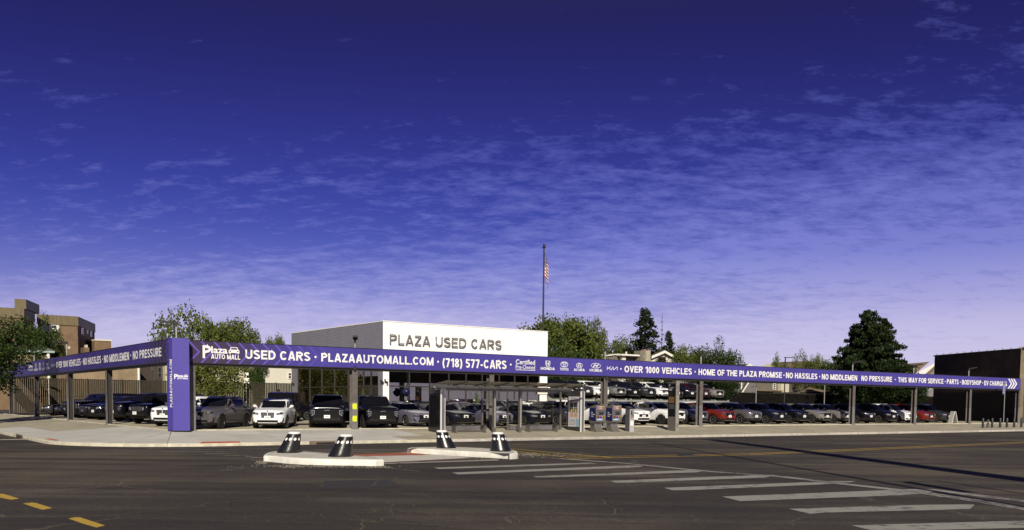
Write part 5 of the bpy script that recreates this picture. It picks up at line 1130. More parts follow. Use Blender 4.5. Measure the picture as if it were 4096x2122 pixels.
# ================================================================== ticket machines, meter, totem
BLU = mat('blue_side_panel', (.013, .014, .075), .35, .1, 3); YEL = mat('yellow_sticker', (.42, .28, .06), .5, 0, 1); ORA = mat('red_sticker', (.30, .07, .05), .5, 0, 1); LBL = mat('light_blue_sticker', (.35, .55, .75), .4, .05, 2); VIO = mat('violet_sticker', (.22, .14, .45), .5, 0, 1); SCR = mat('dark_screen', (.03, .03, .035), .1, 0, 1)
def machine(px, label):
    a = sx(px, 1728, -3.2); r = thing('ticket_machine', label, 'ticket machine', tuple(AB(a, -2.95, .325)), TH0, 'bus ticket machines on the pavement')
    w = .40; BM = mat('machine_bronze_grey', (.155, .145, .12), .45, .12, 6, metal=.3) if 'machine_bronze_grey' not in bpy.data.materials else bpy.data.materials['machine_bronze_grey']
    side = [(-.30, .62), (-.28, 1.36), (-.28, 1.66), (-.22, 1.70), (.30, 1.58), (.34, 1.52), (.34, .60), (.20, .52), (-.10, .52)]
    MB().prism([(-w, y, z) for y, z in side], (2*w, 0, 0)).build('cabinet', BM, r)
    MB().prism([(-w-.004, y, z) for y, z in [(-.29, .66), (-.27, 1.50), (.30, 1.50), (.30, .72)]], (.004, 0, 0)).build('side_panel', BLU, r)
    MB().box(-w*.85, w*.55, -.10, .30, .30, .52).build('pedestal', STEEL, r)
    MB().prism([(-w*.9, -.12, .32), (-w*.9, -.34, -.02), (-w*.9, .3, -.02), (-w*.9, .3, .32)], (w*1.5, 0, 0)).build('foot', BM, r)
    MB().box(-w*.88, w*.58, -.37, -.33, -.03, .02).build('toe_plate', STEEL, r)
    f = -.285
    hd = MB().box(-w*.62, w*.70, f-.012, f-.0, 1.42, 1.60).build('header_sign', WHITE, r)
    for k, m in enumerate((VIO, YEL, ORA)): MB().box(-w*.62+k*w*.44, -w*.62+(k+1)*w*.44-.01, f-.018, f-.013, 1.43, 1.59).build('sticker', m, hd)
    MB().box(-w*.8, w*.82, f-.05, f, 1.33, 1.38).build('light_bar', STEEL, r)
    sc = MB().box(-w*.78, w*.78, f-.012, f, 1.04, 1.27).build('screen_bezel', STEEL, r); MB().box(-w*.36, w*.62, f-.018, f-.013, 1.06, 1.25).build('screen', SCR, sc); MB().box(-w*.72, -w*.42, f-.020, f-.013, 1.07, 1.24).build('keypad', AF, sc)
    for k, m in enumerate((ORA, VIO, YEL)):
        x0 = -w*.80+k*w*.56; s = MB().box(x0, x0+w*.50, f-.012, f-.0, .84, 1.02).build('slot_panel', m, r); MB().box(x0+w*.1, x0+w*.42, f-.022, f-.013, .86, .97).build('slot', ADF, s)
    MB().box(-w*.78, w*.28, f-.012, f, .68, .82).build('instruction_label', LBL, r); MB().box(w*.30, w*.64, f-.012, f, .68, .82).build('instruction_label', VIO, r)
    MB().box(-w*.8, -w*.3, f-.02, f+.0, .60, .63).build('dispenser_slot', SCR, r)
    for k, s in enumerate(('Get', 'Ticket', 'Here')):
        src, a_, b_, c_, d_ = text_mesh(s, .01); me = src.copy(); me.materials.clear(); me.materials.append(TXT); me.name = 'lettering'
        for v in me.vertices: v.co = (-w-.0065, .14-(v.co.x-a_)/(b_-a_)*(.08*len(s)-.04)*.75, 1.18-k*.12+(v.co.y-c_)/(d_-c_)*.085)
        put('lettering', me, r, kind='stuff')
    return r
machine(2400, 'left-hand bus ticket machine with blue side panel'); machine(2465, 'right-hand bus ticket machine with blue side panel')
a = sx(2522, 1727, -3.15); r = thing('parking_meter', 'slim grey parking meter cabinet right of the ticket machines', 'parking meter', tuple(AB(a, -3.05, .325)), TH0)
MG = mat('meter_grey', (.38, .37, .38), .45, .06, 4); MD = mat('meter_dark_side', (.075, .07, .085), .45, .1, 4)
MB().box(-.20, .20, -.20, .20, -.03, 1.45).build('cabinet', MD, r); MB().box(-.19, .19, -.215, -.2005, -.03, 1.45).build('front_door', MG, r)
MB().prism([(-.24, -.26, 1.45), (-.24, .22, 1.62), (-.24, .22, 1.58), (-.24, -.2, 1.45)], (.48, 0, 0)).build('solar_cap', ADF, r)
pn = MB().box(-.13, .14, -.232, -.2155, .86, 1.36).build('control_panel', AF, r)
for i, (x, z, m) in enumerate(((-.06, 1.28, SCR), (.07, 1.28, LBL), (-.06, 1.16, SCR), (.07, 1.14, MG), (-.06, 1.0, MG), (.07, .98, ORA), (-.06, .91, YEL), (.07, .91, MG))): MB().box(x-.045, x+.045, -.240, -.233, z-.03, z+.03).build('button', m, pn)
MB().box(-.12, .12, -.228, -.2155, .38, .70).build('coin_door', WHITE, r); MB().box(-.15, .15, -.224, -.2155, .74, .755).build('slot', SCR, r)
# information totem: narrow dark face toward the left, pale edge toward the kerb
p = on_b(2706, 1726, -3.37); r = thing('information_totem', 'tall black bus information totem with an orange display', 'totem', tuple(AB(toAB(p)[0], -3.0, .33)), TH0)
MB().box(-.12, .12, -.36, .36, -.05, 3.25).build('slab', AF, r)
fce = MB().box(-.128, -.121, -.33, .33, .95, 3.16).build('glass_face', GLOSSB, r)
MB().box(-.13, .13, -.43, -.362, -.04, 3.27).build('kerbside_edge', AFL, r)
for z in (.35, 2.55, 2.9): MB().box(-.05, -.02, -.436, -.4305, z-.13, z+.13).build('slot', ADF, r); MB().box(.03, .06, -.436, -.4305, z-.13, z+.13).build('slot', ADF, r)
AMD = bpy.data.materials.new('amber_display'); AMD.use_nodes = True; _p = AMD.node_tree.nodes['Principled BSDF']; _p.inputs['Base Color'].default_value = (.05, .025, .01, 1); _p.inputs['Emission Color'].default_value = (1, .45, .12, 1); _p.inputs['Emission Strength'].default_value = .10
def tq(y0, y1, z0, z1, m, nm): MB().quad((-.1315, y0, z0), (-.1315, y1, z0), (-.1315, y1, z1), (-.1315, y0, z1)).build(nm, m, fce)
for k in range(5): tq(.27, -.24, 2.20-k*.085, 2.265-k*.085, AMD, 'display_row')
tq(.25, -.02, 2.70, 2.77, MG, 'print'); tq(.27, .17, 3.00, 3.09, MG, 'print'); tq(.26, -.28, 1.45, 1.78, mat('map_print', (.05, .05, .05), .3, .5, 12), 'map_print'); tq(.25, -.20, 2.88, 2.90, MG, 'print'); tq(.25, -.10, 2.83, 2.85, MG, 'print')
# ------------------------------------------------------------------ far right kerb furniture
for i, px in enumerate((3931, 3968, 4000, 4027, 4056, 4085)):
    p = on_b(px, 1712, -3.9); nm = ('first black pipe bollard, beside the hydrant', 'second black pipe bollard from the hydrant', 'third black pipe bollard from the hydrant', 'black pipe bollard just right of the bus stop pole', 'second to last black pipe bollard at the right edge', 'last black pipe bollard at the right edge below the lit brick')[i]
    r = thing('pipe_bollard', nm, 'bollard', tuple(AB(toAB(p)[0], -3.9, .27)), 0, 'black pipe bollards by the dark brick building')
    MB().lathe([(.10, -.05), (.10, .82), (.085, .86), (.05, .885)], 16).build('pipe', mat('black_pipe_paint', (.02, .02, .022), .35, .2, 8) if 'black_pipe_paint' not in bpy.data.materials else bpy.data.materials['black_pipe_paint'], r, True); MB().lathe([(.13, -.05), (.13, .01)], 16).build('base', AF, r)
r = thing('fire_hydrant', 'grey fire hydrant beside the first pipe bollard', 'hydrant', tuple(AB(71.35, -3.75, .28)), 0)
HY = mat('hydrant_paint', (.06, .065, .06), .5, .2, 8); MB().lathe([(.16, -.03), (.16, .04), (.12, .06), (.11, .55), (.15, .57), (.15, .61), (.11, .66), (.04, .74)], 16).build('barrel', HY, r, True)
for d in ((1, 0, 0), (-1, 0, 0), (0, -1, 0)): MB().tube((d[0]*.08, d[1]*.08, .45), (d[0]*.20, d[1]*.20, .45), .06, .055, 10).build('nozzle_cap', GALV, r)
p = AB(*toAB(on_b(4014, 1693, -1.2)), .48); r = thing('bus_stop_sign', 'thin grey bus stop pole with a small blue sign before the dark brick wall', 'sign', tuple(p), TH0)
MB().tube((0, 0, -.05), (0, 0, 4.2), .035, n=8).build('pole', GALV, r); f = MB().box(-.42, -.03, -.015, .015, 2.9, 4.1).build('sign_plate', mat('bus_stop_blue', (.10, .12, .25), .5, .2, 5), r)
for k in range(5): MB().box(-.38, -.10, -.022, -.0155, 3.05+k*.18, 3.14+k*.18).build('print', MG, f)
p = AB(*toAB(on_b(3811, 1698, .6)), .55); r = thing('folding_sign', 'white folding sandwich board at the far right end of the car row', 'sandwich board', tuple(p), TH0+R_(65))
for s in (1, -1): MB().prism([(-.32, s*.30, 0), (.32, s*.30, 0), (.32, s*.02, 1.15), (-.32, s*.02, 1.15)], (0, s*.03, .0)).build('board', WHITE, r)
# ================================================================== showroom
yc = 72*.97; C0 = at_depth(1531.6, 1620, yc); ca, cb_ = toAB(C0); gz = .70
fw = None
def a_at(px, b): return toAB(on_b(px, 1640, b))[0]
aR = a_at(2187.5, cb_); Wf = aR-ca; LB = toAB(on_a(1167, 1620, ca))[1]-cb_; HT = on_b(1531.6, 1286.4, cb_).z-gz
SH = thing('showroom', 'showroom with white corrugated front, grey flank, tall dark glazing and raised letters', 'building', tuple(AB(ca, cb_, gz)), TH0)
SW = mat('white_corrugated_metal', (.87, .87, .86), .45, .03, 1); SG = mat('grey_corrugated_metal', (.27, .265, .30), .4, .06, 1, metal=.25)
def rib(x0, x1, y, z0, z1, pitch=.15, dep=.012, face='y'):
    mb = MB(); z = z0; P = []
    while z < z1-.01:
        P += [(0., z), (0., min(z+pitch*.55, z1)), (dep, min(z+pitch*.70, z1)), (dep, min(z+pitch*.90, z1))]; z += pitch
    P.append((0., z1)); n = len(P)
    if face == 'y': vs = [(x0, y+d, z_) for d, z_ in P]+[(x1, y+d, z_) for d, z_ in P]
    else: vs = [(y+d, x0, z_) for d, z_ in P]+[(y+d, x1, z_) for d, z_ in P]
    mb.add(vs, [(i, i+1, n+i+1, n+i) for i in range(n-1)]); return mb
def fz(px, py): return on_b(px, py, cb_).z-gz
pier = .62; HG = fz(1700, 1452) if False else 4.55
fx = lambda px: a_at(px, cb_)-ca
g0, g1 = fx(1556), fx(2158)
rib(0, Wf, 0, HG, HT).build('front_cladding', SW, SH)
rib(0, g0, 0, 0, HG).build('corner_pier_cladding', SW, SH); rib(g1, Wf, 0, 0, HG).build('end_pier_cladding', SW, SH)
MB().box(.03, Wf-.03, .04, LB-.1, HG+.2, HT-.25).build('upper_core', SG, SH); MB().box(.03, g0, .035, .3, 0, HG).box(g1, Wf-.01, .035, .3, 0, HG).build('pier_core', SG, SH)
ly = lambda px: toAB(on_a(px, 1640, ca))[1]-cb_
q0, q1 = ly(1512), ly(1189)
# side (x = 0 plane, facing -x)
rib(0, LB, 0, HG+.25, HT, face='x').build('side_cladding', SG, SH); rib(0, q0, 0, 0, HG+.25, face='x').build('side_pier_cladding', SG, SH); rib(q1, LB, 0, 0, HG+.25, face='x').build('side_pier_cladding', SG, SH)
MB().box(.035, .3, q1, LB-.02, 0, HG).build('pier_core', SG, SH)
MB().box(-.02, Wf+.01, -.03, .14, HT, HT+.07).box(-.02, .14, .14, LB, HT, HT+.07).build('parapet_cap', WHITE, SH)
MB().box(.04, Wf-.02, LB-.3, LB, 0, HT-.2).box(Wf-.25, Wf-.012, .1, LB-.3, 0, HT-.1).build('rear_walls', SG, SH)
MB().box(.15, Wf-.26, .15, LB-.3, HG+.02, HG+.18).build('ceiling', mat('ceiling_dark', (.10, .095, .085), .8, .1, 1), SH); MB().box(.1, Wf-.26, .12, LB-.3, -.05, .03).build('floor', mat('showroom_floor', (.25, .23, .2), .3, .1, 1), SH)
DGL = thinglass('dark_showroom_glass', (.46, .43, .37), .26, .004)
mu = mat('bronze_mullion', (.040, .034, .028), .4, .1, 5)
nb = 8; xs = [fx(p_) for p_ in (1556, 1639, 1721, 1797, 1866, 1930, 1998, 2060, 2112, 2158)]
zm = fz(1600, 1546); zm = max(2.2, min(zm, 3.2))
for i in range(len(xs)-1):
    for z0, z1 in ((.12, zm-.04), (zm+.04, HG-.05)):
        MB().box(xs[i]+.04, xs[i+1]-.04, .10, .112, z0, z1).build('glass_pane', DGL, SH)
for x in xs: MB().box(x-.035, x+.035, .04, .16, 0, HG).build('mullion', mu, SH)
MB().box(xs[0], xs[-1], .045, .155, zm-.04, zm+.04).box(xs[0], xs[-1], .03, .16, 0, .12).box(xs[0], xs[-1], .03, .16, HG-.05, HG).build('transom', mu, SH)
ysd = [ly(p_) for p_ in (1512, 1480, 1450, 1389, 1335, 1284, 1236, 1189)]
for i in range(len(ysd)-1):
    for z0, z1 in ((.12, zm-.04), (zm+.04, HG+.2)):
        MB().box(.10, .112, ysd[i]+.04, ysd[i+1]-.04, z0, z1).build('glass_pane', DGL, SH)
for y in ysd: MB().box(.04, .16, y-.035, y+.035, 0, HG+.25).build('mullion', mu, SH)
MB().box(.045, .155, ysd[0], ysd[-1], zm-.04, zm+.04).box(.03, .16, ysd[0], ysd[-1], 0, .12).build('transom', mu, SH)
TAN = mat('interior_plaster', (.40, .34, .24), .9, .08, 1)
MB().box(1.6, 1.75, 3.5, LB-2, 0, HG).box(5, 9, 6.0, 6.2, 0, HG).box(9.5, 9.7, 2.5, 8, 0, 2.6).box(11.5, 14.5, 5, 5.2, 0, HG).build('interior_partition', TAN, SH)
MB().prism([(1.0, 4, .1), (1.0, 4.5, .1), (1.0, 11.3, HG), (1.0, 10.8, HG)], (.22, 0, 0)).prism([(1.02, 17, .1), (1.02, 16.5, .1), (1.02, 9.8, HG), (1.02, 10.3, HG)], (.22, 0, 0)).build('steel_bracing', mu, SH)
# raised letters, one object each
LT = mat('bronze_letter', (.17, .155, .14), .45, .06, 4); word = 'PLAZA USED CARS'
w_all0, w_all1 = fx(1555), fx(1999); zc0 = fz(1555, 1376); zc1 = fz(1555, 1338); lh = zc1-zc0
items, Wt = vec_text(word, .110, .16); kx = (w_all1-w_all0)/Wt
for ch, quads in items:
    if ch == ' ': continue
    mb = MB()
    for k, q in quads: mb.prism([(w_all0+px_*kx, -.19-k*.0015, zc0+pz_*lh) for px_, pz_ in q], (0, .07, 0))
    mb.build('raised_letter', LT, SH)
# wall lamps and the dealer plate
for px, side in ((1526, 'grey flank'), (1543, 'white pier'), (1170, 'back end of the grey flank')):
    if side == 'white pier': p = on_b(px, 1527, cb_-.12)
    else: p = on_a(px, 1527 if px > 1300 else 1535, ca-.12)
    r = thing('wall_lamp', 'small black twin spotlight on the showroom '+side, 'lamp', tuple(p), TH0, 'twin spotlights on the showroom')
    MB().box(-.05, .05, -.02, .10, -.05, .05).build('mount', BLACK, r); MB().tube((-.08, -.04, .06), (-.14, -.16, .13), .05, .065, 10).build('spot', BLACK, r, True); MB().tube((.08, -.04, -.02), (.06, -.16, -.10), .05, .065, 10).build('spot', BLACK, r, True)
p = on_b(2170, 1578, cb_-.06); r = MB().box(-.50, .50, -.02, .02, 0, .95).build('dealer_sign', WHITE, label='red and white registered dealer sign on the white end pier of the showroom', cat='sign', loc=tuple(p), rz=TH0)
RDS = mat('sign_red', (.45, .06, .04), .5, 0, 1)
MB().box(-.46, .46, -.024, -.0205, .74, .91).build('red_band', RDS, r)
letter(r, 'REGISTERED', -.42, .42, .77, .89, -.027, WHITE, .02); letter(r, 'STATE OF NEW YORK', -.42, .42, .64, .71, -.0225, RDS, .02); letter(r, 'MOTOR VEHICLE', -.44, .44, .40, .56, -.0225, RDS, .04); letter(r, 'RETAIL DEALER', -.44, .44, .14, .30, -.0225, RDS, .04)
# balloons on a stand
r = thing('balloon', 'dark blue balloon floating in the showroom window', 'balloon', tuple(on_b(1625, 1569, cb_-.6)))
MB().lathe([(.02, -.34), (.12, -.30), (.26, -.16), (.30, 0), (.26, .16), (.14, .27), (.02, .31)], 20).build('skin', paintmat('navy_balloon', (.01, .012, .05), 0, .2), r, True); MB().tube((0, 0, -.34), (0, 0, -1.5), .006, n=4).build('string', WHITE, r)
# flagpole and flag
fp = at_depth(2172, 1326, 92); r = thing('flagpole', 'tall dark flagpole rising behind the right end of the showroom', 'flagpole', (fp.x, fp.y, .6)); ft = at_depth(2177.5, 993, 92).z
FPM = mat('flagpole_bronze', (.022, .020, .018), .4, .1, 4)
MB().tube((0, 0, 0), (0, 0, ft-.6), .115, .07, 12).build('pole', FPM, r, True); MB().lathe([(.0, .02), (.20, .03), (.22, .06), (.06, .10), (.10, .18), (.13, .26), (.10, .34), (.02, .38)], 16).build('finial', FPM, r, True).location = (0, 0, ft-.62)
def flagmat():
    m = bpy.data.materials.new('striped_flag_cloth'); m.use_nodes = True; t = m.node_tree; p = t.nodes['Principled BSDF']; p.inputs['Roughness'].default_value = .8
    uv = t.nodes.new('ShaderNodeUVMap'); sp = t.nodes.new('ShaderNodeSeparateXYZ'); t.links.new(uv.outputs[0], sp.inputs[0])
    st = math_(t, 'LESS_THAN', math_(t, 'FRACT', math_(t, 'MULTIPLY', sp.outputs[1], 6.5)), .5)
    c = mixc(t, st, (.72, .70, .68), (.36, .03, .03))
    can = math_(t, 'MULTIPLY', math_(t, 'LESS_THAN', sp.outputs[0], .42), math_(t, 'GREATER_THAN', sp.outputs[1], .46))
    sx_ = math_(t, 'SUBTRACT', math_(t, 'FRACT', math_(t, 'MULTIPLY', sp.outputs[0], 14.)), .5); sy_ = math_(t, 'SUBTRACT', math_(t, 'FRACT', math_(t, 'MULTIPLY', sp.outputs[1], 16.)), .5)
    rr = math_(t, 'ADD', math_(t, 'MULTIPLY', sx_, sx_), math_(t, 'MULTIPLY', sy_, sy_)); star = math_(t, 'LESS_THAN', rr, .07)
    c = mixc(t, can, c, mixc(t, star, (.018, .022, .10), (.7, .7, .7))); t.links.new(c, p.inputs['Base Color']); return m
NU, NV = 26, 24; vs = []; fs = []; uvs = []
zt = at_depth(2177, 997, 92).z-fp.z*0; ztop = at_depth(2178, 996, 92).z-.6; zbot = at_depth(2178, 1166, 92).z-.6; Hh = ztop-zbot
for j in range(NV+1):
    for i in range(NU+1):
        u, v = i/NU, j/NV              # u along the fly, v down the hoist; limp cloth hangs in folds along the pole
        hoist = 2.3*v; drop = Hh-2.3
        x = .09+.62*math.sin(min(1, u*1.1)*1.2)*(.35+.65*min(1, (v*.6+u)))*(.8)+.05*math.sin(u*17+v*2)
        y = .16*math.sin(u*21+v*3)*min(1, u*3)+.05*math.sin(u*9)
        z = ztop-hoist-drop*u**.9*(1-.12*v)
        vs.append((x*.78, y, z)); uvs.append((u, 1-v))
fs = [(j*(NU+1)+i, j*(NU+1)+i+1, (j+1)*(NU+1)+i+1, (j+1)*(NU+1)+i) for j in range(NV) for i in range(NU)]
me = bpy.data.meshes.new('flag'); me.from_pydata(vs, [], fs); me.materials.append(flagmat()); ul_ = me.uv_layers.new(name='UVMap')
for pz_ in me.polygons:
    for li in pz_.loop_indices: ul_.data[li].uv = uvs[me.loops[li].vertex_index]
me.shade_smooth(); put('flag', me, None, (fp.x, fp.y, .6), 0, 'limp red, white and blue star spangled flag hanging from the dark flagpole', 'flag')
# potted shrubs by the showroom
# ================================================================== fences
SLAT = mat('brown_privacy_slat', (.038, .032, .023), .85, .3, 2., objrand=.1, streak=(6, 6, .6), spec=.1); FPOST = mat('dark_fence_post', (.035, .033, .030), .5, .2, 5); SLATB = mat('shade_dark_screen', (.008, .007, .006), .95, .4, 1.5, spec=.05)  # right-hand screen: the shade on that fence is put into its near-black colour
CHN = mat('dull_chain_mesh', (.09, .08, .065), .7, .2, 6)
def fence(name, label, a0, a1, b, h0, z0, m, pitch=.085, bay=3.0, gaps=True):
    r = thing(name, label, 'fence', tuple(AB(a0, b, z0)), TH0); x = 0; L = a1-a0
    while x < L-.1:
        x1 = min(x+bay, L); MB().tube((x, .05, 0), (x, .05, h0+.1), .04, n=8).build('post', FPOST, r)
        mb = MB(); k = x+.04
        while k < x1-.03:
            e = pitch*.80 if gaps else pitch*.97
            mb.box(k, k+e, -.012, .012, .05, h0-.05+random.uniform(-.02, .01)); k += pitch
        mb.build('slat_infill', m, r, kind='stuff')
        MB().box(x+.02, x1, -.05, -.02, h0-.06, h0).box(x+.02, x1, -.05, -.02, .0, .06).box(x+.02, x1, -.05, -.02, h0*.5-.02, h0*.5+.02).build('rail', FPOST, r)
        if gaps:
            mb = MB(); step = .30; k = x-h0
            while k < x1:
                for s in (0, 1):
                    p0 = [k, 0.] if s == 0 else [k, h0]; p1 = [k+h0, h0] if s == 0 else [k+h0, 0.]
                    u0_ = max(0, (x-p0[0])/h0); u1_ = min(1, (x1-p0[0])/h0)
                    if u1_ > u0_+.02:
                        q0 = (p0[0]+h0*u0_, -.03, lerp(p0[1], p1[1], u0_)); q1 = (p0[0]+h0*u1_, -.03, lerp(p0[1], p1[1], u1_)); mb.tube(q0, q1, .004, n=3, caps=False)
                k += step
            mb.build('chain_mesh', CHN, r, kind='stuff')
        x = x1
    return r
zf_l = on_b(670, 1524, 45).z; fence('lot_fence', 'long brown slatted chain-link fence along the back of the lot behind the left cars', a_at(60, 45), a_at(1300, 45), 45, zf_l-.7, .7, SLAT, .17)
zf_r = on_b(3000, 1571, 25).z; fence('lot_fence', 'black screened fence behind the right-hand car row', a_at(2870, 25), toAB(on_b(3760, 1640, 25))[0], 25, zf_r-.7, .7, SLATB, .3, gaps=False)
for px, b in ((3023, 20), (3296, 21)):
    p = on_b(px, 1640, b); z1 = on_b(px, 1548 if px < 3100 else 1500, b).z; r = thing('lot_light', 'thin lot light mast in front of the black fence '+('below the siding house' if px < 3100 else 'below the shingled lean-to roof'), 'light pole', (p.x, p.y, .7), 0)
    MB().tube((0, 0, 0), (0, 0, z1-.7), .05, n=8).build('pole', GALV, r); MB().box(-.5, .1, -.1, .1, z1-.75, z1-.70).build('lamp_head', DARKM, r)
p = on_b(3141, 1460, 12); z1 = on_b(3141, 1430, 12).z; r = thing('lot_light', 'dark lot light with flat head in front of the brown gabled roof', 'light pole', (p.x, p.y, .7), R_(15)); MB().tube((0, 0, 0), (0, 0, z1-.7), .06, n=8).build('pole', DARKM, r); MB().box(-.1, .95, -.13, .13, z1-.75, z1-.69).build('lamp_head', DARKM, r)
p = on_b(985, 1560, 38); z1 = on_b(985, 1500, 38).z; r = thing('notice_post', 'thin white post with a small white box in front of the brown fence', 'post', (p.x, p.y, .7), TH0); MB().tube((0, 0, 0), (0, 0, z1-.7), .035, n=8).build('pole', WHITE, r); MB().box(-.25, .25, -.1, .1, z1-1.5, z1-1.0).box(-.2, .2, -.08, .1, z1-.75, z1-.5).build('box', WHITE, r)
# ================================================================== houses and blocks
TANB = brickmat('tan_brick', (.27, .185, .105), (.22, .145, .082), (.34, .28, .19)); ORB = brickmat('orange_brown_brick', (.20, .115, .060), (.155, .085, .045), (.20, .155, .10)); DKB = brickmat('dark_brown_brick', (.060, .038, .030), (.034, .023, .019), (.11, .085, .06), 1.5); LTB = brickmat('pale_tan_brick', (.42, .34, .22), (.36, .28, .18), (.22, .18, .13), 1.3)
BRZ = mat('bronze_sheet_metal', (.165, .130, .068), .55, .18, 2.5, metal=.15, streak=(1, 1, .3)); STUC = mat('cream_stucco', (.52, .48, .36), .9, .06, .7, .2); CREAM = mat('cream_render', (.60, .57, .48), .85, .05, .6); ROOFB = mat('brown_shingle', (.16, .115, .072), .9, .22, 5, .3, fine=.2); ROOFD = mat('dark_shingle', (.055, .05, .048), .9, .25, 5, .3); ROOFG = mat('grey_slate', (.12, .115, .105), .8, .25, 3, .3); ROOFR = mat('red_brown_shingle', (.26, .13, .08), .9, .15, 4, .2)
SIDG = mat('grey_siding', (.16, .15, .15), .7, .06, 1); STN = mat('ashlar_stone', (.36, .33, .25), .9, .25, 2.2, .4, fine=.15); WPN = mat('dark_window_pane', (.02, .02, .022), .05, .1, 1); WGL = mat('white_trim', (.74, .72, .66), .6, .04, 2)
class Bl:
    """a building with its street-facing plane through the surveyed corner; local x runs along the street, -y faces it"""
    def __init__(s, name, label, cat, px, b, zb=.6, group=None, ang=0.):
        p = on_b(px, 1640, b); s.C = Vector((p.x, p.y)); s.rz = TH0+ang; s.zb = zb; s.r = thing(name, label, cat, (p.x, p.y, zb), s.rz, group); s.ux = Vector((math.cos(s.rz), math.sin(s.rz))); s.uy = Vector((-s.ux.y, s.ux.x))
    def P(s, px, py, y=0.):          # pixel -> local (x, z) on the plane at local depth y
        d = ray(px, py); Q = s.C+s.uy*y; t = Q.dot(s.uy)/(Vector((d.x, d.y)).dot(s.uy)); w = O+d*t
        return (Vector((w.x, w.y))-s.C).dot(s.ux), w.z-s.zb
    def X(s, px, y=0.): return s.P(px, 1600, y)[0]
    def Z(s, px, py, y=0.): return s.P(px, py, y)[1]
    def S(s, px, py, x):             # pixel -> local (y, z) on the plane local x = const
        d = ray(px, py); Q = s.C+s.ux*x; t = Q.dot(s.ux)/(Vector((d.x, d.y)).dot(s.ux)); w = O+d*t
        return (Vector((w.x, w.y))-s.C).dot(s.uy), w.z-s.zb
    def box(s, nm, m, x0, x1, y0, y1, z0, z1): return MB().box(x0, x1, y0, y1, z0, z1).build(nm, m, s.r)
    def window(s, x0, x1, z0, z1, y=0., shutters=False, bars=1, fr=WGL, cross=1):
        w = MB().box(x0, x1, y-.05, y-.002, z0, z1).build('window', WPN, s.r); t = .07
        MB().box(x0-t, x0, y-.08, y, z0-t, z1+t).box(x1, x1+t, y-.08, y, z0-t, z1+t).box(x0, x1, y-.08, y, z1, z1+t).box(x0, x1, y-.10, y, z0-t, z0).build('frame', fr, w)
        mbb = MB()
        for k in range(cross): z = lerp(z0, z1, (k+1)/(cross+1)); mbb.box(x0, x1, y-.07, y-.051, z-.03, z+.03)
        if bars > 1:
            for k in range(bars-1): x = lerp(x0, x1, (k+1)/bars); mbb.box(x-.025, x+.025, y-.072, y-.051, z0, z1)
        mbb.build('sash', fr, w)
        if shutters:
            ww = (x1-x0)*.48
            for a, b in ((x0-t-ww, x0-t-.01), (x1+t+.01, x1+t+ww)): MB().box(a, b, y-.06, y, z0-.1, z1+.1).build('shutter', WGL, s.r)
        return w
def slant(B, azr, px, x):       # length of a flank that leaves the corner in the direction azr and ends at pixel column px
    pass
# ---- apartment block far left
def wedge(B, x0, x1, z0, z1, nm, m, dirv, Ln, proud=0., back=None):
    dx, dy = dirv
    pts = [(x0-proud, -proud, z0), (x1+proud*.5, -proud, z0), (x1+dx*Ln+proud, dy*Ln, z0), (x0+dx*Ln, dy*Ln+2, z0)]
    return MB().prism(pts, (0, 0, z1-z0)).build(nm, m, B.r)
def local_dir(B, az): w = Vector((math.sin(az), math.cos(az))); return w.dot(B.ux), w.dot(B.uy)
def flank_len(B, x, az, px):
    C = B.C+B.ux*x; w = Vector((math.sin(az), math.cos(az))); d = azd(px)
    return (C.x*d.y-C.y*d.x)/(w.y*d.x-w.x*d.y)
AZF = R_(-14.4)
A1 = Bl('apartment_block', 'brown brick apartment block with bronze top band and white shutters', 'building', 317, 92)
dv = local_dir(A1, AZF); l1 = flank_len(A1, 0, AZF, 383); zt1 = A1.Z(317, 1267.6); zb1 = A1.Z(317, 1305)
wedge(A1, A1.X(157), 0, 0, zb1, 'wall', ORB, dv, l1); wedge(A1, A1.X(157), 0, zb1, zt1, 'metal_band', BRZ, dv, l1, .12)
rb_ = MB(); k = A1.X(157)
while k < 0: rb_.box(k, k+.07, -.16, -.11, zb1, zt1+.02); k += .55
rb_.build('band_ribs', BRZ, A1.r, kind='stuff')
for y0, y1 in ((1303, 1327), (1357, 1378)):
    A1.window(A1.X(213), A1.X(231), A1.Z(220, y1), A1.Z(220, y0), shutters=True, cross=1)
MB().box(A1.X(214), A1.X(226), -.6, -.05, A1.Z(220, 1326), A1.Z(220, 1317)).build('air_conditioner', WGL, A1.r)
A1.window(A1.X(178), A1.X(195), A1.Z(186, 1325), A1.Z(186, 1305), bars=2)
# windows on the slanted flank
def flank_window(B, x, az, p0, p1, q0, q1, nm='window'):
    dxy = Vector(local_dir(B, az)); L0 = flank_len(B, x, az, p0); L1 = flank_len(B, x, az, p1); n = Vector((dxy.y, -dxy.x))*.06
    def zz_(px, py, L): 
        C = B.C+B.ux*x+Vector((math.sin(az), math.cos(az)))*L; d = ray(px, py); return O.z+d.z*(C.y/d.y)-B.zb
    a = Vector((x, 0))+dxy*L0+n; b = Vector((x, 0))+dxy*L1+n
    w = MB().quad((a.x, a.y, zz_(p0, q1, L0)), (b.x, b.y, zz_(p1, q1, L1)), (b.x, b.y, zz_(p1, q0, L1)), (a.x, a.y, zz_(p0, q0, L0))).build(nm, WPN, B.r)
    n2 = n*1.4; f = MB()
    for t0, t1 in ((0, .12), (.44, .56), (.88, 1)):
        c, e = a.lerp(b, t0)+n*.3, a.lerp(b, t1)+n*.3; f.quad((c.x, c.y, zz_(p0, q1, L0)), (e.x, e.y, zz_(p0, q1, L0)), (e.x, e.y, zz_(p0, q0, L0)), (c.x, c.y, zz_(p0, q0, L0)))
    f.build('sash', WGL, w)
flank_window(A1, 0, AZF, 327, 338, 1313, 1338); flank_window(A1, 0, AZF, 350, 356, 1320, 1336); flank_window(A1, 0, AZF, 363, 372, 1325, 1348); flank_window(A1, 0, AZF, 331, 338, 1370, 1385)
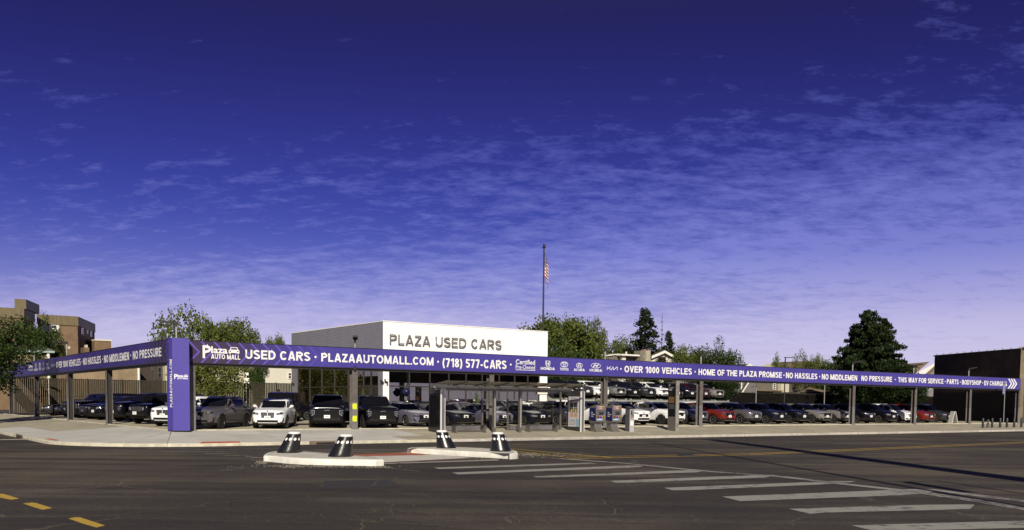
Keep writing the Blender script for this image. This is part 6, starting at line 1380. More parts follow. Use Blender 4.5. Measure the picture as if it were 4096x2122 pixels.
A2 = Bl('apartment_block', 'nearer apartment wing with a taller bronze metal top at the left edge', 'building', 102, 82)
dv2 = local_dir(A2, AZF); l2 = flank_len(A2, 0, AZF, 143); z2 = A2.Z(102, 1236); z2b = A2.Z(102, 1276)
wedge(A2, A2.X(-120), 0, 0, z2b, 'wall', ORB, dv2, l2); wedge(A2, A2.X(-120), 0, z2b, z2, 'metal_band', BRZ, dv2, l2, .12)
x0, x1 = A2.X(41, 5), A2.X(86, 5); zp_ = A2.Z(60, 1210, 5); wedge(A2, x0, x1, z2-.02, zp_, 'penthouse', BRZ, dv2, 7); A2.box('penthouse', BRZ, A2.X(104, 9), A2.X(124, 9), 9, 19, z2-.02, A2.Z(110, 1219, 9)); A2.box('vent_stack', GALV, A2.X(100, 6), A2.X(107, 6), 6, 6.7, z2, A2.Z(103, 1209, 6))
rb_ = MB(); k = A2.X(-120)
while k < 0: rb_.box(k, k+.08, -.17, -.11, z2b, z2+.02); k += .7
rb_.build('band_ribs', BRZ, A2.r, kind='stuff')
A3 = Bl('brick_building', 'plain reddish brick wall with pale coping right of the apartment block', 'building', 449, 95)
A3.box('wall', ORB, A3.X(382), 0, 0, 9, 0, A3.Z(449, 1366)); A3.box('coping', CREAM, A3.X(382), .1, -.1, 9.1, A3.Z(449, 1366), A3.Z(449, 1366)+.2)
# mansard house
B1 = Bl('mansard_house', 'tan brick house with grey slate mansard roof and white downspout', 'house', 203, 58)
AZ2 = R_(-17); dvb = local_dir(B1, AZ2); lb = flank_len(B1, 0, AZ2, 298); ze = B1.Z(203, 1408); zr_ = B1.Z(190, 1358, 3)
wedge(B1, B1.X(60), 0, 0, ze, 'wall', TANB, dvb, lb)
xl = B1.X(60)
MB().add([(xl-.3, -.35, ze), (.4, -.35, ze), (.4+dvb[0]*lb, dvb[1]*lb, ze), (xl+dvb[0]*lb, dvb[1]*lb, ze), (xl+.8, 2.4, zr_), (-1.4, 2.4, zr_), (-1.6+dvb[0]*lb, dvb[1]*lb*.9, zr_), (xl+.8+dvb[0]*lb, dvb[1]*lb*.9, zr_)], [(0,1,5,4),(1,2,6,5),(2,3,7,6),(3,0,4,7),(4,5,6,7),(3,2,1,0)]).build('roof', ROOFG, B1.r)
B1.box('eaves_trim', mat('copper_green_trim', (.30, .42, .36), .6, .1, 2), xl-.3, .4, -.42, -.30, ze-.12, ze+.06); MB().tube((-.15, -.12, 0), (-.15, -.12, ze-.1), .16, n=8).build('downspout', WGL, B1.r)
B1b = Bl('chimney_stack', 'low brick party wall with chimney pots behind the side banner', 'chimney', 298, 66)
B1b.box('stack', ORB, B1b.X(265), 0, 0, 1.5, 0, B1b.Z(298, 1397)); B1b.box('stack', ORB, B1b.X(338), B1b.X(361), 0, 1.5, 0, B1b.Z(350, 1391)); B1b.box('pot', STUC, B1b.X(279), B1b.X(287), .3, .9, B1b.Z(298, 1397), B1b.Z(283, 1386)); B1b.box('pot', STUC, B1b.X(348), B1b.X(357), .3, .9, B1b.Z(350, 1391), B1b.Z(352, 1380))
# long tan brick wall seen under the side banner
B2 = Bl('brick_house', 'long tan brick house seen under the side banner with a white downspout', 'house', 560, 52)
AZ3 = R_(-18.5); dvc = local_dir(B2, AZ3); lc = flank_len(B2, 0, AZ3, 664) if False else 14
B2.box('wall', TANB, B2.X(286), 0, 0, 12, 0, B2.Z(560, 1449)); MB().tube((-.1, -.12, 0), (-.1, -.12, B2.Z(560, 1449)), .12, n=8).build('downspout', WGL, B2.r)
B2.box('roof_edge', ROOFD, B2.X(286), .2, -.3, 12, B2.Z(560, 1449), B2.Z(560, 1445))
B3 = Bl('dark_house', 'house with a shaded dark brown side wall left of the purple pillar', 'house', 662, 56)
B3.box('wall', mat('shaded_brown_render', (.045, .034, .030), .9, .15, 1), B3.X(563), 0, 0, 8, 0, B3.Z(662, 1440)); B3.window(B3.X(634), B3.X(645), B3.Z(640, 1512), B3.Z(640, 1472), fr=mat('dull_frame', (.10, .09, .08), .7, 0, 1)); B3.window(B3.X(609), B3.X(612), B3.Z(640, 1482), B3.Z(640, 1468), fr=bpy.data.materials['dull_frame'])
B3.box('downspout', bpy.data.materials['dull_frame'], B3.X(620), B3.X(622), -.1, 0, 0, B3.Z(662, 1450))
B4 = Bl('cream_house', 'cream rendered house wall behind the loose-leaved tree', 'house', 978, 55)
B4.box('wall', STUC, B4.X(663), 0, 0, 6, 0, B4.Z(978, 1462)); B4.box('roof', ROOFD, B4.X(663)-.3, .4, -.4, 6.4, B4.Z(978, 1462), B4.Z(978, 1455)); B4.box('wall', mat('dark_gap_wall', (.035, .028, .022), .9, .2, 1), .01, B4.X(1022, 2), 2, 7, 0, B4.Z(1000, 1460, 2))
B5 = Bl('cream_house', 'cream block with a small window between the dark tree and the showroom', 'house', 1180, 52)
B5.box('wall', CREAM, B5.X(1060), B5.X(1180), 0, 9, 0, B5.Z(1150, 1440)); B5.window(B5.X(1154), B5.X(1164), B5.Z(1160, 1514), B5.Z(1160, 1494), cross=1); B5.window(B5.X(1105), B5.X(1122), B5.Z(1160, 1572), B5.Z(1160, 1558), cross=0)
# ---- houses right of the showroom
C1 = Bl('small_house', 'small cream house with a red-brown roof right of the showroom', 'house', 2362, 48)
C1.box('wall', CREAM, C1.X(2290), 0, 0, 7, 0, C1.Z(2362, 1486)); zz1 = C1.Z(2362, 1480); x0 = C1.X(2288)
MB().prism([(x0-.3, -.6, zz1), (.8, -.6, zz1), (.3, 3.2, zz1+1.7), (x0, 3.2, zz1+1.7)], (0, .05, .12)).build('roof', ROOFR, C1.r); C1.box('fascia_board', WGL, x0-.3, .85, -.66, -.6, zz1-.30, zz1+.05); C1.window(C1.X(2332), C1.X(2341), C1.Z(2337, 1537), C1.Z(2337, 1527), bars=2, cross=0)
# white gabled house
def gable(B, xa, xb, ze, xm, za, depth, wm, rm, over=.45, trim=.22, y=0., zb0=0.):
    MB().prism([(xa, y, zb0), (xb, y, zb0), (xb, y, ze), (xm, y, za), (xa, y, ze)], (0, depth, 0)).build('wall', wm, B.r)
    sl = (za-ze)/(xm-xa) if xm != xa else 1; sr = (za-ze)/(xb-xm)
    for s in (0, 1):
        if s == 0: q = [(xa-over, ze-over*sl), (xm, za)]
        else: q = [(xm, za), (xb+over, ze-over*sr)]
        (x0, z0), (x1, z1) = q
        MB().prism([(x0, y-over, z0), (x1, y-over, z1), (x1, y-over, z1+.16), (x0, y-over, z0+.16)], (0, depth+over, 0)).build('roof', rm, B.r)
        MB().prism([(x0, y-over-.05, z0-trim*.6), (x1, y-over-.05, z1-trim*.6), (x1, y-over-.05, z1+.19), (x0, y-over-.05, z0+.19)], (0, .045, 0)).build('barge_board', WGL, B.r)
C2 = Bl('white_house', 'white gabled house with a tall stone chimney and stone base behind the raised cars', 'house', 2693, 38)
X = C2.X; Z = C2.Z
gable(C2, X(2603), X(2685), Z(2645, 1429), X(2645), Z(2645, 1409), 9, CREAM, ROOFD)
C2.box('wall', CREAM, X(2594), X(2702), -.1, 8, 0, Z(2650, 1432)); C2.box('stone_base', STN, X(2594), X(2702), -.28, -.11, 0, Z(2650, 1536)); C2.box('string_course', CREAM, X(2594), X(2702), -.30, -.11, Z(2650, 1535), Z(2650, 1528))
C2.window(X(2626), X(2654), Z(2640, 1455), Z(2640, 1430), y=-.12, bars=2, cross=0, fr=mat('brown_frame', (.10, .07, .04), .6, 0, 1))
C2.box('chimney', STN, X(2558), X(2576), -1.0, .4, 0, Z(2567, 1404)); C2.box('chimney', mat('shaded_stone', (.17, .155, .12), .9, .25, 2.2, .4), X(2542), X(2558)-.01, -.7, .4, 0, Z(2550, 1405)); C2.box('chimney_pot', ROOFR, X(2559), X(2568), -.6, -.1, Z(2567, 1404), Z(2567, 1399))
MB().prism([(X(2560), .3, Z(2600, 1428)), (X(2603), .3, Z(2600, 1428)), (X(2640), 3, Z(2645, 1407)), (X(2570), 3, Z(2600, 1414))], (0, .1, .1)).build('roof', ROOFD, C2.r)
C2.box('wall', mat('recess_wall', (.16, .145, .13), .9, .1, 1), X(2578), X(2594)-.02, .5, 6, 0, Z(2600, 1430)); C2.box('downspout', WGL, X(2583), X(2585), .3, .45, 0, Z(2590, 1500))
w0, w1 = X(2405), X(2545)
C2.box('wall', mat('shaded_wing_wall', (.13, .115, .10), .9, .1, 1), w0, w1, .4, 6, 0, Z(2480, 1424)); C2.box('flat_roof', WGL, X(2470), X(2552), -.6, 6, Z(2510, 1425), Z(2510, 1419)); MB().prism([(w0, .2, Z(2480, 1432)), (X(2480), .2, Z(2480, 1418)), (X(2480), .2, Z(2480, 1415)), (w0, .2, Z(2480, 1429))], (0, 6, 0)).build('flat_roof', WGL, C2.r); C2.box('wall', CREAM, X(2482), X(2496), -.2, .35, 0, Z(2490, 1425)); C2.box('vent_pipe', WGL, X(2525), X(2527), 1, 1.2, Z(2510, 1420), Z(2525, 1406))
# balcony house
C3 = Bl('balcony_house', 'grey sided house with a railed balcony right of the white gabled house', 'house', 2790, 36)
X = C3.X; Z = C3.Z
C3.box('wall', SIDG, X(2704), X(2800), 0, 6, 0, Z(2750, 1470)); C3.box('balcony_slab', CREAM, X(2700), X(2765), -1.6, -.01, Z(2740, 1560), Z(2740, 1551))
rl = thing('railing', None, None); rl.parent = C3.r
k = X(2702)
while k < X(2765): MB().box(k-.025, k+.025, -1.55, -1.50, Z(2740, 1551), Z(2740, 1528)).build('baluster', BLACK, rl); k += .28
MB().box(X(2701), X(2766), -1.58, -1.47, Z(2740, 1528), Z(2740, 1526)).build('handrail', BLACK, rl)
# siding house with stair stringer
C4 = Bl('siding_house', 'grey clapboard house with a diagonal white edged stair behind the black fence', 'house', 3020, 34)
X = C4.X; Z = C4.Z
sb = MB(); z = 0.; zt4 = Z(3000, 1500)
while z < zt4: sb.box(X(2940), 0, -.03, 3, z, z+.14).box(X(2940), 0, -.01, 3, z+.14, z+.17); z += .17
sb.build('clapboard', SIDG, C4.r, kind='stuff')
MB().prism([(X(2955), -.3, Z(2955, 1574)), (X(2962), -.3, Z(2955, 1574)), (X(2992), -.3, Z(2990, 1525)), (X(2985), -.3, Z(2985, 1525))], (0, .1, 0)).build('stair_stringer', WGL, C4.r); MB().prism([(X(2948), -.35, Z(2955, 1574)), (X(2955), -.35, Z(2955, 1574)), (X(2985), -.35, Z(2990, 1525)), (X(2976), -.35, Z(2985, 1525))], (0, .1, 0)).build('stair_stringer', ROOFD, C4.r); MB().box(X(2957), X(2960), -.3, -.2, Z(2958, 1560), Z(2958, 1526)).build('corner_post', WGL, C4.r)
gable(C4, X(3044), X(3072), Z(3058, 1467), X(3060), Z(3060, 1459), 5, CREAM, ROOFD, over=.3, y=3); MB().prism([(X(2990, 4), 4, Z(3000, 1468)), (X(3055, 4), 4, Z(3000, 1468)), (X(3058, 6), 6, Z(3058, 1459)), (X(3015, 6), 6, Z(3000, 1465))], (0, .1, .1)).build('roof', ROOFD, C4.r)
# stucco gable house
C5 = Bl('stucco_house', 'cream stucco house with brown shingle gable above the banner', 'house', 3145, 36)
X = C5.X; Z = C5.Z
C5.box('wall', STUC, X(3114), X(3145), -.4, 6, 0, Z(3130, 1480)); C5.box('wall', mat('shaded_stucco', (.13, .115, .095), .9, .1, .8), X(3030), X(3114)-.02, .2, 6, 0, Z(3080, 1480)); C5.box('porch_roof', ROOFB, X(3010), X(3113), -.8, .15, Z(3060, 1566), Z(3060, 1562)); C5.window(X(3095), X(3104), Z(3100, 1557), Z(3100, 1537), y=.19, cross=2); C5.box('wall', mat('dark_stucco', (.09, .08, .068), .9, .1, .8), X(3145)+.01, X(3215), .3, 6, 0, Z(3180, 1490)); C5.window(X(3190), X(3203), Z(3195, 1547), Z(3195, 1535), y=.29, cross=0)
gy = 2.
MB().prism([(X(3196, gy), gy, Z(3210, 1520, gy)), (X(3290, gy), gy, Z(3210, 1520, gy)), (X(3290, gy), gy, Z(3290, 1481, gy)), (X(3240, gy), gy, Z(3240, 1451, gy)), (X(3196, gy), gy, Z(3196, 1475, gy))], (0, 8, 0)).build('gable_wall', STUC, C5.r)
MB().add([(X(3083, 2), 1.2, Z(3083, 1476, 2)), (X(3198, 1.2), 1.2, Z(3198, 1480, 1.2)), (X(3241, 1.2), 1.2, Z(3241, 1446, 1.2)), (X(3103, 7), 7, Z(3103, 1455, 7))], [(0, 1, 2, 3)]).build('roof', ROOFB, C5.r)
MB().prism([(X(3239, 1.2), 1.2, Z(3240, 1446.5, 1.2)), (X(3243, 1.2), 1.2, Z(3243, 1445, 1.2)), (X(3296, 1.2), 1.2, Z(3296, 1481, 1.2)), (X(3288, 1.2), 1.2, Z(3290, 1484, 1.2))], (0, 7, 0)).build('roof', ROOFB, C5.r); MB().prism([(X(3194, 1.1), 1.1, Z(3196, 1483, 1.1)), (X(3240, 1.1), 1.1, Z(3240, 1450, 1.1)), (X(3240, 1.1), 1.1, Z(3240, 1446, 1.1)), (X(3192, 1.1), 1.1, Z(3194, 1479, 1.1))], (0, .12, 0)).build('barge_board', mat('brown_barge', (.13, .09, .06), .7, .1, 2), C5.r)
C5.window(X(3230, gy), X(3238, gy), Z(3234, 1481, gy), Z(3234, 1473, gy), y=gy, cross=0)
C6 = Bl('lean_to', 'long lean-to roof of brown shingles above the black fence', 'house', 3470, 30)
X = C6.X; Z = C6.Z
MB().add([(X(3200), 0, Z(3200, 1570)), (X(3450), 0, Z(3450, 1570)), (X(3400, 4), 4, Z(3400, 1548, 4)), (X(3240, 4), 4, Z(3240, 1546, 4))], [(0, 1, 2, 3)]).build('roof', ROOFB, C6.r); C6.box('wall', mat('lean_to_wall', (.07, .06, .05), .9, .2, 1), X(3190), X(3470), .2, 4, 0, Z(3300, 1572)); C6.box('wall', mat('rear_wall_dark', (.10, .09, .085), .9, .1, 1), X(3230, 4), X(3480, 4), 4.1, 9, 0, Z(3400, 1490, 4)); C6.window(X(3262, 4), X(3284, 4), Z(3270, 1541, 4), Z(3270, 1528, 4), y=4.05, cross=0)
# brown roofed house right
C7 = Bl('brown_roofed_house', 'house with a wide brown roof and white barge boards next to the dark brick building', 'house', 3730, 42)
X = C7.X; Z = C7.Z
MB().add([(X(3560), 0, Z(3560, 1500)), (X(3645), 0, Z(3645, 1505)), (X(3735), 1, Z(3735, 1447)), (X(3590, 5), 5, Z(3590, 1458, 5))], [(0, 1, 2, 3)]).build('roof', ROOFB, C7.r)
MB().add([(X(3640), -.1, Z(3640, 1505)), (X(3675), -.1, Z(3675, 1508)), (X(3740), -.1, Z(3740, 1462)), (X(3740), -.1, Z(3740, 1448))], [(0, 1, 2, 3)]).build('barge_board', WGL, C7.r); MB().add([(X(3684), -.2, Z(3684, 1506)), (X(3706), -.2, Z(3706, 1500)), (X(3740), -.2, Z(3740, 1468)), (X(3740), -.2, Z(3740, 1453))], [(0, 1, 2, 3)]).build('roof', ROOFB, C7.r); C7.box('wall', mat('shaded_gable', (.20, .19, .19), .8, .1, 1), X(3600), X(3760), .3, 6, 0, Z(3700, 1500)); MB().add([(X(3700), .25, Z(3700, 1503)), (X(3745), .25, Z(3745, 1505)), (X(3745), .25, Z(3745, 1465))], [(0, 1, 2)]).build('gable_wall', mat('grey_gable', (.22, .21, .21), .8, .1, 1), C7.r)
for (xa, ya, xb, yb) in ((3572, 1591, 3623, 1550), (3697, 1577, 3722, 1552)):
    MB().prism([(X(xa, -8), -8, Z(xa, ya, -8)), (X(xa+3, -8), -8, Z(xa+3, ya, -8)), (X(xb+3, -8), -8, Z(xb+3, yb, -8)), (X(xb, -8), -8, Z(xb, yb, -8))], (0, .1, 0)).build('white_rafter', WGL, C7.r)
# dark brick building at the far right
azw = R_(-8); Yn = on_b(4086, 1694, .45).y; nC = at_depth(4086, 1694, Yn); D = thing('dark_brick_building', 'dark brown brick building with coped parapet and lit tan street front at the right edge', 'building', (nC.x, nC.y, .5), 0)
dirw = Vector((math.sin(azw), math.cos(azw))); dd_ = azd(3731); Ld = (nC.x*dd_.y-nC.y*dd_.x)/(dirw.y*dd_.x-dirw.x*dd_.y); zD = at_depth(4086, 1397, Yn).z-.5
wl = MB().prism([(0, 0, 0), (0, Ld, 0), (.35, Ld, 0), (.35, 0.02, 0)], (0, 0, zD)).build('flank_wall', DKB, D); wl.rotation_euler = (0, 0, -azw)
fw_ = MB().box(.0, 26, .0, .4, 0, zD+.25).build('street_front', LTB, D); fw_.rotation_euler = (0, 0, TH0); fw_.location = (.02, -.02, 0)
MB().box(11, 26, .5, 12, zD-1, zD-.5).build('roof', ROOFD, fw_)
cp = MB().box(-.12, .45, -.1, Ld+.1, zD, zD+.12).build('parapet_cap', DARKM, D); cp.rotation_euler = (0, 0, -azw)
for k in range(12):
    o = MB().lathe([(.09, 0), (.09, .1), (.03, .16)], 8).build('roof_lamp', GALV, D, True); q = Vector((math.sin(azw), math.cos(azw)))*(Ld*(k+.5)/12); o.location = (q.x-.1, q.y, zD+.10)
pl_ = MB().box(-.06, -.0, .2, Ld-.2, .02, zD*.42).build('lower_wall_render', mat('dark_maroon_paint', (.020, .014, .014), .6, .2, 1.2), D); pl_.rotation_euler = (0, 0, -azw)
for k in range(3):
    o = MB().box(-.10, -.061, Ld*.50+k*2.3, Ld*.50+k*2.3+1.4, zD*.52, zD*.565).build('wall_vent', GALV, D); o.rotation_euler = (0, 0, -azw)
MB().box(.5, 1.4, -.12, .0, 3.6, 3.9).build('shop_sign', WHITE, fw_); MB().box(.55, 25, -.08, .0, .1, 3.4).build('shop_front', GLOSSB, fw_)
# ================================================================== trees
LG1 = leafmat('leaf_mid_green', (.035, .050, .009), (.085, .110, .020), (.165, .180, .040)); LG2 = leafmat('leaf_dark_green', (.014, .028, .006), (.035, .060, .011), (.075, .105, .022)); LG3 = leafmat('leaf_yellow_green', (.05, .06, .012), (.115, .135, .028), (.20, .21, .06)); LG4 = leafmat('conifer_needles', (.010, .018, .008), (.024, .038, .013), (.055, .070, .025)); LPU = leafmat('purple_leaf', (.012, .008, .006), (.035, .018, .014), (.075, .035, .028)); LG5 = leafmat('very_dark_leaf', (.008, .015, .004), (.016, .030, .008), (.035, .055, .014))
BARK = mat('bark', (.075, .06, .045), .9, .3, 8, .4)
def leafquad(mb, c, s, rnd, up=.5):
    n = Vector((rnd.gauss(0, 1), rnd.gauss(0, 1), rnd.gauss(up, 1))).normalized(); a = n.orthogonal().normalized(); b = n.cross(a); q = rnd.uniform(0, 6.28); a, b = a*math.cos(q)+b*math.sin(q), b*math.cos(q)-a*math.sin(q); w = s*rnd.uniform(.45, .75)
    mb.add([c-a*s*.5, c+b*w*.5, c+a*s*.5, c-b*w*.5], [(0, 1, 2, 3)])
def broad(seed, R=4., H=6., clumps=90, per=150, leaf=.28, cr=(.55, 1.05), base=2.2, airy=0.):
    rnd = random.Random(seed); crown = MB(); tr = MB(); cs = []
    lobes = [(Vector((0, 0, H*.5)), R*.62)]
    for k in range(15):
        a = k*2.4+rnd.uniform(-.4, .4); f = (k+.5)/15; zz_ = H*(.16+.70*f); rr_ = R*.66*math.sin(math.pi*min(.98, .18+.72*(1-f)**.8)); lobes.append((Vector((math.cos(a)*rr_, math.sin(a)*rr_, zz_)), rnd.uniform(.30, .44)*R))
    for _ in range(clumps):
        lc, lr = rnd.choice(lobes); d = Vector((rnd.gauss(0, 1), rnd.gauss(0, 1), rnd.gauss(.25, 1))).normalized(); p = lc+d*lr*rnd.uniform(.65, 1.05); p.z = max(p.z, .1)
        cs.append(p); r = rnd.uniform(*cr)
        for _ in range(int(per*r*r)):
            dd = Vector((rnd.gauss(0, 1), rnd.gauss(0, 1), rnd.gauss(0, .75))).normalized()*r*rnd.uniform(.45, 1.12)*(1+airy*rnd.random()); leafquad(crown, p+dd+Vector((0, 0, base)), leaf*rnd.uniform(.6, 1.2), rnd)
    tr.tube((0, 0, 0), (0, 0, base+H*.25), .055*R+.04, .035*R+.02, 10)
    for p in rnd.sample(cs, 14):
        z0 = base+rnd.uniform(-.2, .2)*H*.3; q = Vector((0, 0, max(base*.6, z0))); e = p+Vector((0, 0, base)); m_ = q.lerp(e, .5)+Vector((rnd.uniform(-.2, .2), rnd.uniform(-.2, .2), .3)); tr.tube(q, m_, .02*R, .012*R, 6, caps=False); tr.tube(m_, e, .012*R, .004*R, 5, caps=False)
    return crown, tr, H*1.0+base
def conifer(seed, R=2.6, H=9., tiers=34, drop=.35, leaf=.22, dens=1.9, rag=.25, full=False):
    rnd = random.Random(seed); crown = MB(); tr = MB(); tr.tube((0, 0, 0), (0, 0, H), .16, .02, 8)
    for t in range(tiers):
        f = t/tiers; z = H*(.10+.90*f); r = R*((1-f)**.85 if not full else min(1., (1.02-f)*1.9)**.6*(.72+.28*math.sin(f*3.1)))*rnd.uniform(1-rag, 1.05)+.12; nb = max(4, int(9*(1-f*.5)))
        for k in range(nb):
            a = rnd.uniform(0, 6.28); L = r*rnd.uniform(.65, 1.1); tip = Vector((math.cos(a)*L, math.sin(a)*L, z-drop*L+rnd.uniform(-.1, .2)))
            tr.tube((0, 0, z), tip, .025, .006, 4, caps=False)
            for _ in range(int((10+L*26)*dens)):
                u = rnd.uniform(.12, 1)**.7; w = .12+.30*L*(1-u)*.6; p = Vector((0, 0, z)).lerp(tip, u)+Vector((rnd.gauss(0, w*.6), rnd.gauss(0, w*.6), rnd.gauss(-.06, .10))); leafquad(crown, p, leaf*rnd.uniform(.5, 1.1), rnd, 1.2)
    return crown, tr, H
VAR = {}
def reg(k, c, leafm):
    crown, tr, H = c; xs = [abs(v[0]) for v in crown.v]; zs = [v[2] for v in crown.v]; xs.sort()
    zs.sort(); VAR[k] = (crown.mesh('crown', leafm), tr.mesh('trunk', BARK, True), xs[int(len(xs)*(.94 if k not in ('fir', 'fir2', 'cedar') else .93))], zs[int(len(zs)*.985)], zs[0])
reg('mid1', broad(1, 4., 6., 150, 170), LG1); reg('mid2', broad(2, 4.2, 5.4, 150, 170), LG1); reg('dark1', broad(3, 4., 6., 150, 170), LG2); reg('dark2', broad(4, 3.6, 6.4, 140, 170), LG5)
reg('airy', broad(5, 3.8, 6.2, 95, 105, .30, (.5, .95), 2., .28), LG1); reg('yel', broad(6, 4., 5., 110, 110, .28), LG3); reg('purple', broad(8, 4., 4., 70, 90, .3, (.5, .9), 1.2, .3), LPU); reg('street', broad(9, 3.4, 6., 130, 190, .24, (.5, .85), 2.3, .1), LG2)
reg('fir', conifer(1, 2.7, 9.), LG4); reg('fir2', conifer(2, 2.0, 8.5, 30), LG4); reg('bare', conifer(5, 1.3, 8., 22, dens=.06), LPU); reg('cedar', conifer(7, 4.6, 10.5, 44, drop=.02, leaf=.34, dens=2.2, rag=.45, full=True), LG5); reg('cone', conifer(11, .55, 2.3, 26, drop=-.2, leaf=.10, dens=1.6, rag=.1), leafmat('bright_conifer', (.05, .08, .01), (.10, .15, .02), (.18, .22, .04)))
def tree(px, Y, ytop, wpx, var, name, label, group=None, cat='tree', zbase=.6, zs=None, rot=None, hide=False):
    c, t, hw, zt, zb = VAR[var]; top = at_depth(px, ytop, Y); s = wpx*Y/FPX/2/hw; sz = (top.z-zbase)/zt if zs is None else zs
    r = thing(name, label, cat, (top.x, top.y, zbase), random.uniform(0, 6.28) if rot is None else rot, group)
    a = put('crown', c, r); b = put('trunk', t, r); a.scale = (s, s, sz); b.scale = (s, s, sz); return r
GT = 'trees beyond the lot'
tree(-75, 66, 1268, 315, 'street', 'street_tree', 'leafy green street tree overhanging the left end of the side banner', zbase=.3, rot=1.)
tree(150, 98, 1312, 130, 'dark1', 'dense_tree', 'dark green tree in front of the brown apartment block', GT)
tree(235, 100, 1375, 60, 'mid1', 'small_tree', 'little tree top beside the lower shuttered window', GT)
tree(775, 88, 1252, 250, 'airy', 'loose_tree', 'tall loose-leaved yellow-green tree right of the purple pillar', GT, rot=.4)
tree(655, 105, 1330, 80, 'airy', 'loose_tree', 'wispy low branch tree left above the purple pillar', GT)
tree(915, 122, 1296, 225, 'mid1', 'round_tree', 'round mid-green tree between the loose tree and the showroom', GT)
tree(845, 84, 1440, 250, 'yel', 'loose_tree', 'low yellow-green foliage seen under the banner right of the pillar', GT)
tree(1030, 104, 1455, 60, 'dark1', 'dense_tree', 'dark green tree beside the cream block under the banner', GT)
tree(1102, 122, 1364, 105, 'mid2', 'round_tree', 'small round tree top just left of the grey showroom flank', GT)
tree(2215, 102, 1294, 290, 'mid2', 'large_tree', 'large round green tree behind the flagpole', GT, rot=2.)
tree(2330, 104, 1296, 160, 'mid1', 'large_tree', 'right-hand lobe tree of the big green mass behind the showroom', GT)
tree(2250, 94, 1400, 150, 'dark1', 'dense_tree', 'dark leafy tree under the banner beside the white showroom pier', GT)
tree(2470, 125, 1370, 150, 'mid1', 'round_tree', 'green tree left of the tall fir', GT)
tree(2582, 120, 1270, 200, 'fir', 'fir_tree', 'tall dark fir rising behind the stone chimney', GT)
tree(2648, 122, 1318, 40, 'bare', 'bare_tree', 'thin bare conifer skeleton between two firs', GT)
tree(2676, 122, 1347, 95, 'fir2', 'fir_tree', 'shorter dark fir behind the white gable', GT)
tree(2700, 122, 1404, 170, 'mid1', 'round_tree', 'bright green tree right of the white gable', GT); tree(2765, 124, 1412, 110, 'mid2', 'round_tree', 'green tree before the lot light right of the white gable', GT)
tree(2868, 108, 1400, 150, 'dark1', 'dense_tree', 'dark pointed green tree right of the lot light', GT, rot=3.); tree(2855, 101, 1500, 170, 'dark2', 'dense_tree', 'very dark tree under the banner right of the balcony', GT)
tree(2455, 96, 1498, 190, 'purple', 'purple_leaf_tree', 'dark reddish leaved tree above the raised cars', GT); tree(2525, 98, 1505, 110, 'purple', 'purple_leaf_tree', 'smaller dark reddish tree near the stone chimney', GT)
tree(2575, 94, 1528, 40, 'mid1', 'small_tree', 'small green shrub at the foot of the stone chimney', GT, zbase=1.0); tree(2344, 96, 1534, 16, 'cone', 'small_conifer', 'tiny pale conifer before the small cream house', GT)
tree(3118, 135, 1430, 55, 'airy', 'loose_tree', 'pale tree top left above the brown gable roof', GT); tree(3212, 132, 1418, 70, 'airy', 'loose_tree', 'thin sparse sapling above the brown gable roof', GT); tree(3268, 130, 1428, 55, 'yel', 'loose_tree', 'bright green tree at the right end of the brown gable', GT)
tree(3345, 130, 1440, 150, 'dark1', 'dense_tree', 'low dark green tree between the brown gable and the conifer', GT); tree(3420, 128, 1448, 120, 'mid2', 'round_tree', 'green bushy tree left of the big conifer base', GT)
tree(3478, 112, 1270, 180, 'cedar', 'dark_conifer', 'huge ragged dark conifer towering over the right half of the banner', GT, rot=.3)
tree(3530, 114, 1300, 150, 'cedar', 'dark_conifer', 'secondary leaning top of the dark conifer mass on its right side', GT, rot=2.2); tree(3425, 114, 1330, 130, 'cedar', 'dark_conifer', 'lower dark conifer on the left side of the huge one', GT, rot=4.); tree(3535, 110, 1470, 230, 'dark2', 'dense_tree', 'black-green hedge-like tree at the foot of the big conifer', GT); tree(3440, 112, 1520, 120, 'dark2', 'dense_tree', 'black-green bush under the banner left of the conifer column', GT); tree(3620, 112, 1530, 130, 'dark2', 'dense_tree', 'black-green bush under the banner near the dark brick wall', GT)
tree(1906, 66, 1577, 26, 'cone', 'conical_shrub', 'bright green conical shrub in front of the showroom glass', cat='shrub', zbase=.7); tree(1452, 66, 1571, 22, 'cone', 'conical_shrub', 'green conical shrub top above the second full-size black suv', cat='shrub', zbase=.7); tree(1350, 66, 1576, 20, 'cone', 'conical_shrub', 'green conical shrub top above the first full-size black suv', cat='shrub', zbase=.7)
# ================================================================== across the street, behind the viewpoint: what the glass reflects and what throws the long shadows
for i, (x, y, s, v) in enumerate(((-30, -42, 1.1, 'dark1'), (-14, -46, 1.0, 'mid1'), (0, -44, 1.15, 'dark1'), (13, -48, 1.0, 'mid2'), (27, -44, 1.1, 'dark1'), (42, -42, 1.2, 'mid1'), (56, -36, 1.1, 'dark1'), (-48, -34, 1.1, 'mid2'))):
    c, t, hw, zt, zb = VAR[v]; r = thing('roadside_tree', ('dark', 'green', 'dark', 'green', 'dark', 'green', 'dark', 'green')[i]+' roadside tree across the street '+('left of the first low shop', 'in front of the first low shop', 'before the middle low shop', 'right of the middle low shop', 'before the third low shop', 'right of the third low shop', 'farthest to the right', 'farthest to the left')[i], 'tree', (x, y, 0), i*1.3, 'trees across the street'); a = put('crown', c, r); b = put('trunk', t, r); a.scale = b.scale = (s, s, s)
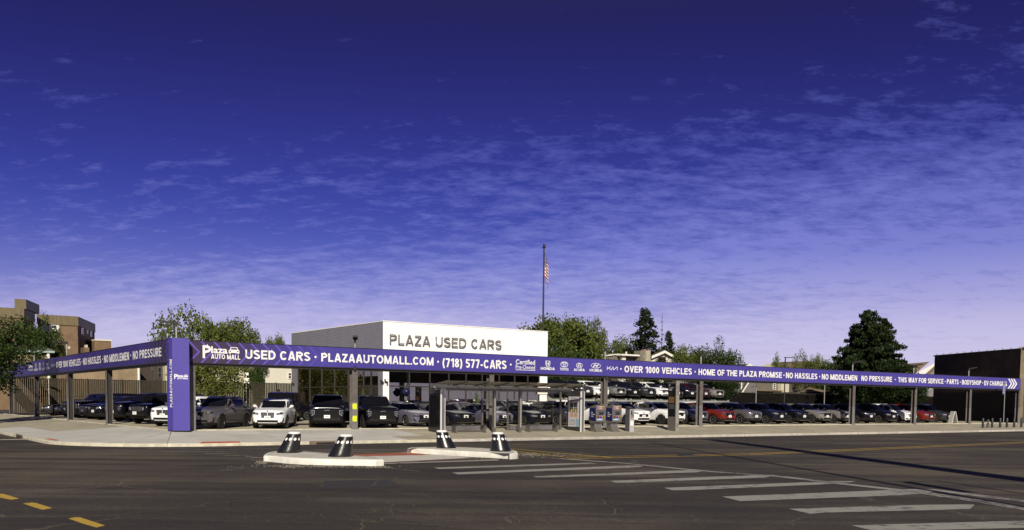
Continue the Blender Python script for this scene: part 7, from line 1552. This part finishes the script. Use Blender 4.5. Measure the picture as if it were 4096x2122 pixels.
for x, y, w, h, nm in ((-22, -62, 16, 5, 'first'), (4, -64, 14, 4.5, 'middle'), (30, -62, 18, 5.5, 'third')):
    r = thing('shop_building', nm+' low brick shop building across the street', 'building', (x, y, 0), 0, 'low buildings across the street'); MB().box(-w/2, w/2, 0, 8, 0, h).build('wall', ORB, r); MB().box(-w/2-.2, w/2+.2, -.2, 8.2, h, h+.3).build('parapet', CREAM, r); MB().box(-w/2+1, w/2-1, 8.0, 8.06, .6, 3).build('shop_window', WPN, r)
sh_dir = Vector((-math.sin(SUN_AZ), math.cos(SUN_AZ), 0))
def shadow_base(x, y, Yt, h): s_ = (Yt-y)/sh_dir.y; return Vector((x, y, 0))+sh_dir*(s_-h/math.tan(SUN_EL))
bs = shadow_base(14.1, 36.8, 57, 28); r = thing('shadow_mast', 'tall broad sign mast beside the road, outside the picture on the right', 'mast', (bs.x, bs.y, 0)); MB().tube((0, 0, 0), (0, 0, 28), .62, .48, 14).build('shaft', GALV, r, True); MB().tube((.0, 0, 19), (2.0, 0, 19.4), .12, .08, 8).build('arm', GALV, r)  # unseen mast of invented kind, sized and added for the wide shadow across the road
bs = shadow_base(10.1, 28., 53, 27); r = thing('utility_pole', 'slim utility pole beside the road, outside the picture on the right', 'pole', (bs.x, bs.y, 0)); MB().tube((0, 0, 0), (0, 0, 27), .13, .08, 10).build('shaft', BARK, r, True)
q0 = at_z(3882, 1971, 0); q1 = at_z(3619, 1928, 0); h0_ = 4.2; b2 = q0-sh_dir*(h0_/math.tan(SUN_EL)); hh = (q1-q0).dot(sh_dir)*math.tan(SUN_EL)
r = thing('shadow_banner', 'narrow banner on a pole outside the picture on the right', 'banner', (b2.x+1.2, b2.y, 0)); MB().tube((0, 0, 0), (0, 0, h0_+hh+.3), .05, n=8).build('pole', GALV, r); MB().box(-1.38, -1.02, -.02, .02, h0_, h0_+hh).build('cloth', CREAM, r); MB().box(-1.2, 0, -.02, .02, h0_+hh, h0_+hh+.04).build('arm', GALV, r)  # unseen banner, invented and shaped to throw the short shadow on the road
